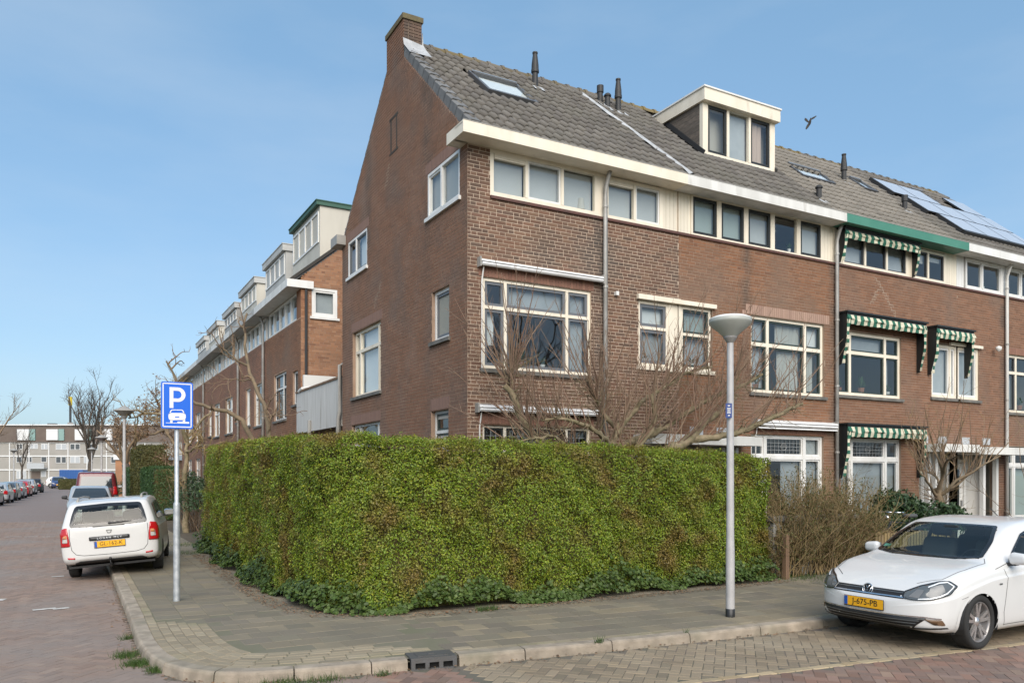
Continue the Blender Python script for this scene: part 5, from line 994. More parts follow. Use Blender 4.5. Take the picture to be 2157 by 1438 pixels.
    def body(s, name, mat, parent):
        F = s.F[~s.kill]; me = fastmesh(name, s.V, F, mat, True); return put(name, me, parent)
def wheel(parent, x, y, z, r, w_, side, style='alloy', steer=0.0):
    """side -1: outer face towards -y. The tyre is the part; rim, spokes and hub are its sub-parts."""
    hw = w_ / 2; ri = r * (.74 if style == 'alloy' else .68)
    pr = [(ri, -hw * .75), (ri + .006, -hw * .95), (r * .90, -hw), (r * .965, -hw * .92), (r * .993, -hw * .72), (r, -hw * .5), (r, hw * .5), (r * .993, hw * .72), (r * .965, hw * .92), (r * .90, hw), (ri + .006, hw * .95), (ri, hw * .75)]
    m = MB(); m.lathe(pr, (0, 0, 0), 40, 'y'); me = mesh('wheel', m.v, m.f, 'tyre', smooth=True); o = put('wheel', me, parent, (x, y, z), (0, 0, steer))
    f = side * hw * .78
    m = MB(); m.lathe([(ri + .003, f), (ri - .004, f + side * .008), (ri - .014, f + side * .004), (ri - .022, f - side * .02), (ri - .03, -f * .6), (ri - .06, -f * .7), (.0, -f * .7)], (0, 0, 0), 40, 'y'); put('rim', mesh('rim', m.v, m.f, 'rim_grey' if style == 'alloy' else 'car_black', smooth=True), o)
    if style == 'alloy':
        m = MB(); m.lathe([(.0, -f * .2), (ri * .62, -f * .2), (ri * .62, -f * .3)], (0, 0, 0), 28, 'y'); put('brake_disc', mesh('brake_disc', m.v, m.f, 'zinc'), o)
        for k in range(5):
            a0 = 2 * math.pi * k / 5 + .3; m = MB()
            for dv_ in (-1, 1):
                a, b = a0 + dv_ * .13, a0 + dv_ * .20; c1, s1 = math.cos(a), math.sin(a); c2, s2 = math.cos(b), math.sin(b); P_ = []
                for (rr, cc, ss, hwid, yy) in ((.055, c1, s1, .020, f - side * .012), (ri - .012, c2, s2, .017, f + side * .0)):
                    for dd in (-1, 1): P_.append((rr * cc - dd * hwid * ss, yy, rr * ss + dd * hwid * cc))
                Q = [(p[0], p[1] - side * .03, p[2]) for p in P_]; m.add([P_[0], P_[1], P_[3], P_[2], Q[0], Q[1], Q[3], Q[2]], [(0, 1, 2, 3), (0, 4, 5, 1), (1, 5, 6, 2), (2, 6, 7, 3), (3, 7, 4, 0)])
            put('spoke', mesh('spoke', m.v, m.f, 'rim_face'), o)
        m = MB(); m.lathe([(.0, f - side * .004), (.028, f - side * .004), (.033, f - side * .01), (.062, f - side * .014), (.066, f - side * .04)], (0, 0, 0), 20, 'y'); put('hub_cap', mesh('hub_cap', m.v, m.f, 'rim_face', smooth=True), o)
    else:
        m = MB(); m.lathe([(.0, f), (.05, f), (.06, f - side * .008), (ri * .6, f - side * .02), (ri * .95, f - side * .005), (ri * .99, f - side * .02)], (0, 0, 0), 24, 'y'); put('hub_cap', mesh('hub_cap', m.v, m.f, 'rim_grey', smooth=True), o)
    return o
def wheel_well(parent, x, z, r, y0, y1):
    m = MB(); k = 20; V = []
    for a in range(k + 1): an = -.35 + (math.pi + .7) * a / k; V += [(x + r * math.cos(an), y0, z + r * math.sin(an)), (x + r * math.cos(an), y1, z + r * math.sin(an))]
    m.add(V, [(2 * a, 2 * a + 1, 2 * a + 3, 2 * a + 2) for a in range(k)] + [tuple(2 * a + 1 for a in range(k + 1))]); return m.build('wheel_well', 'car_black', parent)
def plate(parent, loc, rot, txt, w_=.52, h=.11):
    m = MB(); m.box((-w_ / 2, -.004, -h / 2), (w_ / 2, .004, h / 2)); pl = put('number_plate', mesh('number_plate', m.v, m.f, 'plate_yellow'), parent, loc, rot)
    m = MB(); m.box((-w_ / 2 - .006, -.002, -h / 2 - .012), (w_ / 2 + .006, .006, h / 2 + .004)); put('plate_holder', mesh('plate_holder', m.v, m.f, 'car_black'), pl, (0, .002, 0))
    m = MB(); m.box((-w_ / 2 + .002, -.0062, -h / 2 + .003), (-w_ / 2 + .045, -.004, h / 2 - .003)); put('plate_band', mesh('plate_band', m.v, m.f, 'plate_blue'), pl)
    me = text_mesh('plate_text', txt, .098, 'plate_text', .0012); put('plate_text', me, pl, (.022, -.0055, .002), (math.pi / 2, 0, 0)); return pl
def rbox(a, b, r=.03, n=2):
    bm = bmesh.new(); bmesh.ops.create_cube(bm, size=1); 
    for v in bm.verts: v.co = Vector(((a[0] + b[0]) / 2 + v.co.x * (b[0] - a[0]), (a[1] + b[1]) / 2 + v.co.y * (b[1] - a[1]), (a[2] + b[2]) / 2 + v.co.z * (b[2] - a[2])))
    bmesh.ops.bevel(bm, geom=bm.edges[:], offset=r, segments=n, affect='EDGES', profile=.5); V = [v.co.copy() for v in bm.verts]; bm.verts.index_update(); F = [[v.index for v in f.verts] for f in bm.faces]; bm.free(); return V, F
def seats(parent, rows, y=.36, zb=.55):
    for x in rows:
        for s_ in (-1, 1):
            V, F = rbox((-.07, -.24, 0), (.07, .24, .62), .06, 3); V = [Vector((v.x + v.z * .25, v.y * (1 - .15 * max(0, v.z - .3)), v.z)) for v in V]; m = MB(); m.add(V, F); V, F = rbox((.11, -.13, .64), (.21, .13, .84), .045, 3); m.add(V, F)
            for q in (-.06, .06): m.tube([(.155, q, .58), (.165, q, .68)], .008, 5)
            put('seat', mesh('seat', m.v, m.f, 'seat', smooth=True), parent, (x, s_ * y, zb))
def mirror(parent, x, y, z, side, mat, glassface):
    V, F = rbox((-.055, -.105, -.075), (.06, .105, .075), .05, 4); V = [Vector((v.x - .25 * abs(v.y) * .4, v.y, v.z * (1 - .25 * (v.y * side > 0) * abs(v.y) / .1))) for v in V]; m = MB(); m.add(V, F); o = put('door_mirror', mesh('door_mirror', m.v, m.f, mat, smooth=True), parent, (x, y + side * .09, z + .045))
    m = MB(); m.hexa([(-.03, -side * .16, -.09), (.04, -side * .16, -.09), (.04, -side * .16, -.05), (-.03, -side * .16, -.05), (-.04, -side * .03, -.08), (.045, -side * .03, -.08), (.045, -side * .03, -.05), (-.04, -side * .03, -.05)]); put('mirror_arm', mesh('mirror_arm', m.v, m.f, 'car_black'), o)
    m = MB(); m.box((.061, -.085, -.05), (.064, .085, .055)); put('mirror_glass', mesh('mirror_glass', m.v, m.f, 'chrome'), o); return o
def glass_panel(sk, vw, P3, parent, name, r=.05, band=.035, tint='car_glass', cut=True, step=.045):
    poly = rpoly(sk.flat(vw, P3), r, 5)
    if cut: sk.hole(vw, inset2(poly, .012))
    g = sk.patch(vw, inset2(poly, .004), .008, name, tint if cut else 'dark_glass', parent, step, skirt=False)
    if g and band: sk.ring(vw, poly, band, .010, 'glass_border', 'frit', g)
    return g
def mir(P): return [(x, -y, z) for x, y, z in P]

# ---- the white hatchback on the right
def build_hatchback():
    t = thing('parked_car', (1.90, -6.02, 0), 'white hatchback parked at the kerb on the right, front towards the lamp post', 'car', local=True)
    sp = dict(st=dict(x=[.46, .7, 1.0, 1.12, 1.30, 1.6, 1.9, 2.15, 2.5, 3.0, 3.5, 3.95], zt=[.845, .92, .97, .99, 1.085, 1.265, 1.40, 1.445, 1.462, 1.445, 1.395, 1.30], zl=[.715, .80, .865, .885, .90, .915, .93, .935, .945, .955, .965, .965], W=[.835, .882, .895, .897, .898, .898, .898, .898, .898, .897, .885, .845], zb=[.20, .175, .165, .165, .165, .165, .165, .165, .165, .17, .19, .22], c=[0, 0, .05, .25, .7, 1, 1, 1, 1, 1, 1, 1]),
              front=(.46, 2.6, 2.2, .46), rear=(.29, 4, 2.2, .7), rlean=lambda z: -.35 * np.clip((z - .95) / .4, 0, 1.2), flean=lambda z: .03 * np.clip((.30 - z) / .1, 0, 1), crease=.09)
    V, F = car_surface(sp, 96, 22, 3); sk = Skin(V, F); fx = .87; rx = 3.49; zr_ = .317
    # glazing
    glass_panel(sk, 'WS', [(1.10, 0, .985), (1.14, .45, .98), (1.25, .70, .985), (1.55, .655, 1.18), (1.82, .545, 1.375), (1.80, .3, 1.40), (1.79, 0, 1.41), (1.80, -.3, 1.40), (1.82, -.545, 1.375), (1.55, -.655, 1.18), (1.25, -.70, .985), (1.14, -.45, .98)], t, 'windscreen', .03, .045)
    for vw, y in (('L', -1), ('R', 1)):
        glass_panel(sk, vw, [(1.50, y, .965), (1.72, y, 1.13), (1.95, y, 1.285), (2.15, y, 1.34), (2.50, y, 1.355), (2.50, y, .985)], t, 'side_window', .03, .022); glass_panel(sk, vw, [(2.56, y, .985), (2.56, y, 1.355), (3.0, y, 1.335), (3.35, y, 1.26), (3.42, y, 1.0)], t, 'side_window', .03, .022)
    glass_panel(sk, 'B', [(4, -.58, 1.0), (4, .58, 1.0), (4, .50, 1.30), (4, -.50, 1.30)], t, 'rear_window', .05, .03)
    for x in (fx, rx):
        sk.arch(x, zr_, .345)
        for vw, y in (('L', -1), ('R', 1)):
            P_ = [(x + .360 * math.cos(a), zr_ + .360 * math.sin(a)) for a in np.linspace(-.28, math.pi + .28, 34)]; P_ = [(sk.flat(vw, [(px, y, pz)])[0]) for px, pz in P_]; sk.line(vw, P_, .052, .005, 'arch_lip', 'car_white', t, step=.03)
            wheel_well(t, x, zr_, .348, y * .885, y * .60); wheel(t, x, y * .775, zr_, .317, .215, y, 'alloy', rad(2) if x == fx else 0)
    # head lamps
    for vw, s_ in (('FL', 1), ('FR', -1)):
        H = [(.06, -.455, .600), (.075, -.47, .668), (.16, -.62, .742), (.30, -.755, .796), (.42, -.80, .800), (.50, -.845, .745), (.38, -.82, .655), (.20, -.73, .600), (.10, -.58, .585)]; H = H if s_ == 1 else mir(H); poly = rpoly(sk.flat(vw, H), .02, 3); hl = sk.patch(vw, poly, .009, 'headlight', 'head_dark', t, .035); sk.ring(vw, poly, .010, .011, 'lamp_edge', 'frit', hl)
        for k, Q in enumerate(([(.10, -.50, .620), (.13, -.60, .700), (.17, -.655, .70), (.14, -.60, .615)], [(.20, -.66, .640), (.22, -.70, .735), (.33, -.765, .765), (.34, -.79, .69), (.25, -.745, .635)])):
            Q = Q if s_ == 1 else mir(Q); sk.patch(vw, rpoly(sk.flat(vw, Q), .012, 2), .012, 'lamp_unit', 'head_mid', hl, .04, False)
        Q = [(.13, -.60, .602), (.20, -.70, .614), (.28, -.755, .638), (.35, -.80, .672), (.44, -.828, .745)]; Q = Q if s_ == 1 else mir(Q); sk.line(vw, sk.flat(vw, Q), .012, .014, 'light_strip', 'head_led', hl)
        Q = [(.21, -.675, .728), (.30, -.75, .776), (.38, -.79, .785), (.44, -.828, .745)]; Q = Q if s_ == 1 else mir(Q); sk.line(vw, sk.flat(vw, Q), .010, .014, 'light_strip', 'head_led', hl)
    # grille, badge, plate
    g = sk.patch('F', rpoly(sk.flat('F', [(0, -.47, .592), (0, .47, .592), (0, .49, .672), (0, -.49, .672)]), .01, 2), .004, 'grille', 'car_black', t, .05)
    sk.line('F', sk.flat('F', [(0, -.48, .607), (0, 0, .603), (0, .48, .607)]), .012, .010, 'chrome_strip', 'chrome', g); sk.line('F', sk.flat('F', [(0, -.47, .65), (0, .47, .65)]), .006, .008, 'grille_bar', 'head_dark', g)
    h = sk.hit('F', *sk.flat('F', [(0, 0, .64)])[0], .012)[0]; bd = MB(); bd.lathe([(0, 0), (.064, 0), (.067, -.004), (.0, -.004)], (0, 0, 0), 28, 'x'); b_ = put('badge', mesh('badge', bd.v, bd.f, 'plate_text'), t, h, (0, rad(14), 0))
    m = MB(); m.tube([(-.008, .066 * math.cos(a), .066 * math.sin(a)) for a in np.linspace(0, 2 * math.pi, 29)], .007, 6, cap=False)
    for Q in ([(-.024, .047), (0, .008), (.024, .047)], [(-.052, .03), (-.026, -.048), (0, -.004), (.026, -.048), (.052, .03)]): m.tube([(-.010, y, z) for y, z in Q], .0062, 6)
    put('emblem', mesh('emblem', m.v, m.f, 'chrome', smooth=True), b_)
    plate(t, sk.hit('F', *sk.flat('F', [(0, 0, .495)])[0], .016)[0], (0, 0, rad(-90)), 'J-675-PB')
    # lower bumper
    lg = sk.patch('F', rpoly(sk.flat('F', [(0, -.52, .245), (0, .52, .245), (0, .69, .395), (0, -.69, .395)]), .02, 3), .008, 'lower_grille', 'car_black', t, .05)
    for z in (.30, .33, .36): sk.line('F', sk.flat('F', [(0, -.52 - (z - .26), z), (0, .52 + (z - .26), z)]), .009, .016, 'grille_slat', 'head_dark', lg)
    sk.line('F', sk.flat('F', [(0, -.785, .392), (0, -.66, .408), (0, 0, .404), (0, .66, .408), (0, .785, .392)]), .012, .014, 'chrome_strip', 'chrome', t)
    for s_ in (-1, 1):
        sk.patch('F', rpoly(sk.flat('F', [(0, s_ * .66, .385), (0, s_ * .79, .378), (0, s_ * .80, .315), (0, s_ * .735, .322)]), .012, 2), .008, 'fog_lamp', 'fog_bronze', t, .04); sk.line('F', sk.flat('F', [(0, s_ * .54, .268), (0, s_ * .80, .285)]), .018, .009, 'bumper_slot', 'car_black', t)
    # shut lines and trim
    for vw, y in (('L', -1), ('R', 1)):
        L3 = lambda P_: sk.flat(vw, [(a, y, b) for a, b in P_])
        sk.line(vw, L3([(1.36, .90), (1.40, .80), (1.36, .60), (1.32, .40), (1.35, .24)]), .007, .002, 'door_gap', 'gap', t); sk.line(vw, L3([(2.53, .96), (2.54, .60), (2.50, .24)]), .007, .002, 'door_gap', 'gap', t); sk.line(vw, L3([(1.34, .25), (2.9, .25)]), .007, .002, 'sill_gap', 'gap', t)
        sk.line(vw, L3([(1.24, .175), (3.14, .175)]), .03, .012, 'sill_trim', 'car_white', t); sk.line(vw, L3([(1.2, .905), (1.45, .955)]), .006, .003, 'wing_gap', 'gap', t); sk.line(vw, L3([(.55, .60), (.75, .655)]), .005, .002, 'bumper_gap', 'gap', t)
        sk.line(vw, L3([(1.22, .735), (1.28, .735)]), .018, .006, 'side_badge', 'chrome', t)
        V_, F_ = rbox((2.3, y * .905 - .012, .785), (2.46, y * .905 + .012, .81), .01, 2); m = MB(); m.add(V_, F_); m.build('door_handle', 'car_white', t, smooth=True); mirror(t, 1.50, y * .885, .975, y, 'car_white', 1)
    for s_ in (1, -1):
        sk.line('T', sk.flat('T', [(.26, s_ * .50, 1), (.42, s_ * .70, 1), (.75, s_ * .765, 1), (1.14, s_ * .775, 1), (1.22, s_ * .72, 1)]), .007, .002, 'bonnet_gap', 'gap', t)
        pass
    sk.body('body', 'car_white', t); seats(t, (1.95, 2.75)); m = MB(); V_, F_ = rbox((1.16, -.70, .72), (1.50, .70, .93), .05, 3); m.add(V_, F_); m.build('dashboard', 'dash', t, smooth=True)
    m = MB(); m.tube([(1.62 + .03 * math.sin(a), -.36 + .18 * math.cos(a), .90 + .17 * math.sin(a)) for a in np.linspace(0, 2 * math.pi, 25)], .014, 6); m.build('steering_wheel', 'car_black', t, smooth=True); m = MB(); V_, F_ = rbox((1.72, -.10, 1.30), (1.78, .10, 1.36), .02, 2); m.add(V_, F_); m.build('rear_view_mirror', 'car_black', t)
    m = MB(); m.box((.5, -.78, .19), (3.9, .78, .22)); m.build('underbody', 'car_black', t)
    sk.line('T', sk.flat('T', [(1.16, -.55, 1), (1.13, -.1, 1)]), .02, .012, 'wiper', 'car_black', t); sk.line('T', sk.flat('T', [(1.14, .0, 1), (1.17, .50, 1)]), .02, .012, 'wiper', 'car_black', t)
    h = sk.hit('WS', *sk.flat('WS', [(1.33, .60, 1.04)])[0], .006); m = MB(); m.box((-.001, -.045, -.03), (.001, .045, .03)); put('sticker', mesh('sticker', m.v, m.f, 'green_paint'), t, h[0], (0, rad(58), 0))
    m = MB(); m.tube([(3.3, .25, 1.40), (3.05, .25, 1.55)], .006, 6); m.build('aerial', 'car_black', t); t.scale = (CS, CS, CS); return t
CS = 0.92
build_hatchback()

# ---- the white estate, seen from behind
def build_estate():
    a = 8.0; t = thing('parked_car', (0, 0, 0), 'white estate car with tow bar parked half on the pavement, seen from behind', 'car', local=True)
    sp = dict(st=dict(x=[.4, .8, 1.1, 1.25, 1.5, 1.85, 2.2, 3.0, 3.8, 4.12, 4.30], zt=[.88, .975, 1.02, 1.06, 1.22, 1.435, 1.495, 1.515, 1.505, 1.49, 1.465], zl=[.78, .88, .925, .94, .95, .96, .965, .985, 1.0, 1.005, 1.0], W=[.80, .85, .864, .866, .866, .866, .866, .866, .862, .852, .835], zb=[.24, .22, .22, .22, .22, .22, .22, .22, .24, .29, .315], c=[0, 0, .1, .3, .75, 1, 1, 1, 1, 1, 1]),
              front=(.38, 2.8, 2.4, .5), rear=(.16, 5, 2.2, .62), rlean=lambda z: -.20 * np.log1p(np.exp((z - 1.02) / .03)) * .03 / .43 - .05 * np.clip((.42 - z) / .12, 0, 1), rblend=.6, crease=.07, roofw=.72)
    V, F = car_surface(sp, 90, 20, 3); sk = Skin(V, F); fx, rx, zr_ = .83, 3.464, .305
    glass_panel(sk, 'WS', [(1.18, 0, 1.02), (1.32, .66, 1.02), (1.82, .56, 1.38), (1.80, 0, 1.43), (1.82, -.56, 1.38), (1.32, -.66, 1.02)], t, 'windscreen', .03, .04)
    glass_panel(sk, 'B', [(4.4, -.665, 1.025), (4.4, -.3, 1.015), (4.4, .3, 1.015), (4.4, .665, 1.025), (4.3, .625, 1.22), (4.3, .565, 1.405), (4.3, 0, 1.425), (4.3, -.565, 1.405), (4.3, -.625, 1.22)], t, 'rear_window', .05, .062)
    for vw, y in (('L', -1), ('R', 1)):
        for Q in ([(1.55, 1.02), (1.85, 1.24), (2.1, 1.37), (2.42, 1.385), (2.42, 1.02)], [(2.48, 1.02), (2.48, 1.385), (3.2, 1.385), (3.26, 1.03)], [(3.33, 1.03), (3.27, 1.385), (3.95, 1.36), (4.05, 1.08)]): glass_panel(sk, vw, [(x, y, z) for x, z in Q], t, 'side_window', .03, .022)
    for x in (fx, rx):
        sk.arch(x, zr_, .325)
        for vw, y in (('L', -1), ('R', 1)):
            P_ = [sk.flat(vw, [(x + .340 * math.cos(q), y, zr_ + .340 * math.sin(q))])[0] for q in np.linspace(-.2, math.pi + .2, 32)]; sk.line(vw, P_, .052, .005, 'arch_lip', 'car_pearl', t); wheel_well(t, x, zr_, .328, y * .85, y * .58); wheel(t, x, y * .745, zr_, .300, .185, y, 'steel')
    for vw, s_ in (('BR', 1), ('BL', -1)):
        H = [(4.40, .70, 1.02), (4.25, .79, .995), (4.2, .835, .88), (4.2, .845, .70), (4.3, .82, .665), (4.45, .68, .672), (4.44, .69, .85)]; H = H if s_ == 1 else mir(H); poly = rpoly(sk.flat(vw, H), .02, 3); tl = sk.patch(vw, poly, .010, 'tail_light', 'lamp_red', t, .035)
        Q = [(4.43, .715, .88), (4.36, .76, .86), (4.35, .77, .74), (4.43, .71, .74)]; Q = Q if s_ == 1 else mir(Q); sk.patch(vw, rpoly(sk.flat(vw, Q), .02, 3), .013, 'reversing_light', 'lamp_clear', tl, .04)
        Q = [(4.43, .72, .885), (4.37, .755, .872), (4.36, .76, .815), (4.43, .715, .82)]; Q = Q if s_ == 1 else mir(Q); sk.patch(vw, rpoly(sk.flat(vw, Q), .01, 2), .015, 'indicator', 'lamp_amber', tl, .04)
        sk.patch('B', rpoly(sk.flat('B', [(5, s_ * .60, .425), (5, s_ * .72, .435), (5, s_ * .73, .465), (5, s_ * .60, .458)]), .008, 2), .006, 'reflector', 'lamp_red', t, .04)
    st = sk.patch('B', rpoly(sk.flat('B', [(5, -.345, .752), (5, .345, .752), (5, .345, .822), (5, -.345, .822)]), .02, 3), .016, 'tailgate_trim', 'car_black', t, .06)
    h = sk.hit('B', *sk.flat('B', [(5, 0, .788)])[0], .018)[0]; me = text_mesh('lettering', 'L O G A N   M C V', 0.052, 'head_led', .004); put('lettering', me, st, h, (math.pi / 2, 0, math.pi / 2))
    plate(t, sk.hit('B', *sk.flat('B', [(5, 0, .675)])[0], .016)[0], (rad(0), 0, rad(90)), 'GL-162-K')
    h = sk.hit('B', *sk.flat('B', [(5, 0, .905)])[0], .004)[0]; m = MB(); Q = [(-.05, .03), (.05, .03), (.043, .005), (.025, -.032), (-.025, -.032), (-.043, .005)]; I = [(-.034, .018), (.034, .018), (.03, .004), (.017, -.02), (-.017, -.02), (-.03, .004)]; n = 6
    m.add([(0.006, *q) for q in Q] + [(0.006, *q) for q in I] + [(0, *q) for q in Q], [(i, (i + 1) % n, n + (i + 1) % n, n + i) for i in range(n)] + [(i, (i + 1) % n, 2 * n + (i + 1) % n, 2 * n + i) for i in range(n)]); put('badge', mesh('badge', m.v, m.f, 'chrome'), t, h)
    # tailgate shut line, bumper, tow bar
    G = [(-.665, 1.0), (-.67, .80), (-.645, .60), (-.58, .515), (-.45, .485), (0, .475), (.45, .485), (.58, .515), (.645, .60), (.67, .80), (.665, 1.0)]; sk.line('B', sk.flat('B', [(5, y, z) for y, z in G]), .009, .002, 'tailgate_gap', 'gap', t)
    sk.patch('B', rpoly(sk.flat('B', [(5, -.62, .345), (5, -.52, .385), (5, .52, .385), (5, .62, .345), (5, .60, .318), (5, -.60, .318)]), .02, 3), .006, 'bumper_trim', 'car_black', t, .05)
    m = MB(); m.tube([(4.30, 0, .27), (4.52, 0, .26), (4.57, 0, .29), (4.575, 0, .375)], [.03, .025, .02, .016], 8); m.lathe([(0, .43), (.018, .425), (.026, .40), (.018, .378), (0, .372)], (4.575, 0, 0), 12); m.build('tow_bar', 'car_black', t, smooth=True)
    w0 = sk.hit('B', *sk.flat('B', [(5, .02, 1.055)])[0], .02)[0]; w1 = sk.hit('B', *sk.flat('B', [(5, .40, 1.065)])[0], .012)[0]; m = MB(); m.tube([w0, (w0 * .5 + w1 * .5) + Vector((.012, 0, .004)), w1], [.018, .013, .008], 6); m.lathe([(0, .03), (.028, .02), (.03, 0)], tuple(w0 - Vector((.02, 0, 0))), 10, 'x'); m.build('rear_wiper', 'car_black', t)
    for s_ in (-1, 1):
        P_ = [sk.hit('T', *sk.flat('T', [(x, s_ * .56, 1)])[0], .0)[0] for x in (2.1, 2.25, 3.0, 3.75, 3.9)]; P_ = [P_[0], P_[1] + Vector((0, 0, .05)), P_[2] + Vector((0, 0, .055)), P_[3] + Vector((0, 0, .05)), P_[4]]; m = MB(); m.tube(P_, [.02, .017, .016, .018, .026], 8); m.build('roof_rail', 'plastic_grey', t, smooth=True); mirror(t, 1.55, s_ * .86, 1.02, s_, 'car_pearl' if s_ < 0 else 'chrome', 1)
        vw = 'R' if s_ > 0 else 'L'; L3 = lambda P_: sk.flat(vw, [(a_, s_, b_) for a_, b_ in P_]); sk.line(vw, L3([(2.45, 1.0), (2.45, .3)]), .008, .002, 'door_gap', 'gap', t); sk.line(vw, L3([(3.3, 1.0), (3.22, .75), (3.12, .55)]), .008, .002, 'door_gap', 'gap', t)
    sk.body('body', 'car_pearl', t); seats(t, (2.0, 2.95), .36, .60); m = MB(); V_, F_ = rbox((1.25, -.70, .75), (1.55, .70, .98), .05, 3); m.add(V_, F_); m.build('dashboard', 'dash', t, smooth=True); m = MB(); m.box((.5, -.74, .24), (4.25, .74, .28)); m.build('underbody', 'car_black', t)
    # stand: rear axle mid-point at (-4.93, 4.62); right wheels on the pavement
    phi = -rad(90 + a); roll = math.atan2(PZ, 1.49 * CS); R_ = Matrix.Rotation(phi, 4, 'Z') @ Matrix.Rotation(roll, 4, 'X'); base = Vector((-4.93, 4.62, PZ / 2)); t.matrix_world = Matrix.Translation(base) @ R_ @ Matrix.Diagonal((CS, CS, CS, 1)) @ Matrix.Translation(Vector((-rx, 0, -.005))); return t
build_estate()

# ---- cars further down the street
def far_car(kind, paint, loc, phi, label, group, sc=0.92, zs=1.0, txt=None, facing=False):
    t = thing('parked_car', loc, label, 'car', group, local=True, rotz=phi); t.scale = (sc, sc, sc * zs)
    if kind == 'van':
        st = dict(x=[.35, .7, 1.0, 1.3, 1.7, 2.2, 3.2, 4.05], zt=[.98, 1.08, 1.14, 1.42, 1.76, 1.84, 1.84, 1.80], zl=[.85, .95, 1.0, 1.02, 1.04, 1.06, 1.08, 1.08], W=[.83, .885, .90, .90, .90, .90, .895, .87], zb=[.25] * 8, c=[0, 0, .1, .6, 1, 1, 1, 1]); sp = dict(st=st, front=(.34, 3, 2.3, .55), rear=(.14, 6, 2.2, .9), rlean=lambda z: -.10 * np.clip((z - 1.0) / .7, 0, 1.2), roofw=.55, crease=.08)
        side = [[(1.45, 1.1), (1.72, 1.45), (1.95, 1.58), (2.45, 1.6), (2.45, 1.12)], [(2.55, 1.12), (2.55, 1.6), (3.85, 1.58), (3.95, 1.14)]]; rw = [(5, -.66, 1.12), (5, .66, 1.12), (5, .60, 1.62), (5, -.60, 1.62)]; ws = [(1.1, 0, 1.12), (1.25, .68, 1.12), (1.72, .62, 1.6), (1.70, 0, 1.68), (1.72, -.62, 1.6), (1.25, -.68, 1.12)]; rx = 3.5; tz = (.80, 1.18)
    else:
        st = dict(x=[.42, .7, 1.0, 1.12, 1.30, 1.6, 1.9, 2.15, 2.5, 3.0, 3.5, 3.85], zt=[.82, .91, .965, .99, 1.085, 1.265, 1.40, 1.445, 1.462, 1.445, 1.395, 1.34], zl=[.72, .80, .865, .885, .90, .915, .93, .935, .945, .955, .965, .965], W=[.82, .86, .87, .873, .875, .875, .875, .875, .875, .87, .86, .835], zb=[.21, .19, .18, .18, .18, .18, .18, .18, .18, .19, .22, .26], c=[0, 0, .05, .25, .7, 1, 1, 1, 1, 1, 1, 1]); sp = dict(st=st, front=(.40, 2.7, 2.4, .47), rear=(.17, 4.5, 2.2, .65), rlean=lambda z: -.30 * np.clip((z - .95) / .42, 0, 1.2), crease=.08, roofw=.8)
        side = [[(1.50, .97), (1.72, 1.13), (1.95, 1.28), (2.15, 1.335), (2.48, 1.35), (2.48, .985)], [(2.56, .985), (2.56, 1.35), (3.0, 1.335), (3.35, 1.27), (3.5, 1.0)]]; rw = [(5, -.62, .99), (5, .62, .99), (5, .52, 1.33), (5, -.52, 1.33)]; ws = [(1.12, 0, .985), (1.26, .69, .985), (1.82, .55, 1.37), (1.79, 0, 1.41), (1.82, -.55, 1.37), (1.26, -.69, .985)]; rx = 3.3; tz = (.64, .93)
    V, F = car_surface(sp, 34, 9, 2); sk = Skin(V, F); fx, zr_ = .85, .31
    glass_panel(sk, 'WS', ws, t, 'windscreen', .03, .0, cut=False, step=.15); glass_panel(sk, 'B', rw, t, 'rear_window', .05, 0, cut=False, step=.15)
    for vw, y in (('L', -1), ('R', 1)):
        for Q in side: glass_panel(sk, vw, [(x, y, z) for x, z in Q], t, 'side_window', .03, 0, cut=False, step=.15)
    for x in (fx, rx):
        sk.arch(x, zr_, .335)
        for y in (-1, 1): wheel_well(t, x, zr_, .345, y * .86, y * .58); wheel(t, x, y * .76, zr_, .305, .19, y, 'steel')
    for vw, s_ in (('BR', 1), ('BL', -1)):
        H = [(4, .60, tz[1]), (3.9, .78, tz[1] - .02), (3.9, .85, tz[0] + .06), (4, .82, tz[0]), (4.1, .62, tz[0] + .02)]; H = H if s_ == 1 else mir(H); sk.patch(vw, rpoly(sk.flat(vw, H), .03, 2), .008, 'tail_light', 'lamp_red', t, .08)
    for vw, s_ in (('FL', 1), ('FR', -1)):
        H = [(.06, -.46, .60), (.12, -.55, .70), (.38, -.80, .75), (.42, -.82, .66), (.12, -.62, .585)]; H = [(x, y, z + (.12 if kind == 'van' else 0)) for x, y, z in H]; H = H if s_ == 1 else mir(H); sk.patch(vw, rpoly(sk.flat(vw, H), .02, 2), .008, 'headlight', 'lamp_clear', t, .08)
    sk.patch('F', rpoly(sk.flat('F', [(0, -.42, .58), (0, .42, .58), (0, .44, .65), (0, -.44, .65)]), .01, 2), .006, 'grille', 'car_black', t, .1); sk.patch('F', rpoly(sk.flat('F', [(0, -.6, .26), (0, .6, .26), (0, .66, .38), (0, -.66, .38)]), .02, 2), .006, 'lower_grille', 'car_black', t, .1)
    sk.patch('B', rpoly(sk.flat('B', [(5, -.6, .28), (5, .6, .28), (5, .66, .40), (5, -.66, .40)]), .02, 2), .006, 'bumper_trim', 'car_black', t, .1)
    for vw, z, rz_ in (('F', .48, -90), ('B', .60 if kind != 'van' else .72, 90)):
        h = sk.hit(vw, *sk.flat(vw, [(0, 0, z)])[0], .014)[0]; m = MB(); m.box((-.26, -.005, -.055), (.26, .005, .055)); put('number_plate', mesh('number_plate', m.v, m.f, 'plate_yellow'), t, h, (0, 0, rad(rz_)))
    sk.body('body', paint, t)
    for y in (-1, 1): mirror(t, 1.5, y * .865, .98 if kind != 'van' else 1.1, y, 'car_black', 1)
    m = MB(); m.box((.5, -.74, .2), (3.8, .74, .24)); m.build('underbody', 'car_black', t)
LEFT = 'cars parked along the left side of the street'; RIGHT = 'cars parked along the right kerb of the side street'
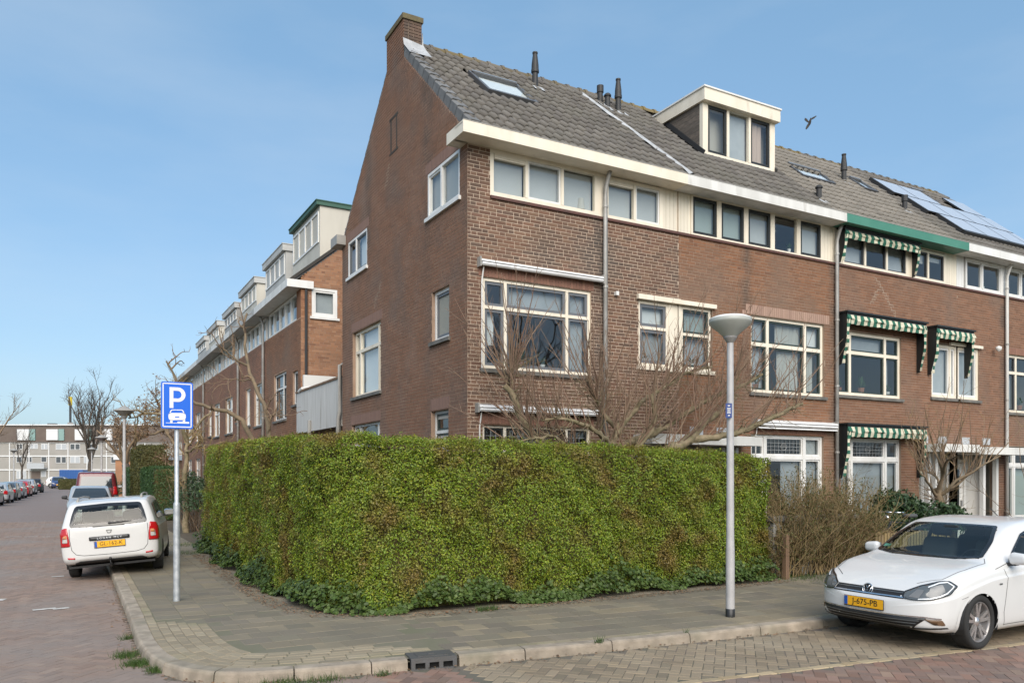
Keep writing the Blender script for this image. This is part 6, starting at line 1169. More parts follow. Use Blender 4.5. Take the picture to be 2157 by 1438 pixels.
far_car('hatch', 'car_silver', (-5.0, 21.4, 0), rad(90), 'silver car facing the camera, parked just beyond the white estate', RIGHT, zs=1.06)
far_car('van', 'car_maroon', (-4.35, 35.6, 0.0), rad(-93), 'dark red van with a wide rear window beyond the silver car', RIGHT, 1.06, 1.04)
PK = rad(-90)
def row_car(x, y, paint, label, zs=1.0, ang=-3, sc=.92): far_car('hatch', paint, (x, y + 4.05 * sc, 0), rad(-90 + ang), label, LEFT, sc, zs)
row_car(-10.0, 43.2, 'car_greydark', 'dark grey car cut off by the left edge of the picture'); row_car(-9.75, 48.8, 'car_silver', 'silver car with red tail lamp, nearest full car in the left row'); row_car(-9.6, 54.6, 'car_greydark', 'dark grey car right behind the silver one in the left row')
row_car(-9.45, 60.4, 'car_steel', 'blue grey car between the dark grey car and the red car'); row_car(-9.3, 67.0, 'car_red', 'bright red car in the left row'); row_car(-9.15, 74.0, 'car_silver', 'pale grey car just past the red car', 1.08); row_car(-8.85, 83.5, 'car_black', 'black car at the far end of the left row', 1.08)
far_car('hatch', 'car_blue', (-7.0, 112.0, 0), rad(92), 'dark blue car facing the camera at the end of the street', 'cars at the end of the street', .95, 1.16)
far_car('hatch', 'car_white', (-4.6, 118.0, 0), rad(165), 'white car parked across the end of the street by the blue container', 'cars at the end of the street', 1.0, 1.12)
# ------------------------------------------------------------------ street furniture
def lamp_post(loc, label, near=True, rb=0.255, hz=3.5, cap='flat', group='post top street lamps'):
    t = thing('street_lamp', loc, label, 'street lamp', group); x, y, z = loc; m = MB(); k = 20 if near else 10
    m.lathe([(0.054, z), (0.054, z + .8), (0.048, z + 1.0), (0.040, hz)], (x, y, 0), k); m.build('pole', 'lamp_pole', t, smooth=True)
    if near:
        m = MB(); m.lathe([(0.057, z), (0.057, z + .10), (0.053, z + .102)], (x, y, 0), k); m.build('pole_foot', 'car_black', t, smooth=True)
    m = MB(); m.lathe([(0.040, hz - .02), (0.075, hz + .035), (0.085, hz + .06), (0.06, hz + .065)], (x, y, 0), k); m.build('collar', 'lamp_grey', t, smooth=True)
    m = MB()
    if cap == 'flat':
        m.lathe([(0.08, hz + .058), (rb * .62, hz + .13), (rb * .93, hz + .195), (rb, hz + .222)], (x, y, 0), 32); m.build('bowl', 'lamp_bowl', t, smooth=True); m = MB(); m.lathe([(rb * .995, hz + .222), (rb * 1.012, hz + .225), (rb * 1.012, hz + .268), (rb * .99, hz + .272)], (x, y, 0), 32); m.build('rim', 'lamp_bowl', t, smooth=True)
        m = MB(); m.lathe([(rb * 1.02, hz + .270), (rb * 1.0, hz + .282), (rb * .75, hz + .308), (rb * .3, hz + .325), (0, hz + .328)], (x, y, 0), 32); m.build('lamp_cap', 'lamp_cap', t, smooth=True)
    else:
        m.lathe([(0.06, hz + .05), (rb * .6, hz + .14), (rb * .98, hz + .22)], (x, y, 0), 20); m.build('bowl', 'lamp_grey', t, smooth=True); m = MB(); m.lathe([(rb * 1.02, hz + .215), (rb * 1.0, hz + .24), (rb * .6, hz + .275), (rb * .3, hz + .34), (0, hz + .37)], (x, y, 0), 20); m.build('lamp_cap', 'plastic_grey', t, smooth=True)
    return t
lp = lamp_post((1.41, -4.50, PZ), 'tall grey street lamp standing on the pavement in front of the hedge')
m = MB(); x, y = 1.41, -4.50
m.hexa([(x - .105, y - .03, 2.55), (x - .035, y - .065, 2.55), (x - .033, y - .060, 2.55), (x - .103, y - .025, 2.55), (x - .105, y - .03, 2.73), (x - .035, y - .065, 2.73), (x - .033, y - .060, 2.73), (x - .103, y - .025, 2.73)]); lab = m.build('number_label', 'label_blue', lp)
m = MB()
for z, w_ in ((2.70, .5), (2.665, .8), (2.64, .7), (2.615, .8), (2.58, .4)):
    c = Vector((x - .07, y - .0485, z)); d_ = Vector((.07, -.035, 0)).normalized() * .028 * w_; n_ = Vector((-.45, -.9, 0)) * .0015; m.add([c - d_ + n_ + Vector((0, 0, -.006)), c + d_ + n_ + Vector((0, 0, -.006)), c + d_ + n_ + Vector((0, 0, .006)), c - d_ + n_ + Vector((0, 0, .006))], [(0, 1, 2, 3)])
m.build('label_print', 'offwhite', lab)
lamp_post((-4.32, 13.9, PZ), 'grey street lamp with cone shaped cap behind the white estate car', True, .29, 3.5, 'cone'); lamp_post((-4.3, 33, PZ), 'distant street lamp second along the right side of the street', False, .30, 3.5, 'cone'); lamp_post((-4.3, 53, PZ), 'small distant street lamp third along the right side of the street', False, .30, 3.5, 'cone'); lamp_post((-9.6, 63, 0), 'distant street lamp on the left edge above the parked cars', False, .30, 3.6, 'cone')
# parking sign
SX, SY = -4.415, 0.166
t = thing('parking_sign', (SX, SY, PZ), 'blue parking sign with white P on a galvanised pole', 'sign')
m = MB(); m.lathe([(0.045, PZ), (0.045, 1.42), (0.042, 1.46), (0.030, 1.48), (0.030, 3.08), (0, 3.08)], (SX, SY, 0), 18); m.build('pole', 'galvanised', t, smooth=True)
W_, H_, zc = .41, .645, 2.815; yb = SY - .036; SW = Wall((SX, yb, zc), (1, 0, 0), (0, -1, 0))
def flat(P_, d, name, mat, parent): m = MB(); m.add([SW.p(u, v, d) for u, v in P_], [tuple(range(len(P_)))]); return m.build(name, mat, parent)
bo = rpoly([(-W_ / 2, -H_ / 2), (W_ / 2, -H_ / 2), (W_ / 2, H_ / 2), (-W_ / 2, H_ / 2)], .03, 5); m = MB(); m.prism([SW.p(u, v, 0) for u, v in bo], (0, -.012, 0)); board = m.build('sign_board', 'sign_blue', t)
m = MB(); m.prism([SW.p(u * 1.01, v * 1.006, -.004) for u, v in bo], (0, .006, 0)); m.build('sign_back', 'galvanised', t)
a = inset2(bo, .018); b = inset2(bo, .032); n = len(a); m = MB(); m.add([SW.p(u, v, .0145) for u, v in a] + [SW.p(u, v, .0145) for u, v in b], [(i, (i + 1) % n, n + (i + 1) % n, n + i) for i in range(n)]); m.build('border_line', 'sign_white', board)
K = .41 / 460; uv = lambda x, y: ((x - 1085) * K, (1106 - y) * K)
m = MB()
def stroke(pts_out, pts_in, d=.0145):
    n = len(pts_out); m.add([SW.p(*uv(*p), d) for p in pts_out] + [SW.p(*uv(*p), d) for p in pts_in], [(i, i + 1, n + i + 1, n + i) for i in range(n - 1)])
stroke([(975, 1150), (975, 828)], [(1030, 1150), (1030, 828)])
A = np.linspace(math.pi / 2, -math.pi / 2, 15); stroke([(1030, 828)] + [(1095 + 110 * math.cos(q), 940 - 112 * math.sin(q)) for q in A] + [(1030, 1052)], [(1030, 880)] + [(1095 + 52 * math.cos(q), 940 - 60 * math.sin(q)) for q in A] + [(1030, 1000)])
m.build('letter', 'sign_white', board); m = MB()
def poly(P_, d=.0145): m.add([SW.p(*uv(*p), d) for p in P_], [tuple(range(len(P_)))])
poly([(962, 1250), (972, 1228), (1190, 1222), (1208, 1250), (1210, 1290), (1198, 1318), (1185, 1330), (985, 1340), (965, 1320), (958, 1280)]); poly([(985, 1335), (1018, 1334), (1018, 1378), (985, 1378)]); poly([(1165, 1325), (1200, 1322), (1200, 1360), (1165, 1360)]); poly([(1088, 1358), (1258, 1358), (1258, 1386), (1088, 1386)]); poly([(922, 1378), (1090, 1378), (1090, 1386), (922, 1386)])
stroke([(968, 1240), (990, 1188), (1008, 1174), (1155, 1170), (1172, 1182), (1196, 1235)], [(984, 1240), (1002, 1198), (1014, 1186), (1150, 1182), (1160, 1192), (1180, 1235)])
m.build('car_symbol', 'sign_white', board); m = MB(); poly([(1052, 1282), (1115, 1277), (1115, 1294), (1052, 1298)], .0155); m.build('symbol_gap', 'sign_blue', board)
for z in (2.6, 3.0): m = MB(); m.lathe([(.034, z - .015), (.036, z - .015), (.036, z + .015), (.034, z + .015)], (SX, SY, 0), 14); m.box((SX - .05, SY - .036, z - .012), (SX + .05, SY - .028, z + .012)); m.build('sign_clamp', 'galvanised', t)
# bird in the air
bp = CAM + (VD + VR * ((1706 - 1078.5) / 1662) + Vector((0, 0, (1000 - 257) / 1662))) * 30
t = thing('bird', tuple(bp), 'dark bird flying in the sky beside the dormer', 'bird', local=True, rotz=rad(-30))
m = MB(); rings = [(-.19, .0, .0), (-.16, .02, .0), (-.08, .045, 0), (0, .06, 0), (.08, .05, .005), (.13, .035, .015), (.17, .03, .02), (.20, .012, .015), (.23, .002, .01)]; k = 8; V = []
for a_, r_, h in rings: V += [(r_ * math.cos(2 * math.pi * j / k) + .0, r_ * .9 * math.sin(2 * math.pi * j / k), a_ * 1.0) for j in range(k)]
F = [(i * k + j, i * k + (j + 1) % k, (i + 1) * k + (j + 1) % k, (i + 1) * k + j) for i in range(len(rings) - 1) for j in range(k)]
b0 = len(V)
def wing(P_): 
    b = len(V); n = len(P_); V.extend([(u, -.012, v) for u, v in P_] + [(u, .012, v) for u, v in P_]); F.extend([tuple(range(b, b + n)), tuple(range(b + 2 * n - 1, b + n - 1, -1))] + [(b + i, b + (i + 1) % n, b + n + (i + 1) % n, b + n + i) for i in range(n)])
wing([(.0, .10), (.08, .14), (.16, .22), (.24, .34), (.20, .36), (.14, .30), (.06, .24), (-.01, .05)]); wing([(.02, .06), (-.04, -.02), (-.10, -.20), (-.12, -.36), (-.07, -.40), (-.01, -.30), (.06, -.10), (.06, .05)]); wing([(-.03, -.02), (-.18, .10), (-.28, .12), (-.27, .02), (-.14, -.04), (-.02, -.06)])
V = [(u, w_, v) for (u, w_, v) in V]; o = put('body', mesh('body', V, F, 'bird', smooth=False), t)
t.rotation_euler = (0, rad(15), rad(-29)); t.scale = (.8, .8, .8)
# ------------------------------------------------------------------ vegetation
def unit(v): return v / np.maximum(np.linalg.norm(v, axis=-1, keepdims=True), 1e-9)
def leaves(P, Nrm, L_, W_, mat, name, parent, spread=.9, kind='stuff', droop=0.0, shape='quad'):
    """one small leaf blade for each point of P, loosely facing along Nrm"""
    n = len(P); nn = unit(Nrm + rng.normal(0, spread, (n, 3)) * .6); a = unit(np.cross(nn, rng.normal(0, 1, (n, 3)))); a[:, 2] -= droop; a = unit(a); b = unit(np.cross(nn, a)); s = rng.uniform(.65, 1.25, n)[:, None]; l_ = L_ * s; w_ = W_ * s * rng.uniform(.8, 1.2, n)[:, None]
    if shape == 'quad':
        V = np.stack([P - a * l_ * .5, P + b * w_ * .5 + nn * w_ * .15 - a * l_ * .08, P + a * l_ * .5, P - b * w_ * .5 + nn * w_ * .15 - a * l_ * .08], 1).reshape(-1, 3); F = np.arange(4 * n).reshape(-1, 4)
    else:   # lobed ivy leaf
        R = [(-.45, 0), (-.15, .5), (.02, .26), (.28, .36), (.55, 0), (.28, -.36), (.02, -.26), (-.15, -.5)]
        V = np.stack([P + a * l_ * u + b * w_ * v + nn * (abs(v) * .12 * l_) for u, v in R], 1).reshape(-1, 3); F = np.arange(8 * n).reshape(-1, 8)
    return put(name, fastmesh(name, V, F, mat), parent, kind=kind)
def twigs(P, D, L_, w_, mat, name, parent, kind='stuff'):
    """short thin twigs: three sided slivers"""
    n = len(P); D = unit(D); a = unit(np.cross(D, rng.normal(0, 1, (n, 3)))); b = np.cross(D, a); L_ = (L_ * rng.uniform(.5, 1.3, n))[:, None]; tip = P + D * L_; w_ = w_ * rng.uniform(.7, 1.3, n)[:, None]
    V = np.stack([P + a * w_, P - a * w_ * .5 + b * w_ * .87, P - a * w_ * .5 - b * w_ * .87, tip], 1).reshape(-1, 3); i = np.arange(n)[:, None] * 4; F = np.concatenate([i + np.array([[0, 1, 3]]), i + np.array([[1, 2, 3]]), i + np.array([[2, 0, 3]])]); return put(name, fastmesh(name, V, F, mat), parent, kind=kind)
def tubes(paths, k, mat, name, parent, kind=None):
    """many tapering tubes: list of (points (n,3), radii (n,))"""
    VV, FF = [], []; base = 0; ang = np.arange(k) * 2 * math.pi / k
    for P, R in paths:
        P = np.asarray(P, float); n = len(P); t = unit(np.gradient(P, axis=0)); ref = np.array([.3, .2, .93]); a = np.cross(t, ref); bad = np.linalg.norm(a, axis=1) < .1; a[bad] = np.cross(t[bad], [1, 0, 0]); a = unit(a); c = np.cross(t, a)
        V = P[:, None, :] + (a[:, None, :] * np.cos(ang)[None, :, None] + c[:, None, :] * np.sin(ang)[None, :, None]) * np.asarray(R, float)[:, None, None]; VV.append(V.reshape(-1, 3)); i, j = np.meshgrid(np.arange(n - 1), np.arange(k), indexing='ij'); i = i.ravel(); j = j.ravel(); FF.append(np.stack([i * k + j, i * k + (j + 1) % k, (i + 1) * k + (j + 1) % k, (i + 1) * k + j], 1) + base); base += n * k
    return put(name, fastmesh(name, np.concatenate(VV), np.concatenate(FF), mat, True), parent, kind=kind)
def wander(p0, d0, length, n, r0, r1, curl=.15, up=0.0, rs=None):
    rs = rs or rng; P = [np.array(p0, float)]; d = np.array(d0, float); d /= np.linalg.norm(d)
    for _ in range(n):
        d = d + rs.normal(0, curl, 3) + np.array([0, 0, up]); d /= np.linalg.norm(d); P.append(P[-1] + d * length / n)
    return np.array(P), np.linspace(r0, r1, n + 1)
def grow(path, count, lo, hi, spread, up, r, curl=.12, n=5, tfrom=.25, lenfall=.3):
    """side shoots off a limb"""
    P, R = path; out = []; t = unit(np.gradient(P, axis=0))
    for _ in range(count):
        f = rng.uniform(tfrom, 1); i = min(int(f * (len(P) - 1)), len(P) - 2); q = f * (len(P) - 1) - i; p = P[i] * (1 - q) + P[i + 1] * q; side = unit(np.cross(t[i], rng.normal(0, 1, 3))); d = t[i] * .5 + side * spread + np.array([0, 0, up]); out.append(wander(p, d, rng.uniform(lo, hi) * (1 - lenfall * f), n, min(r, R[i] * .8), r * .25, curl, .03))
    return out
# --- the big clipped hedge round the corner garden
HP = [(-2.84, 8.75), (-2.95, 4.5), (-2.98, 1.0), (-2.94, -0.9), (-2.80, -1.55), (-2.45, -1.98), (-1.95, -2.16), (-1.0, -2.24), (1.0, -2.28), (3.0, -2.27), (4.56, -2.2)]
HD = resample(HP, .05); HT = np.gradient(HD, axis=0); HT /= np.linalg.norm(HT, axis=1)[:, None]; HN = np.stack([HT[:, 1], -HT[:, 0]], 1); HS = np.r_[0, np.cumsum(np.linalg.norm(np.diff(HD, axis=0), axis=1))]
hh_s = [0, 4.3, 7.8, 9.6, 11.2, 12.6, 14.8, 16.8, 18.3]; hh_v = [2.50, 2.47, 2.41, 2.36, 2.33, 2.29, 2.26, 2.21, 2.14]
def hedge_pt(s, depth):
    x = np.interp(s, HS, HD[:, 0]); y = np.interp(s, HS, HD[:, 1]); nx = np.interp(s, HS, HN[:, 0]); ny = np.interp(s, HS, HN[:, 1]); return x - nx * depth, y - ny * depth, nx, ny
HMAX = HS[-1]; hgt = lambda s: np.interp(s / HMAX * 18.3, hh_s, hh_v)
lump = lambda s, z: .05 * np.sin(s * 2.3 + z * 1.7) + .04 * np.sin(s * 4.7 - z * 3.9) + .03 * np.sin(s * 9.1 + z * 8.3) + .02 * np.sin(s * 17 - z * 14)
hedge = thing('hedge', (0.5, -2.2, PZ), 'tall clipped privet hedge wrapping round the corner garden', 'hedge'); TH = .80
m = MB(); V = []; ii = list(range(0, len(HD), 6)) + [len(HD) - 1]
for i in ii:
    s = HS[i]; h = hgt(s) - .10
    for dep, z in ((.22, PZ), (.20, PZ + .6), (.22, h - .3), (.36, h - .05), (TH - .1, h), (TH, h - .2), (TH, PZ)): x, y, _, _ = hedge_pt(min(s, HMAX - .09), dep); V.append((float(x), float(y), z))
m.add(V, [(a * 7 + b, (a + 1) * 7 + b, (a + 1) * 7 + b + 1, a * 7 + b + 1) for a in range(len(ii) - 1) for b in range(6)] + [tuple(range(6, -1, -1)), tuple((len(ii) - 1) * 7 + b for b in range(7))]); m.build('core', 'hedge_core', hedge)
HC = np.random.default_rng(3).normal(0, 1, (400, 60)); HC2 = np.random.default_rng(4).normal(0, 1, (400, 60))
def clump(s, z):   # leaf clumps standing proud of or behind the clipped face
    return .034 * HC[(s / .13).astype(int) % 400, (z / .115).astype(int) % 60] + .03 * HC2[(s / .31 + .3 * z).astype(int) % 400, (z / .26 + .2 * s).astype(int) % 60]
def hedge_face(n, s0, s1):
    s = rng.uniform(s0, s1, n); z = PZ + (hgt(s) - PZ) * rng.uniform(0.02, 1, n) ** .95; dep = np.abs(rng.normal(0, .055, n)) + (rng.uniform(0, 1, n) < .35) * rng.uniform(0, .12, n) - .015 - lump(s, z) * .7 - np.clip(clump(s + rng.normal(0, .03, n), np.maximum(z + rng.normal(0, .03, n), 0)), -.09, .07); top = np.clip((z - hgt(s) + .22) / .22, 0, 1); dep = dep + top ** 2.2 * .16; x, y, nx, ny = hedge_pt(s, dep); return np.stack([x, y, z + rng.normal(0, .012, n)], 1), np.stack([nx, ny, .35 + top], 1)
def hedge_top(n, s0, s1):
    s = rng.uniform(s0, s1, n); dep = rng.uniform(0, TH, n); x, y, nx, ny = hedge_pt(s, dep); z = hgt(s) + .025 * np.sin(s * 3 + dep * 5) + .02 * np.sin(s * 8.3) + rng.normal(0, .03, n) - .10 * np.clip((.2 - dep) / .2, 0, 1) ** 2; return np.stack([x, y, z], 1), np.stack([nx * .2, ny * .2, np.ones(n)], 1)
P1, N1 = hedge_face(135000, 8.6, HMAX); P2, N2 = hedge_top(34000, 8.0, HMAX); n = 15000; dd = rng.uniform(0, TH, n); zz = rng.uniform(PZ, hgt(HMAX), n); x, y, nx, ny = hedge_pt(np.full(n, HMAX), dd); tx, ty = HT[-1]; P3 = np.stack([x + tx * (.02 + .05 * np.sin(zz * 4)) + rng.normal(0, .03, n), y + ty * .02, zz], 1); N3 = np.tile([tx, ty, .3], (n, 1))
keep = rng.uniform(0, 1, len(P1)) > .30 * (np.sin(P1[:, 0] * 1.7 + P1[:, 2] * 1.3) * np.sin(P1[:, 2] * 2.9 + P1[:, 0] * .8 + P1[:, 1]) > .25); P1, N1 = P1[keep], N1[keep]
leaves(np.concatenate([P1, P2, P3]), np.concatenate([N1, N2, N3]), .034, .019, 'hedge_leaf', 'leaves', hedge)
P4, N4 = hedge_face(62000, 0, 8.7); P5, N5 = hedge_top(14000, 0, 8.2); leaves(np.concatenate([P4, P5]), np.concatenate([N4, N5]), .044, .023, 'hedge_leaf', 'far_leaves', hedge)
Pt, Nt = hedge_face(16000, 0, HMAX); Pu, Nu = hedge_top(7000, 0, HMAX); Pt = np.concatenate([Pt, Pu]); Nt = np.concatenate([Nt, Nu]); twigs(Pt - unit(Nt) * .05, unit(Nt) * .7 + rng.normal(0, .45, Pt.shape) + np.array([0, 0, .75]), .13, .0022, 'hedge_twig', 'twigs', hedge)
# --- ivy along its foot
ivy = thing('ivy', (0.5, -2.45, PZ), 'dark green ivy creeping along the foot of the hedge', 'ivy'); n = 10500; s = rng.uniform(.3, HMAX + .02, n); u = rng.uniform(0, 1, n); wv = .23 + .06 * np.sin(s * 1.9) + .04 * np.sin(s * 5.3); near = np.where(s > 8.5, 1.0, 1.15); out = wv * near * u ** .8; z = PZ + .02 + np.maximum(0, .30 + .10 * np.sin(s * 2.7) + .05 * np.sin(s * 7.1) - out * .95) * rng.uniform(.1, 1, n) ** .6; x, y, nx, ny = hedge_pt(s, -out + .02)
z = z + np.maximum(0, .25 * np.sin(s * 1.3 + 1) * np.sin(s * 3.1)) * (rng.uniform(0, 1, n) < .35)
leaves(np.stack([x, y, z], 1), np.stack([nx * .7, ny * .7, np.full(n, .9)], 1), .055, .052, 'ivy_leaf', 'leaves', ivy, .7, shape='ivy')
n = 2500; s = rng.uniform(2, HMAX, n); x, y, nx, ny = hedge_pt(s, -rng.uniform(.22, .50, n) ** 1.0 + rng.normal(0, .02, n)); P = np.stack([x, y, PZ + .008 + rng.uniform(0, .012, n)], 1); k_ = rng.integers(0, len(KD) - 1, 3000); kx = KD[k_] - KN[k_] * np.abs(rng.normal(.03, .07, 3000))[:, None]; kk = (KD[k_, 1] < 6) & (KD[k_, 0] < 5); P = np.concatenate([P, np.c_[kx, rng.uniform(.006, .02, 3000)][kk]])
lit = put('leaf_litter', None, None) if False else None
leaves(P, np.tile([0, 0, 1.], (len(P), 1)), .035, .022, 'litter', 'fallen_leaves', None, .25); tag(bpy.data.objects['fallen_leaves'], 'brown fallen leaves scattered along the hedge and the gutter', 'leaves')
# --- tufts of grass against the kerb
gp_ = []
for (cx, cy, r_, n, z) in ((-5.2, -2.75, .12, 350, 0), (-5.14, -3.2, .10, 500, 0), (-5.0, -3.55, .08, 300, 0), (-5.15, -1.8, .07, 120, 0), (-4.1, -4.63, .22, 300, 0), (-3.7, -4.68, .2, 200, 0), (-3.2, -4.75, .1, 80, 0), (-1.05, -2.62, .10, 260, PZ), (-.9, -2.6, .06, 120, PZ), (-3.25, 7.2, .4, 350, PZ), (-3.2, 9.5, .5, 400, PZ), (5.2, -2.3, .5, 700, PZ), (6.2, -2.5, .5, 600, PZ), (-.88, -4.93, .05, 60, PZ), (0.26, -5.0, .03, 20, PZ)): gp_.append(np.c_[rng.normal(cx, r_ * .6, n), rng.normal(cy, r_ * .35 if cy < -4.5 else r_ * .6, n), np.full(n, z)])
gp_ = np.concatenate(gp_); gp_ = gp_[rng.uniform(0, 1, len(gp_)) < .6]; twigs(gp_, np.c_[rng.normal(0, .45, (len(gp_), 2)), np.ones(len(gp_))], .075, .003, 'grass', 'grass', None); tag(bpy.data.objects['grass'], 'tufts of green grass growing along the kerb', 'grass')
# --- bare fruit tree behind the hedge
def P3(px, py, y):   # point of a limb from its place in the garden plane y
    v = VD + VR * ((px - 1078.5) / 1662); k = (y - CAM.y) / v.y; return np.array([CAM.x + v.x * k, y, CAM.z + k * (1000 - py) / 1662])
tr = thing('fruit_tree', (2.6, -1.2, PZ), 'bare spreading tree with many long shoots behind the hedge', 'tree')
limbs = [([(2.55, -1.2, .1), (2.5, -1.2, .9), (2.35, -1.2, 1.6), P3(1290, 948, -1.2), P3(1300, 905, -1.15), P3(1325, 880, -1.1), P3(1345, 850, -1.0)], .10, .035), ([(2.5, -1.2, .9), P3(1250, 985, -1.1), P3(1150, 935, -1.0), P3(1105, 895, -.95), P3(1085, 845, -.95), P3(1062, 812, -.9)], .075, .035),
         ([(2.6, -1.2, 1.0), P3(1330, 965, -1.2), P3(1372, 905, -1.3), P3(1380, 870, -1.3), P3(1372, 830, -1.25)], .065, .025), ([(2.6, -1.2, .8), P3(1360, 990, -1.3), P3(1400, 955, -1.4), P3(1450, 925, -1.4), P3(1482, 893, -1.35), P3(1522, 862, -1.3), P3(1548, 838, -1.2)], .11, .03), ([(2.5, -1.2, 1.2), P3(1300, 955, -.9), P3(1380, 910, -.8), P3(1450, 868, -.75), P3(1505, 835, -.8), P3(1585, 800, -.9), P3(1605, 788, -.9)], .06, .022),
         ([P3(1450, 925, -1.4), P3(1540, 915, -1.6), P3(1600, 890, -1.7), P3(1645, 872, -1.75), P3(1690, 850, -1.7)], .055, .02), ([P3(1290, 948, -1.2), P3(1265, 915, -1.5), P3(1230, 895, -1.6), P3(1180, 880, -1.5), P3(1140, 885, -1.4)], .04, .014), ([P3(1345, 850, -1.0), P3(1400, 815, -.9), P3(1440, 790, -.85), P3(1500, 772, -.8)], .032, .014), ([P3(1085, 845, -.95), P3(1075, 800, -.9), P3(1090, 760, -.85)], .03, .012), ([P3(1522, 862, -1.3), P3(1540, 820, -1.4), P3(1545, 790, -1.4)], .026, .012), ([P3(1300, 905, -1.15), P3(1260, 850, -1.2), P3(1240, 800, -1.2)], .035, .012), ([P3(1210, 955, -1.3), P3(1160, 920, -1.5), P3(1080, 935, -1.6)], .025, .01)]
LP = []
for pts, r0, r1 in limbs:
    q = np.array([tuple(p) for p in pts]); t0 = np.r_[0, np.cumsum(np.linalg.norm(np.diff(q, axis=0), axis=1))]; tt = np.linspace(0, t0[-1], max(8, int(t0[-1] / .12))); P = np.stack([pchip(t0, q[:, c], tt) for c in range(3)], 1); P[1:-1] += rng.normal(0, .012, (len(P) - 2, 3)); LP.append((P, np.linspace(r0 * 1.3, r1 * 1.35, len(tt)) * (1 + .10 * np.sin(np.arange(len(tt)) * 2.1 + r0 * 90))))
for i, lp_ in enumerate(LP): tubes([lp_], 8, 'bark_tree', 'trunk' if i == 0 else 'limb', tr)
sh = []; base = [1, 3, 4, 5, 6, 7, 8, 9, 10, 0, 2, 11]
for i in range(len(LP)): sh += grow(LP[i], (24, 34, 22, 32, 38, 28, 18, 28, 22, 16, 24, 12)[i], .5, 2.2, .5, .8, .013, .075, 8, .42 if i in (0, 1, 2, 3, 4) else .1, lenfall=.15)
sh2 = []
for p in sh: sh2 += grow(p, int(rng.integers(3, 8)), .10, .6, .5, .35, .006, .10, 4, .15)
sh3 = []
for i in range(len(LP)):    # tangled short spurs around the limbs
    sh3 += grow(LP[i], 46, .15, .8, .9, .05, .008, .28, 6, .35)
tubes(sh, 4, 'bark_shoot', 'shoots', tr, 'stuff'); tubes(sh2, 3, 'bark_shoot', 'side_shoots', tr, 'stuff'); tubes(sh3, 4, 'bark_tree', 'spurs', tr, 'stuff')
# --- generic bare tree
def bare_tree(name, base, h, r, label, group=None, trunk_h=.3, fork=5, spread=.55, mat='bark_dark', tmat='bark_dark', seed=1, lean=(0, 0), twig=1.0, detail=3, up=.5):
    global rng
    keep = rng; rng = np.random.default_rng(seed); t = thing(name, base, label, 'tree', group); tp = wander(base, (lean[0], lean[1], 1), h * trunk_h, 6, r, r * .75, .06); tubes([tp], 8, tmat, 'trunk', t); L1 = []
    top = tp[0][-1]
    for k in range(fork):
        a = 2 * math.pi * (k + rng.uniform(-.3, .3)) / fork; d = (math.cos(a) * spread, math.sin(a) * spread, 1); L1.append(wander(top, d, h * (1 - trunk_h) * rng.uniform(.7, 1), 9, r * .5, r * .12, .09, .02))
    L2 = []; 
    for p in L1: L2 += grow(p, 7, h * .15, h * .38, .5, up, r * .2, .12, 6, .15)
    L3 = []
    for p in L2: L3 += grow(p, 5, h * .06, h * .2, .55, up * .6, r * .08 * twig, .14, 4, .15)
    tubes(L1, 6, mat, 'limbs', t, 'stuff'); tubes(L2, 4, mat, 'branches', t, 'stuff'); tubes(L3, 3, mat, 'crown', t, 'stuff')
    if detail > 3:
        L4 = []
        for p in L3: L4 += grow(p, 4, h * .03, h * .09, .6, .2, r * .05 * twig, .15, 3, .2)
        tubes(L4, 3, mat, 'fine_twigs', t, 'stuff')
    rng = keep; return t
bare_tree('street_tree', (-3.5, 96, 0), 12.6, .32, 'large bare tree at the end of the street before the flats', None, .28, 7, .38, seed=4, twig=1.3, detail=4, up=.7)
bare_tree('birch_tree', (-13.6, 78, 0), 10.5, .22, 'bare twiggy tree at the left edge of the picture', None, .22, 6, .45, 'twig_brown', seed=9, twig=1.2, detail=4, up=.5)
bare_tree('young_tree', (-10.2, 88, 0), 7.5, .13, 'thin bare tree beside the left row of cars', None, .35, 4, .3, seed=12, twig=1.2)
for x_, y_, h_, sd_, lb_ in ((-1.0, -25.5, 12.5, 41, 'the corner hedge'), (6.5, -24.0, 11.5, 42, 'the house with the dormer'), (14.5, -25.0, 12.5, 43, 'the solar panel house'), (24, -25.5, 12, 44, 'the far end of the row')): bare_tree('street_tree', (x_, y_, 0), h_, .26, 'bare street tree across the road facing ' + lb_, 'bare trees opposite the houses', .25, 6, .5, seed=sd_, twig=1.6, up=.5)
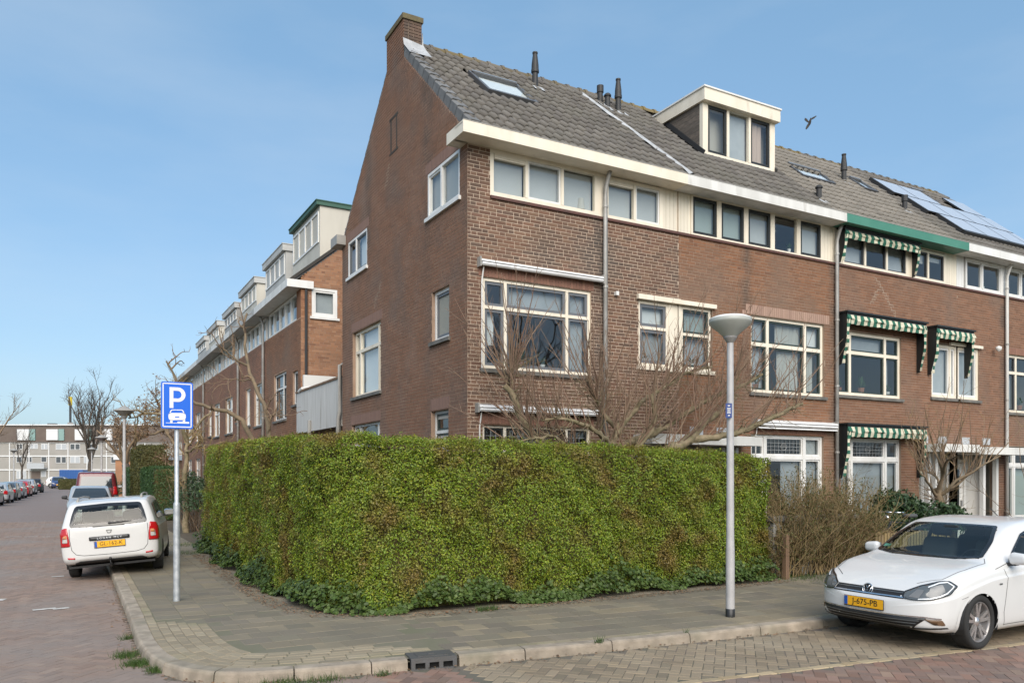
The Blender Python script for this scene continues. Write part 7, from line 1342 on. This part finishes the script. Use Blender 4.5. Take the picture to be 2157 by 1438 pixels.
# gnarled garden trees of the side street
def gnarled(name, base, limbs_, label, seed, n1=9, n2=6, mat='bark_tan', tw='twig_brown', group='bare garden trees beside the back houses', L=(.4, 1.2), leafy=0):
    global rng
    keep = rng; rng = np.random.default_rng(seed); t = thing(name, base, label, 'tree', group); LL = []
    for pts, r0, r1 in limbs_:
        q = np.array([tuple(p) for p in pts], float); t0 = np.r_[0, np.cumsum(np.linalg.norm(np.diff(q, axis=0), axis=1))]; tt = np.linspace(0, t0[-1], max(8, int(t0[-1] / .18))); P = np.stack([pchip(t0, q[:, c], tt) for c in range(3)], 1); P[1:-1] += rng.normal(0, .02, (len(P) - 2, 3)); LL.append((P, np.linspace(r0, r1, len(tt)) * .68))
    for i, l_ in enumerate(LL): tubes([l_], 8, mat, 'trunk' if i == 0 else 'limb', t)
    A1 = []
    for l_ in LL: A1 += grow(l_, n1, L[0], L[1], .8, .25, .028, .28, 8, .3)
    A2 = []
    for p in A1: A2 += grow(p, n2, .15, .6, .8, .15, .012, .3, 6, .1)
    tubes(A1, 5, tw, 'branches', t, 'stuff'); tubes(A2, 3, tw, 'twigs', t, 'stuff')
    if leafy:
        Q = np.concatenate([p[0][2:] for p in A2]); Q = Q[rng.integers(0, len(Q), leafy)] + rng.normal(0, .05, (leafy, 3)); leaves(Q, rng.normal(0, 1, (leafy, 3)), .10, .05, 'litter', 'dry_leaves', t, 1)
    rng = keep; return t
def PD(px, py, D): v = CAM + (VD + VR * ((px - 1078.5) / 1662)) * D; return np.array([v.x, v.y, CAM.z + D * (1000 - py) / 1662])
gnarled('garden_tree', tuple(PD(575, 1000, 19.5)[:2]) + (PZ,), [([tuple(PD(575, 1000, 19.5)[:2]) + (PZ,), PD(568, 925, 19.5), PD(560, 870, 19.6), PD(540, 815, 19.8), PD(522, 770, 20), PD(515, 700, 20.2), PD(520, 660, 20.4)], .14, .035), ([PD(540, 960, 19.5), PD(530, 922, 19.4), PD(515, 890, 19.3), PD(480, 868, 19.2), PD(440, 858, 19), PD(405, 842, 18.8), PD(370, 800, 18.6), PD(350, 760, 18.5)], .11, .03), ([PD(522, 770, 20), PD(495, 755, 19.8), PD(470, 735, 19.6), PD(455, 725, 19.5)], .05, .02), ([PD(562, 920, 19.5), PD(570, 890, 19.4), PD(578, 872, 19.3), PD(592, 870, 19.2)], .03, .012), ([PD(530, 800, 19.9), PD(500, 800, 19.6), PD(470, 798, 19.4)], .03, .01)], 'gnarled bare garden tree leaning over the left end of the hedge', 21, 6, 4)
gnarled('garden_tree', tuple(PD(392, 1040, 24)[:2]) + (PZ,), [([tuple(PD(392, 1040, 24)[:2]) + (PZ,), PD(390, 980, 24), PD(395, 930, 24.2), PD(420, 890, 24.4), PD(445, 870, 24.5)], .15, .05), ([PD(395, 930, 24.2), PD(380, 890, 24), PD(350, 875, 23.8), PD(310, 870, 23.6), PD(270, 880, 23.4)], .09, .03), ([PD(392, 950, 24), PD(420, 940, 23.6), PD(455, 935, 23.3)], .06, .02), ([PD(380, 890, 24), PD(385, 850, 24.3), PD(370, 810, 24.5)], .05, .015)], 'twisted bare garden tree behind the parking sign pole', 22, 11, 7, 'bark_tree', 'twig_tan', L=(.4, 1.3))
gnarled('garden_tree', tuple(PD(362, 1040, 33)[:2]) + (PZ,), [([tuple(PD(362, 1040, 33)[:2]) + (PZ,), PD(364, 985, 33), PD(370, 955, 33), PD(355, 915, 33), PD(330, 890, 33), PD(300, 872, 33)], .16, .04), ([PD(355, 915, 33), PD(340, 870, 33.3), PD(330, 840, 33.5)], .08, .03), ([PD(345, 905, 33), PD(310, 915, 32.5), PD(275, 910, 32), PD(250, 900, 31.8)], .08, .03)], 'brown leaved twisted tree behind the far street lamp', 23, 16, 8, 'bark_tan', 'twig_brown', L=(.5, 1.6), leafy=1800)
bare_tree('garden_tree', tuple(PD(273, 1030, 52)[:2]) + (0,), 5.8, .30, 'dark trunked tree beside the brick garage down the street', 'bare garden trees beside the back houses', .45, 5, .7, 'twig_brown', seed=31, twig=1.2, up=.2)
# clipped hedges and shrubs of the side street
def block_hedge(name, x0, x1, y0, y1, z1, mat, label, n, L_=.07, rx=.12, z0=PZ, cat='hedge', group='clipped hedges of the side street gardens'):
    t = thing(name, ((x0 + x1) / 2, (y0 + y1) / 2, z0), label, cat, group); m = MB(); V_, F_ = rbox((x0 + .06, y0 + .06, z0), (x1 - .06, y1 - .06, z1 - .06), rx, 3); m.add(V_, F_); m.build('core', 'hedge_core', t)
    A = np.array([(x1 - x0) * (z1 - z0), (y1 - y0) * (z1 - z0), (x1 - x0) * (y1 - y0)]); k = rng.choice(3, n, p=A / A.sum()); u, v = rng.uniform(0, 1, n), rng.uniform(0, 1, n); P = np.zeros((n, 3)); N_ = np.zeros((n, 3)); f = k == 0; P[f] = np.c_[x0 + (x1 - x0) * u[f], np.full(f.sum(), y0), z0 + (z1 - z0) * v[f]]; N_[f] = (0, -1, .2); f = k == 1; P[f] = np.c_[np.full(f.sum(), x0), y0 + (y1 - y0) * u[f], z0 + (z1 - z0) * v[f]]; N_[f] = (-1, 0, .2); f = k == 2; P[f] = np.c_[x0 + (x1 - x0) * u[f], y0 + (y1 - y0) * v[f], np.full(f.sum(), z1)]; N_[f] = (0, 0, 1)
    c = np.array([(x0 + x1) / 2, (y0 + y1) / 2, (z0 + z1) / 2]); e = np.maximum(0, np.abs((P - c) / np.array([(x1 - x0) / 2, (y1 - y0) / 2, (z1 - z0) / 2])) - .75) / .25; corner = (np.sort(e, 1)[:, 1] ** 2)[:, None]; P = P - unit(P - c) * corner * .12 + rng.normal(0, .03, P.shape); leaves(P, N_, L_, L_ * .5, mat, 'leaves', t); return t
block_hedge('clipped_hedge', -2.95, -2.0, 21.2, 27, 2.15, 'clip_leaf', 'dark green box shaped hedge behind the parking sign pole', 14000)
block_hedge('conifer_hedge', -2.9, -1.5, 29, 34.5, 3.25, 'olive_leaf', 'tall olive green conifer hedge left of the sign pole', 14000, .09, .5)
block_hedge('clipped_hedge', -2.6, -1.2, 40, 47, 2.3, 'clip_leaf', 'low dark hedge beside the far lamp post', 6000, .09); block_hedge('clipped_hedge', -6.9, -3.6, 104, 107, 1.3, 'olive_leaf', 'low green hedge at the end of the street', 5000, .14, .3, 0)
def bush(name, c, rx, ry, rz_, n, L_, mat, label, stems=0, stem_mat='twig_tan', cat='shrub', group=None, hole=.35):
    t = thing(name, (c[0], c[1], PZ), label, cat, group); d = unit(rng.normal(0, 1, (n, 3))); d[:, 2] = np.abs(d[:, 2]) * 1.2 - .25; r_ = rng.uniform(hole, 1, n) ** .5; r_ = r_ * (1 + .18 * np.sin(d[:, 0] * 5 + d[:, 2] * 4) + .1 * np.sin(d[:, 1] * 11)); P = np.array(c) + d * r_[:, None] * np.array([rx, ry, rz_]); P[:, 2] = np.maximum(P[:, 2], PZ + .03); leaves(P, d, L_, L_ * .5, mat, 'leaves', t, 1.1)
    if stems:
        A = []
        for _ in range(stems): a = rng.uniform(0, 2 * math.pi); e = rng.uniform(.1, 1); A.append(wander((c[0] + rng.normal(0, rx * .2), c[1] + rng.normal(0, ry * .2), PZ), (math.cos(a) * e * rx, math.sin(a) * e * ry, rz_ * 1.3), (c[2] - PZ + rz_) * rng.uniform(.6, 1.05), 7, .010, .003, .10, .03))
        tubes(A, 4, stem_mat, 'stems', t, 'stuff')
    return t
# brown thicket between hedge and hatchback
t = thing('bramble_bush', (6.0, -1.95, PZ), 'dense tan brown leafless shrub between the hedge and the white hatchback', 'shrub'); A, B = [], []
for _ in range(760):
    x0 = rng.uniform(4.72, 7.3); a = rng.uniform(0, 2 * math.pi); e = rng.uniform(.05, .6); A.append(wander((x0, rng.uniform(-2.25, -1.5), PZ), (math.cos(a) * e, math.sin(a) * e * .7, 1), rng.uniform(.9, 2.05) * (1 - .14 * abs(x0 - 6.0)), 8, .010, .003, .14, .0))
for p in A: B += grow(p, 8, .15, .55, .7, .35, .005, .22, 5, .12)
tubes(A, 4, 'twig_tan', 'stems', t, 'stuff'); tubes(B, 3, 'twig_tan', 'twigs', t, 'stuff'); Q = np.concatenate([p[0] for p in B]); Q = Q[rng.integers(0, len(Q), 24000)] + rng.normal(0, .03, (24000, 3)); Q = Q[Q[:, 2] < 2.1]; leaves(Q, rng.normal(0, 1, (len(Q), 3)), .042, .02, 'olive_leaf', 'small_leaves', t, 1)
bush('evergreen_shrub', (9.1, -1.5, .9), .95, .6, .65, 3800, .11, 'dark_leaf', 'dark green glossy leaved shrub behind the hatchback roof', 30, 'bark_dark', hole=.4); bush('evergreen_shrub', (10.6, -1.5, .8), .9, .6, .5, 2400, .10, 'dark_leaf', 'low dark evergreen shrub below the pollarded tree', 20, 'bark_dark', hole=.4); bush('garden_shrub', (15.3, -1.6, .75), 1.3, .7, .75, 4200, .07, 'olive_leaf', 'olive garden shrub at the right edge beyond the hatchback', 60, hole=.3)
bush('blossom_bush', (-13.3, 70.5, 1.8), 1.7, 1.7, 2.6, 6000, .22, 'blossom', 'pale blossoming bush at the left edge above the cars', 0, hole=.6); bush('garden_shrub', (-2.3, 14.6, 1.0), .7, 1.6, 1.0, 4200, .08, 'dark_leaf', 'loose grey green shrub between sign pole and big hedge', 60, 'twig_brown', hole=.3); bush('garden_shrub', (-2.6, 37.5, 1.0), .9, 1.4, 1.1, 2500, .10, 'dark_leaf', 'dark shrub beside the far lamp post', 0)
# pollarded tree in front of the third house
t = thing('pollarded_tree', (11.2, -1.3, PZ), 'pollarded bare tree with upright shoots before the porch on the right', 'tree'); tk = wander((11.2, -1.3, PZ), (.05, 0, 1), 1.5, 8, .11, .085, .08); tubes([tk], 9, 'bark_tan', 'trunk', t); A = []
for (dx, dz, l_) in ((-.7, .9, 1.5), (.5, 1, 1.6), (-.2, 1.1, 1.4), (.9, .6, 1.2), (-1.1, .3, 1.3), (.2, .8, .9)): A.append(wander(tk[0][-2], (dx, rng.uniform(-.4, .3), dz), l_, 9, .04, .014, .22, .05))
B = []
for p in A: B += grow(p, 9, .7, 2.4, .4, .9, .012, .05, 7, .3)
B += grow(tk, 20, .4, 1.2, 1.0, .1, .010, .16, 6, .55); C_ = []
for p in B: C_ += grow(p, 4, .15, .6, .6, .2, .005, .14, 4, .2)
tubes(A, 6, 'bark_tan', 'limbs', t, 'stuff'); tubes(B, 4, 'twig_brown', 'shoots', t, 'stuff'); tubes(C_, 3, 'twig_tan', 'twigs', t, 'stuff')
t = thing('climbing_shrub', (15.6, -1.2, PZ), 'thin bare shrub at the right edge by the white drainpipe', 'shrub'); A = [wander((15.6 + rng.normal(0, .2), -1.2, PZ), (rng.normal(0, .4), rng.normal(0, .2), 1), rng.uniform(2, 3.6), 8, .014, .004, .1, .02) for _ in range(12)]; B = []
for p in A: B += grow(p, 9, .2, 1.0, .7, .0, .006, .15, 6, .3)
tubes(A + B, 4, 'twig_brown', 'stems', t, 'stuff')
# ------------------------------------------------------------------ small garden things on the right
t = thing('garden_wall', (5.6, -2.0, PZ), 'low pale garden wall behind the tan shrub', 'wall'); m = MB(); m.box((4.85, -2.05, PZ), (7.0, -1.92, 1.05)); m.build('wall', 'concrete', t); m = MB(); m.box((4.8, -2.1, 1.05), (7.05, -1.88, 1.14)); m.build('coping', 'sill_stone', t)
for z in (.42, .74): m = MB(); m.box((4.86, -2.08, z), (7.0, -2.051, z + .05)); m.build('rail', 'timber', t)
m = MB(); m.box((4.74, -2.42, PZ), (4.82, -2.34, .86)); m.build('garden_post', 'timber', None, label='short brown wooden post at the right end of the hedge', cat='post')
t = thing('picket_fence', (8.0, -2.55, PZ), 'low wooden picket fence behind the hatchback bonnet', 'fence')
for k in range(26): x = 6.85 + k * .085; m = MB(); m.box((x, -2.57, PZ + .04), (x + .06, -2.55, .80 + .01 * math.sin(k * 2))); m.build('picket', 'twig_tan', t)
for z in (.25, .62): m = MB(); m.box((6.8, -2.549, z), (9.1, -2.52, z + .05)); m.build('rail', 'timber', t)
t = thing('bicycle', (8.15, -2.15, PZ), 'dark bicycle leaning in the garden behind the hatchback', 'bicycle'); bx, by, bz = 7.65, -2.15, PZ
for cx in (bx, bx + 1.05):
    m = MB(); m.tube([(cx + .34 * math.cos(a), by, bz + .35 + .34 * math.sin(a)) for a in np.linspace(0, 2 * math.pi, 29)], .018, 6, cap=False); wh = m.build('wheel', 'tyre', t, smooth=True); m = MB()
    for k in range(12): a = k * math.pi / 6; m.tube([(cx, by, bz + .35), (cx + .33 * math.cos(a), by, bz + .35 + .33 * math.sin(a))], .0025, 3)
    m.build('spokes', 'aluminium', wh)
J = {'r': (bx + 1.05, by, bz + .35), 'b': (bx + .60, by, bz + .30), 's': (bx + .78, by, bz + .82), 'h': (bx + .20, by, bz + .86), 'f': (bx, by, bz + .35)}; m = MB()
for a, b in (('r', 'b'), ('r', 's'), ('b', 's'), ('b', 'h'), ('s', 'h'), ('h', 'f')): m.tube([J[a], J[b]], .017, 6)
m.build('frame', 'black_paint', t, smooth=True); m = MB(); m.tube([(bx + .20, by, bz + .86), (bx + .17, by, bz + 1.02), (bx + .10, by - .12, bz + 1.05), (bx + .22, by - .28, bz + 1.05)], .012, 6); m.tube([(bx + .10, by - .12, bz + 1.05), (bx + .10, by + .12, bz + 1.05), (bx + .22, by + .28, bz + 1.05)], .012, 6); m.build('handlebar', 'chrome', t, smooth=True); V_, F_ = rbox((bx + .68, by - .08, bz + .93), (bx + .95, by + .08, bz + 1.0), .03, 3); m = MB(); m.add(V_, F_); m.tube([J['s'], (bx + .82, by, bz + .95)], .012, 6); m.build('saddle', 'seat', t, smooth=True)
m = MB(); m.box((bx + .72, by - .08, bz + .72), (bx + 1.3, by + .08, bz + .74)); m.build('carrier', 'black_paint', t); m = MB(); m.lathe([(0, 0), (.03, -.02), (.055, -.07), (.0, -.071)], (bx + .08, by - .05, bz + .95), 12, 'x'); m.build('headlamp', 'chrome', t, smooth=True)

# ------------------------------------------------------------------ back row along the side street
TW = 0.16; BW = Wall((TW, 0, 0), (0, 1, 0), (-1, 0, 0)); BG = 'terraced houses along the side street'; Y0 = 11.35; HW = 4.62
labels = ['orange brick end house of the back row with square white side window', 'dark brown brick house next to the orange end house', 'brown brick house third along the side street', 'brick house fourth along the side street', 'brick house fifth along the side street', 'far end house of the back row']
for i in range(6):
    ya, yb = Y0 + i * HW, Y0 + (i + 1) * HW - .002; h = thing('back_row_house', (TW + 3, (ya + yb) / 2, 0), labels[i], 'house', BG); W1 = [(ya + 1.75, ya + 3.45), (ya + .35, ya + .95)] if i % 2 == 0 else [(ya + .35, ya + 2.0), (ya + 2.7, ya + 3.6)]
    holes = [(a, b, 3.6, 5.1) for a, b in W1[:1]] + [(a, b, 3.95, 4.95) if i % 2 == 0 else (a, b, 3.7, 5.1) for a, b in W1[1:]] + [(a, b, .9, 2.7) for a, b in W1[:1]]
    bm_ = 'brick_second' if i == 0 else 'brick_back_row'
    masonry(h, BW, ya, yb, 0, 6.45, holes, bm_, 'mortar_dark', 0, zb0=1.5)
    if i == 0: m = MB(); BW.box(m, ya + .001, ya + .5, 6.45, 7.3, -.2, -.001); m.build('corner_pier', bm_, h)
    wk = dict(fmat='white', smat=None, dep=.02, fw=.06, mw=.05)
    window(h, BW, ya + (.5 if i == 0 else .15), yb - .3, 6.45, 7.25, tuple(np.linspace(ya + .5, yb - .3, 6)[1:-1]), (), **wk, blinds={(k, 0): ('blind_glare_white', 1, (0, 1)) for k in (0, 1, 2, 3, 4) if (k + i) % 3})
    for k, (a, b, c, d) in enumerate(holes): window(h, BW, a, b, c, d, ((a + b) / 2 - .25,) if b - a > 1.2 else (), (c + (d - c) * .68,) if b - a > 1 else (), 'white', 'dark_sash' if i == 0 else None, dep=.06, sw=.03, sill='sill_stone', blinds={(0, 0): ('blind_glare_white', 1, (0, 1))})
    m = MB(); BW.box(m, ya, yb, 7.28, 7.5, -.1, .42); g_ = m.build('gutter', ('offwhite', 'dormer_grey')[i % 2], h)
    m = MB(); m.box((TW + .25, ya, .1), (TW + .27, yb, 7.25)); m.build('room', 'room', h)
    rp = [(TW - .3, 7.5), (TW + 3.4, 10.55), (TW + 7, 7.5), (TW + 7, 7.4), (TW + 3.4, 10.42), (TW - .3, 7.38)]; m = MB(); m.prism([(x, ya, z) for x, z in rp], (0, yb - ya, 0)); ro_ = m.build('roof', 'verge_tile', h)
    # dormer
    da, db = (ya + .75, yb - .55) if i % 2 == 0 else (ya + .5, yb - .9); ztop = (10.2, 10.0, 9.9, 9.7, 9.7, 9.6)[i]; xf = TW + .75; zb_ = 8.2
    m = MB(); m.box((xf + .02, da, zb_), (xf + 3.0, db, ztop - (.25 if i else .15))); dm = m.build('dormer', ('dormer_paint', 'dormer_grey', 'dormer_paint', 'plastic_grey', 'dormer_paint', 'dormer_grey')[i], h); m = MB(); m.box((xf - .1, da - .06, ztop - (.25 if i else .15)), (xf + 3.05, db + .06, ztop - .03)); m.box((xf - .12, da - .08, ztop - .03), (xf + 3.07, db + .08, ztop)); m.build('dormer_edge', 'dormer_grey' if i else 'edge_green', dm)
    DWB = Wall((xf + .02, 0, 0), (0, 1, 0), (-1, 0, 0)); window(dm, DWB, da + .1, db - .1, zb_ + .75, ztop - .3, tuple(np.linspace(da + .1, db - .1, 5)[1:-1]), (), 'white', None, dep=-.03, fw=.06, mw=.08, blinds={(k, 0): ('blind_glare_white', 1, (0, 1)) for k in range(4) if (k + i) % 4})
    if i in (1, 2, 4): downpipe(h, BW, ya + .2, .1, 7.3, .045, 'zinc')
    if i == 0:
        SG = Wall((TW, Y0, 0), (1, 0, 0), (0, -1, 0))
        class G2:
            top = 10.3
            def __call__(s, z): return (max(0, (z - 7.62) / .83), min(7, 3.4 + (10.42 - z) / .83))
        masonry(h, SG, 0.0, 7.0, 0, 7.45, [(.32, 1.08, 6.5, 7.34)], 'brick_orange', 'mortar_mid', 0, outline=G2(), zb0=3.0, pname='side_wall'); window(h, SG, .32, 1.08, 6.5, 7.34, (), (), 'white', 'white', dep=0.0, fw=.07, sw=.05, sill='white', blinds={(0, 0): ('net', 1, (0, 1))})
        m = MB(); m.prism([(TW - .3, Y0 - .06, 7.45), (TW + 3.4, Y0 - .06, 10.5), (TW + 3.4, Y0 - .06, 10.62), (TW - .3, Y0 - .06, 7.56)], (0, .2, 0)); m.build('verge', 'underlay', h); m = MB(); m.box((TW - .42, Y0 - .1, 7.28), (TW + .35, Y0 - .002, 7.5)); m.build('gutter_end', 'white', h)
        m = MB(); m.tube([(TW + .14, Y0 - .06, 7.25), (TW + .14, Y0 - .06, 4.6)], .04, 8); m.build('downpipe', 'vent_black', h); m = MB(); m.lathe([(.05, 0), (.05, .55), (.08, .56), (.08, .62), (0, .63)], (TW + 1.5, Y0 + .3, 8.7), 10); m.build('flue_pipe', 'vent_black', h)
# rear annexe with the white roof terrace screen between the two rows
t = thing('roof_terrace', (0.3, 9.2, 0), 'white panel screen of the roof terrace between the two rows', 'terrace'); m = MB(); m.box((.35, 6.9, 0), (3, 11.3, 3.1)); m.build('annexe_wall', 'brick_back_row', t); m = MB(); m.box((.1, 6.9, 3.04), (3, 11.3, 3.12)); m.build('deck', 'sill_stone', t)
ys = np.linspace(7.1, 11.45, 4)
for a, b in zip(ys, ys[1:]): m = MB(); m.box((.06, a + .004, 3.05), (.10, b - .004, 4.22)); m.build('screen_panel', 'panel_white', t)
m = MB(); m.box((.03, 7.08, 4.22), (.13, 11.47, 4.27)); m.build('coping', 'timber', t)
for y in (7.15, 9.9): m = MB(); m.tube([(.02, y, 2.9), (.02, y, 3.35)], .05, 8); m.build('post_cap', 'plastic_grey', t)
m = MB(); m.tube([(-.04, 7.05, 1.0), (-.04, 7.05, 3.2), (-.02, 6.98, 3.4), (-.02, 6.96, 4.5), (.08, 6.95, 4.55)], .05, 10); m.build('downpipe', 'plastic_grey', t, smooth=True); m = MB(); m.box((.2, 11.18, 4.1), (3, 11.30, 4.75)); m.build('plaster_band', 'plaster', t); m = MB(); m.tube([(.05, 11.1, 4.25), (.05, 10.75, 4.3), (.3, 10.75, 4.35)], .05, 8); m.build('vent_pipe', 'offwhite', t)
# ------------------------------------------------------------------ the end of the street
def BP(px, py, D=150): q = PD(px, py, D); return q
FB = Wall(tuple(PD(0, 1000, 150)[:2]) + (0,), tuple(VR), tuple(-VD)); FB.o.z = 0; k_ = 150 / 1662; fx_ = lambda px: px * k_; fz_ = lambda py: CAM.z + (1000 - py) * k_
t = thing('apartment_block', tuple(FB.p(15, 0)), 'long four storey block of flats closing the end of the street', 'building'); m = MB(); FB.box(m, -25, 40, 0, fz_(931), -10, 0); m.build('wall', 'far_panel', t); m = MB(); FB.box(m, -25, 40, fz_(931), fz_(894), -10, -.6); m.build('top_storey', 'far_brown', t); m = MB(); FB.box(m, -25, 40, fz_(895.5), fz_(893), -10, -.3); m.build('roof_edge', 'far_white', t); m = MB(); FB.box(m, -25, 40, fz_(931), fz_(929), -1, .3); m.build('cornice', 'far_brown', t)
for py in (931.5, 960, 989): m = MB(); FB.box(m, -25, 40, fz_(py) - .12, fz_(py) + .10, 0, .12); m.build('floor_band', 'far_white', t)
for px in (-21, 21, 62, 103.5, 144, 184, 225, 266, 306): m = MB(); FB.box(m, fx_(px) - .09, fx_(px) + .09, 0, fz_(931), 0, .15); m.build('pillar', 'far_white', t)
def fwin(px0, px1, py0, py1, n=2, gl='far_glass', d=.02):
    m = MB(); a, b, c, e = fx_(px0), fx_(px1), fz_(py1), fz_(py0); FB.box(m, a, b, c, e, -.05, d + .06); w_ = m.build('window', 'far_white', t)
    for k in range(n): u0 = a + (b - a) * k / n + .08; u1 = a + (b - a) * (k + 1) / n - .08; q = MB(); FB.box(q, u0, u1, c + .1, e - .1, d + .05, d + .075); q.build('pane', gl, w_)
for (a, b, c, d_, n, g) in [(35, 48, 934, 946, 2, 'far_glass'), (64, 80, 934, 945, 2, 'far_pale'), (87, 101, 934, 946, 2, 'far_pale'), (118, 141, 934, 947, 2, 'far_pale'), (148, 169, 934, 947, 2, 'far_glass'), (190, 207, 934, 947, 2, 'far_glass'), (235, 256, 934, 947, 2, 'far_glass'), (35, 47, 961, 974, 1, 'far_glass'), (57, 68, 961, 974, 1, 'far_glass'), (87, 99, 961, 973, 1, 'far_glass'), (118, 129, 961, 975, 1, 'far_glass'), (130, 140, 961, 975, 1, 'far_glass'), (148, 169, 961, 975, 2, 'far_pale'), (177, 192, 961, 975, 2, 'far_pale'), (234, 245, 961, 975, 1, 'far_glass'), (35, 56, 991, 1008, 3, 'far_pale'), (87, 97, 992, 1004, 1, 'far_pale')]: fwin(a, b, c, d_, n, g)
for (a, b) in ((35, 60), (97, 121), (157, 182), (215, 235)): fwin(a, b, 903.5, 926.5, 2, 'far_pale', -.55)
for (a, b) in ((60, 71), (121, 132), (182, 190)): m = MB(); FB.box(m, fx_(a), fx_(b), fz_(927), fz_(903), -.6, -.4); m.build('coloured_panel', 'far_teal', t)
m = MB(); FB.box(m, fx_(65), fx_(101), fz_(985), fz_(975), 1.2, 1.3); FB.box(m, fx_(65), fx_(101), fz_(987), fz_(985), 0, 1.3); m.build('balcony', 'far_pale', t); m = MB(); FB.box(m, fx_(66), fx_(85), 0, fz_(992), .02, .05); m.build('garage_door', 'far_brown', t); m = MB(); FB.box(m, fx_(80), fx_(96), fz_(893), fz_(889), -4, -3); m.build('roof_unit', 'vent_black', t)
m = MB(); p = FB.p(fx_(111), 0, -6); m.tube([(p.x, p.y, 11), (p.x, p.y, 16)], .22, 8); mast = m.build('phone_mast', 'vent_black', None, label='antenna mast with yellow head on the roof of the flats', cat='mast'); m = MB(); m.tube([(p.x, p.y, 15.6), (p.x, p.y, 17.3)], .36, 8); m.build('mast_head', 'yellow', mast); m = MB(); m.box((p.x - .5, p.y - .5, 10.8), (p.x + .5, p.y + .5, 12.2)); m.build('mast_base', 'lamp_grey', mast)
cb = Wall(tuple(PD(125, 1000, 135)[:2]) + (0,), tuple(VR), tuple(-VD)); cb.o.z = 0; t = thing('container', tuple(cb.p(1.8, 0)), 'blue container standing before the flats', 'container'); m = MB(); cb.box(m, 0, 4.0, 0, 2.75, -2, 0); m.build('box', 'far_blue', t)
for k in range(14): m = MB(); cb.box(m, .1 + k * .28, .22 + k * .28, .15, 2.65, 0, .05); m.build('rib', 'far_blue', t)
gb = Wall(tuple(PD(243, 1000, 62)[:2]) + (0,), tuple(VR), tuple(-VD)); gb.o.z = 0; t = thing('brick_garage', tuple(gb.p(2, 0)), 'small orange brick garage with white roof edge beyond the hedges', 'garage'); m = MB(); gb.box(m, 0, 4, 0, 3.05, -4, 0); m.build('wall', 'brick_orange', t); m = MB(); gb.box(m, -.1, 4.2, 3.05, 3.45, -4.1, .12); m.build('roof_edge', 'far_white', t)
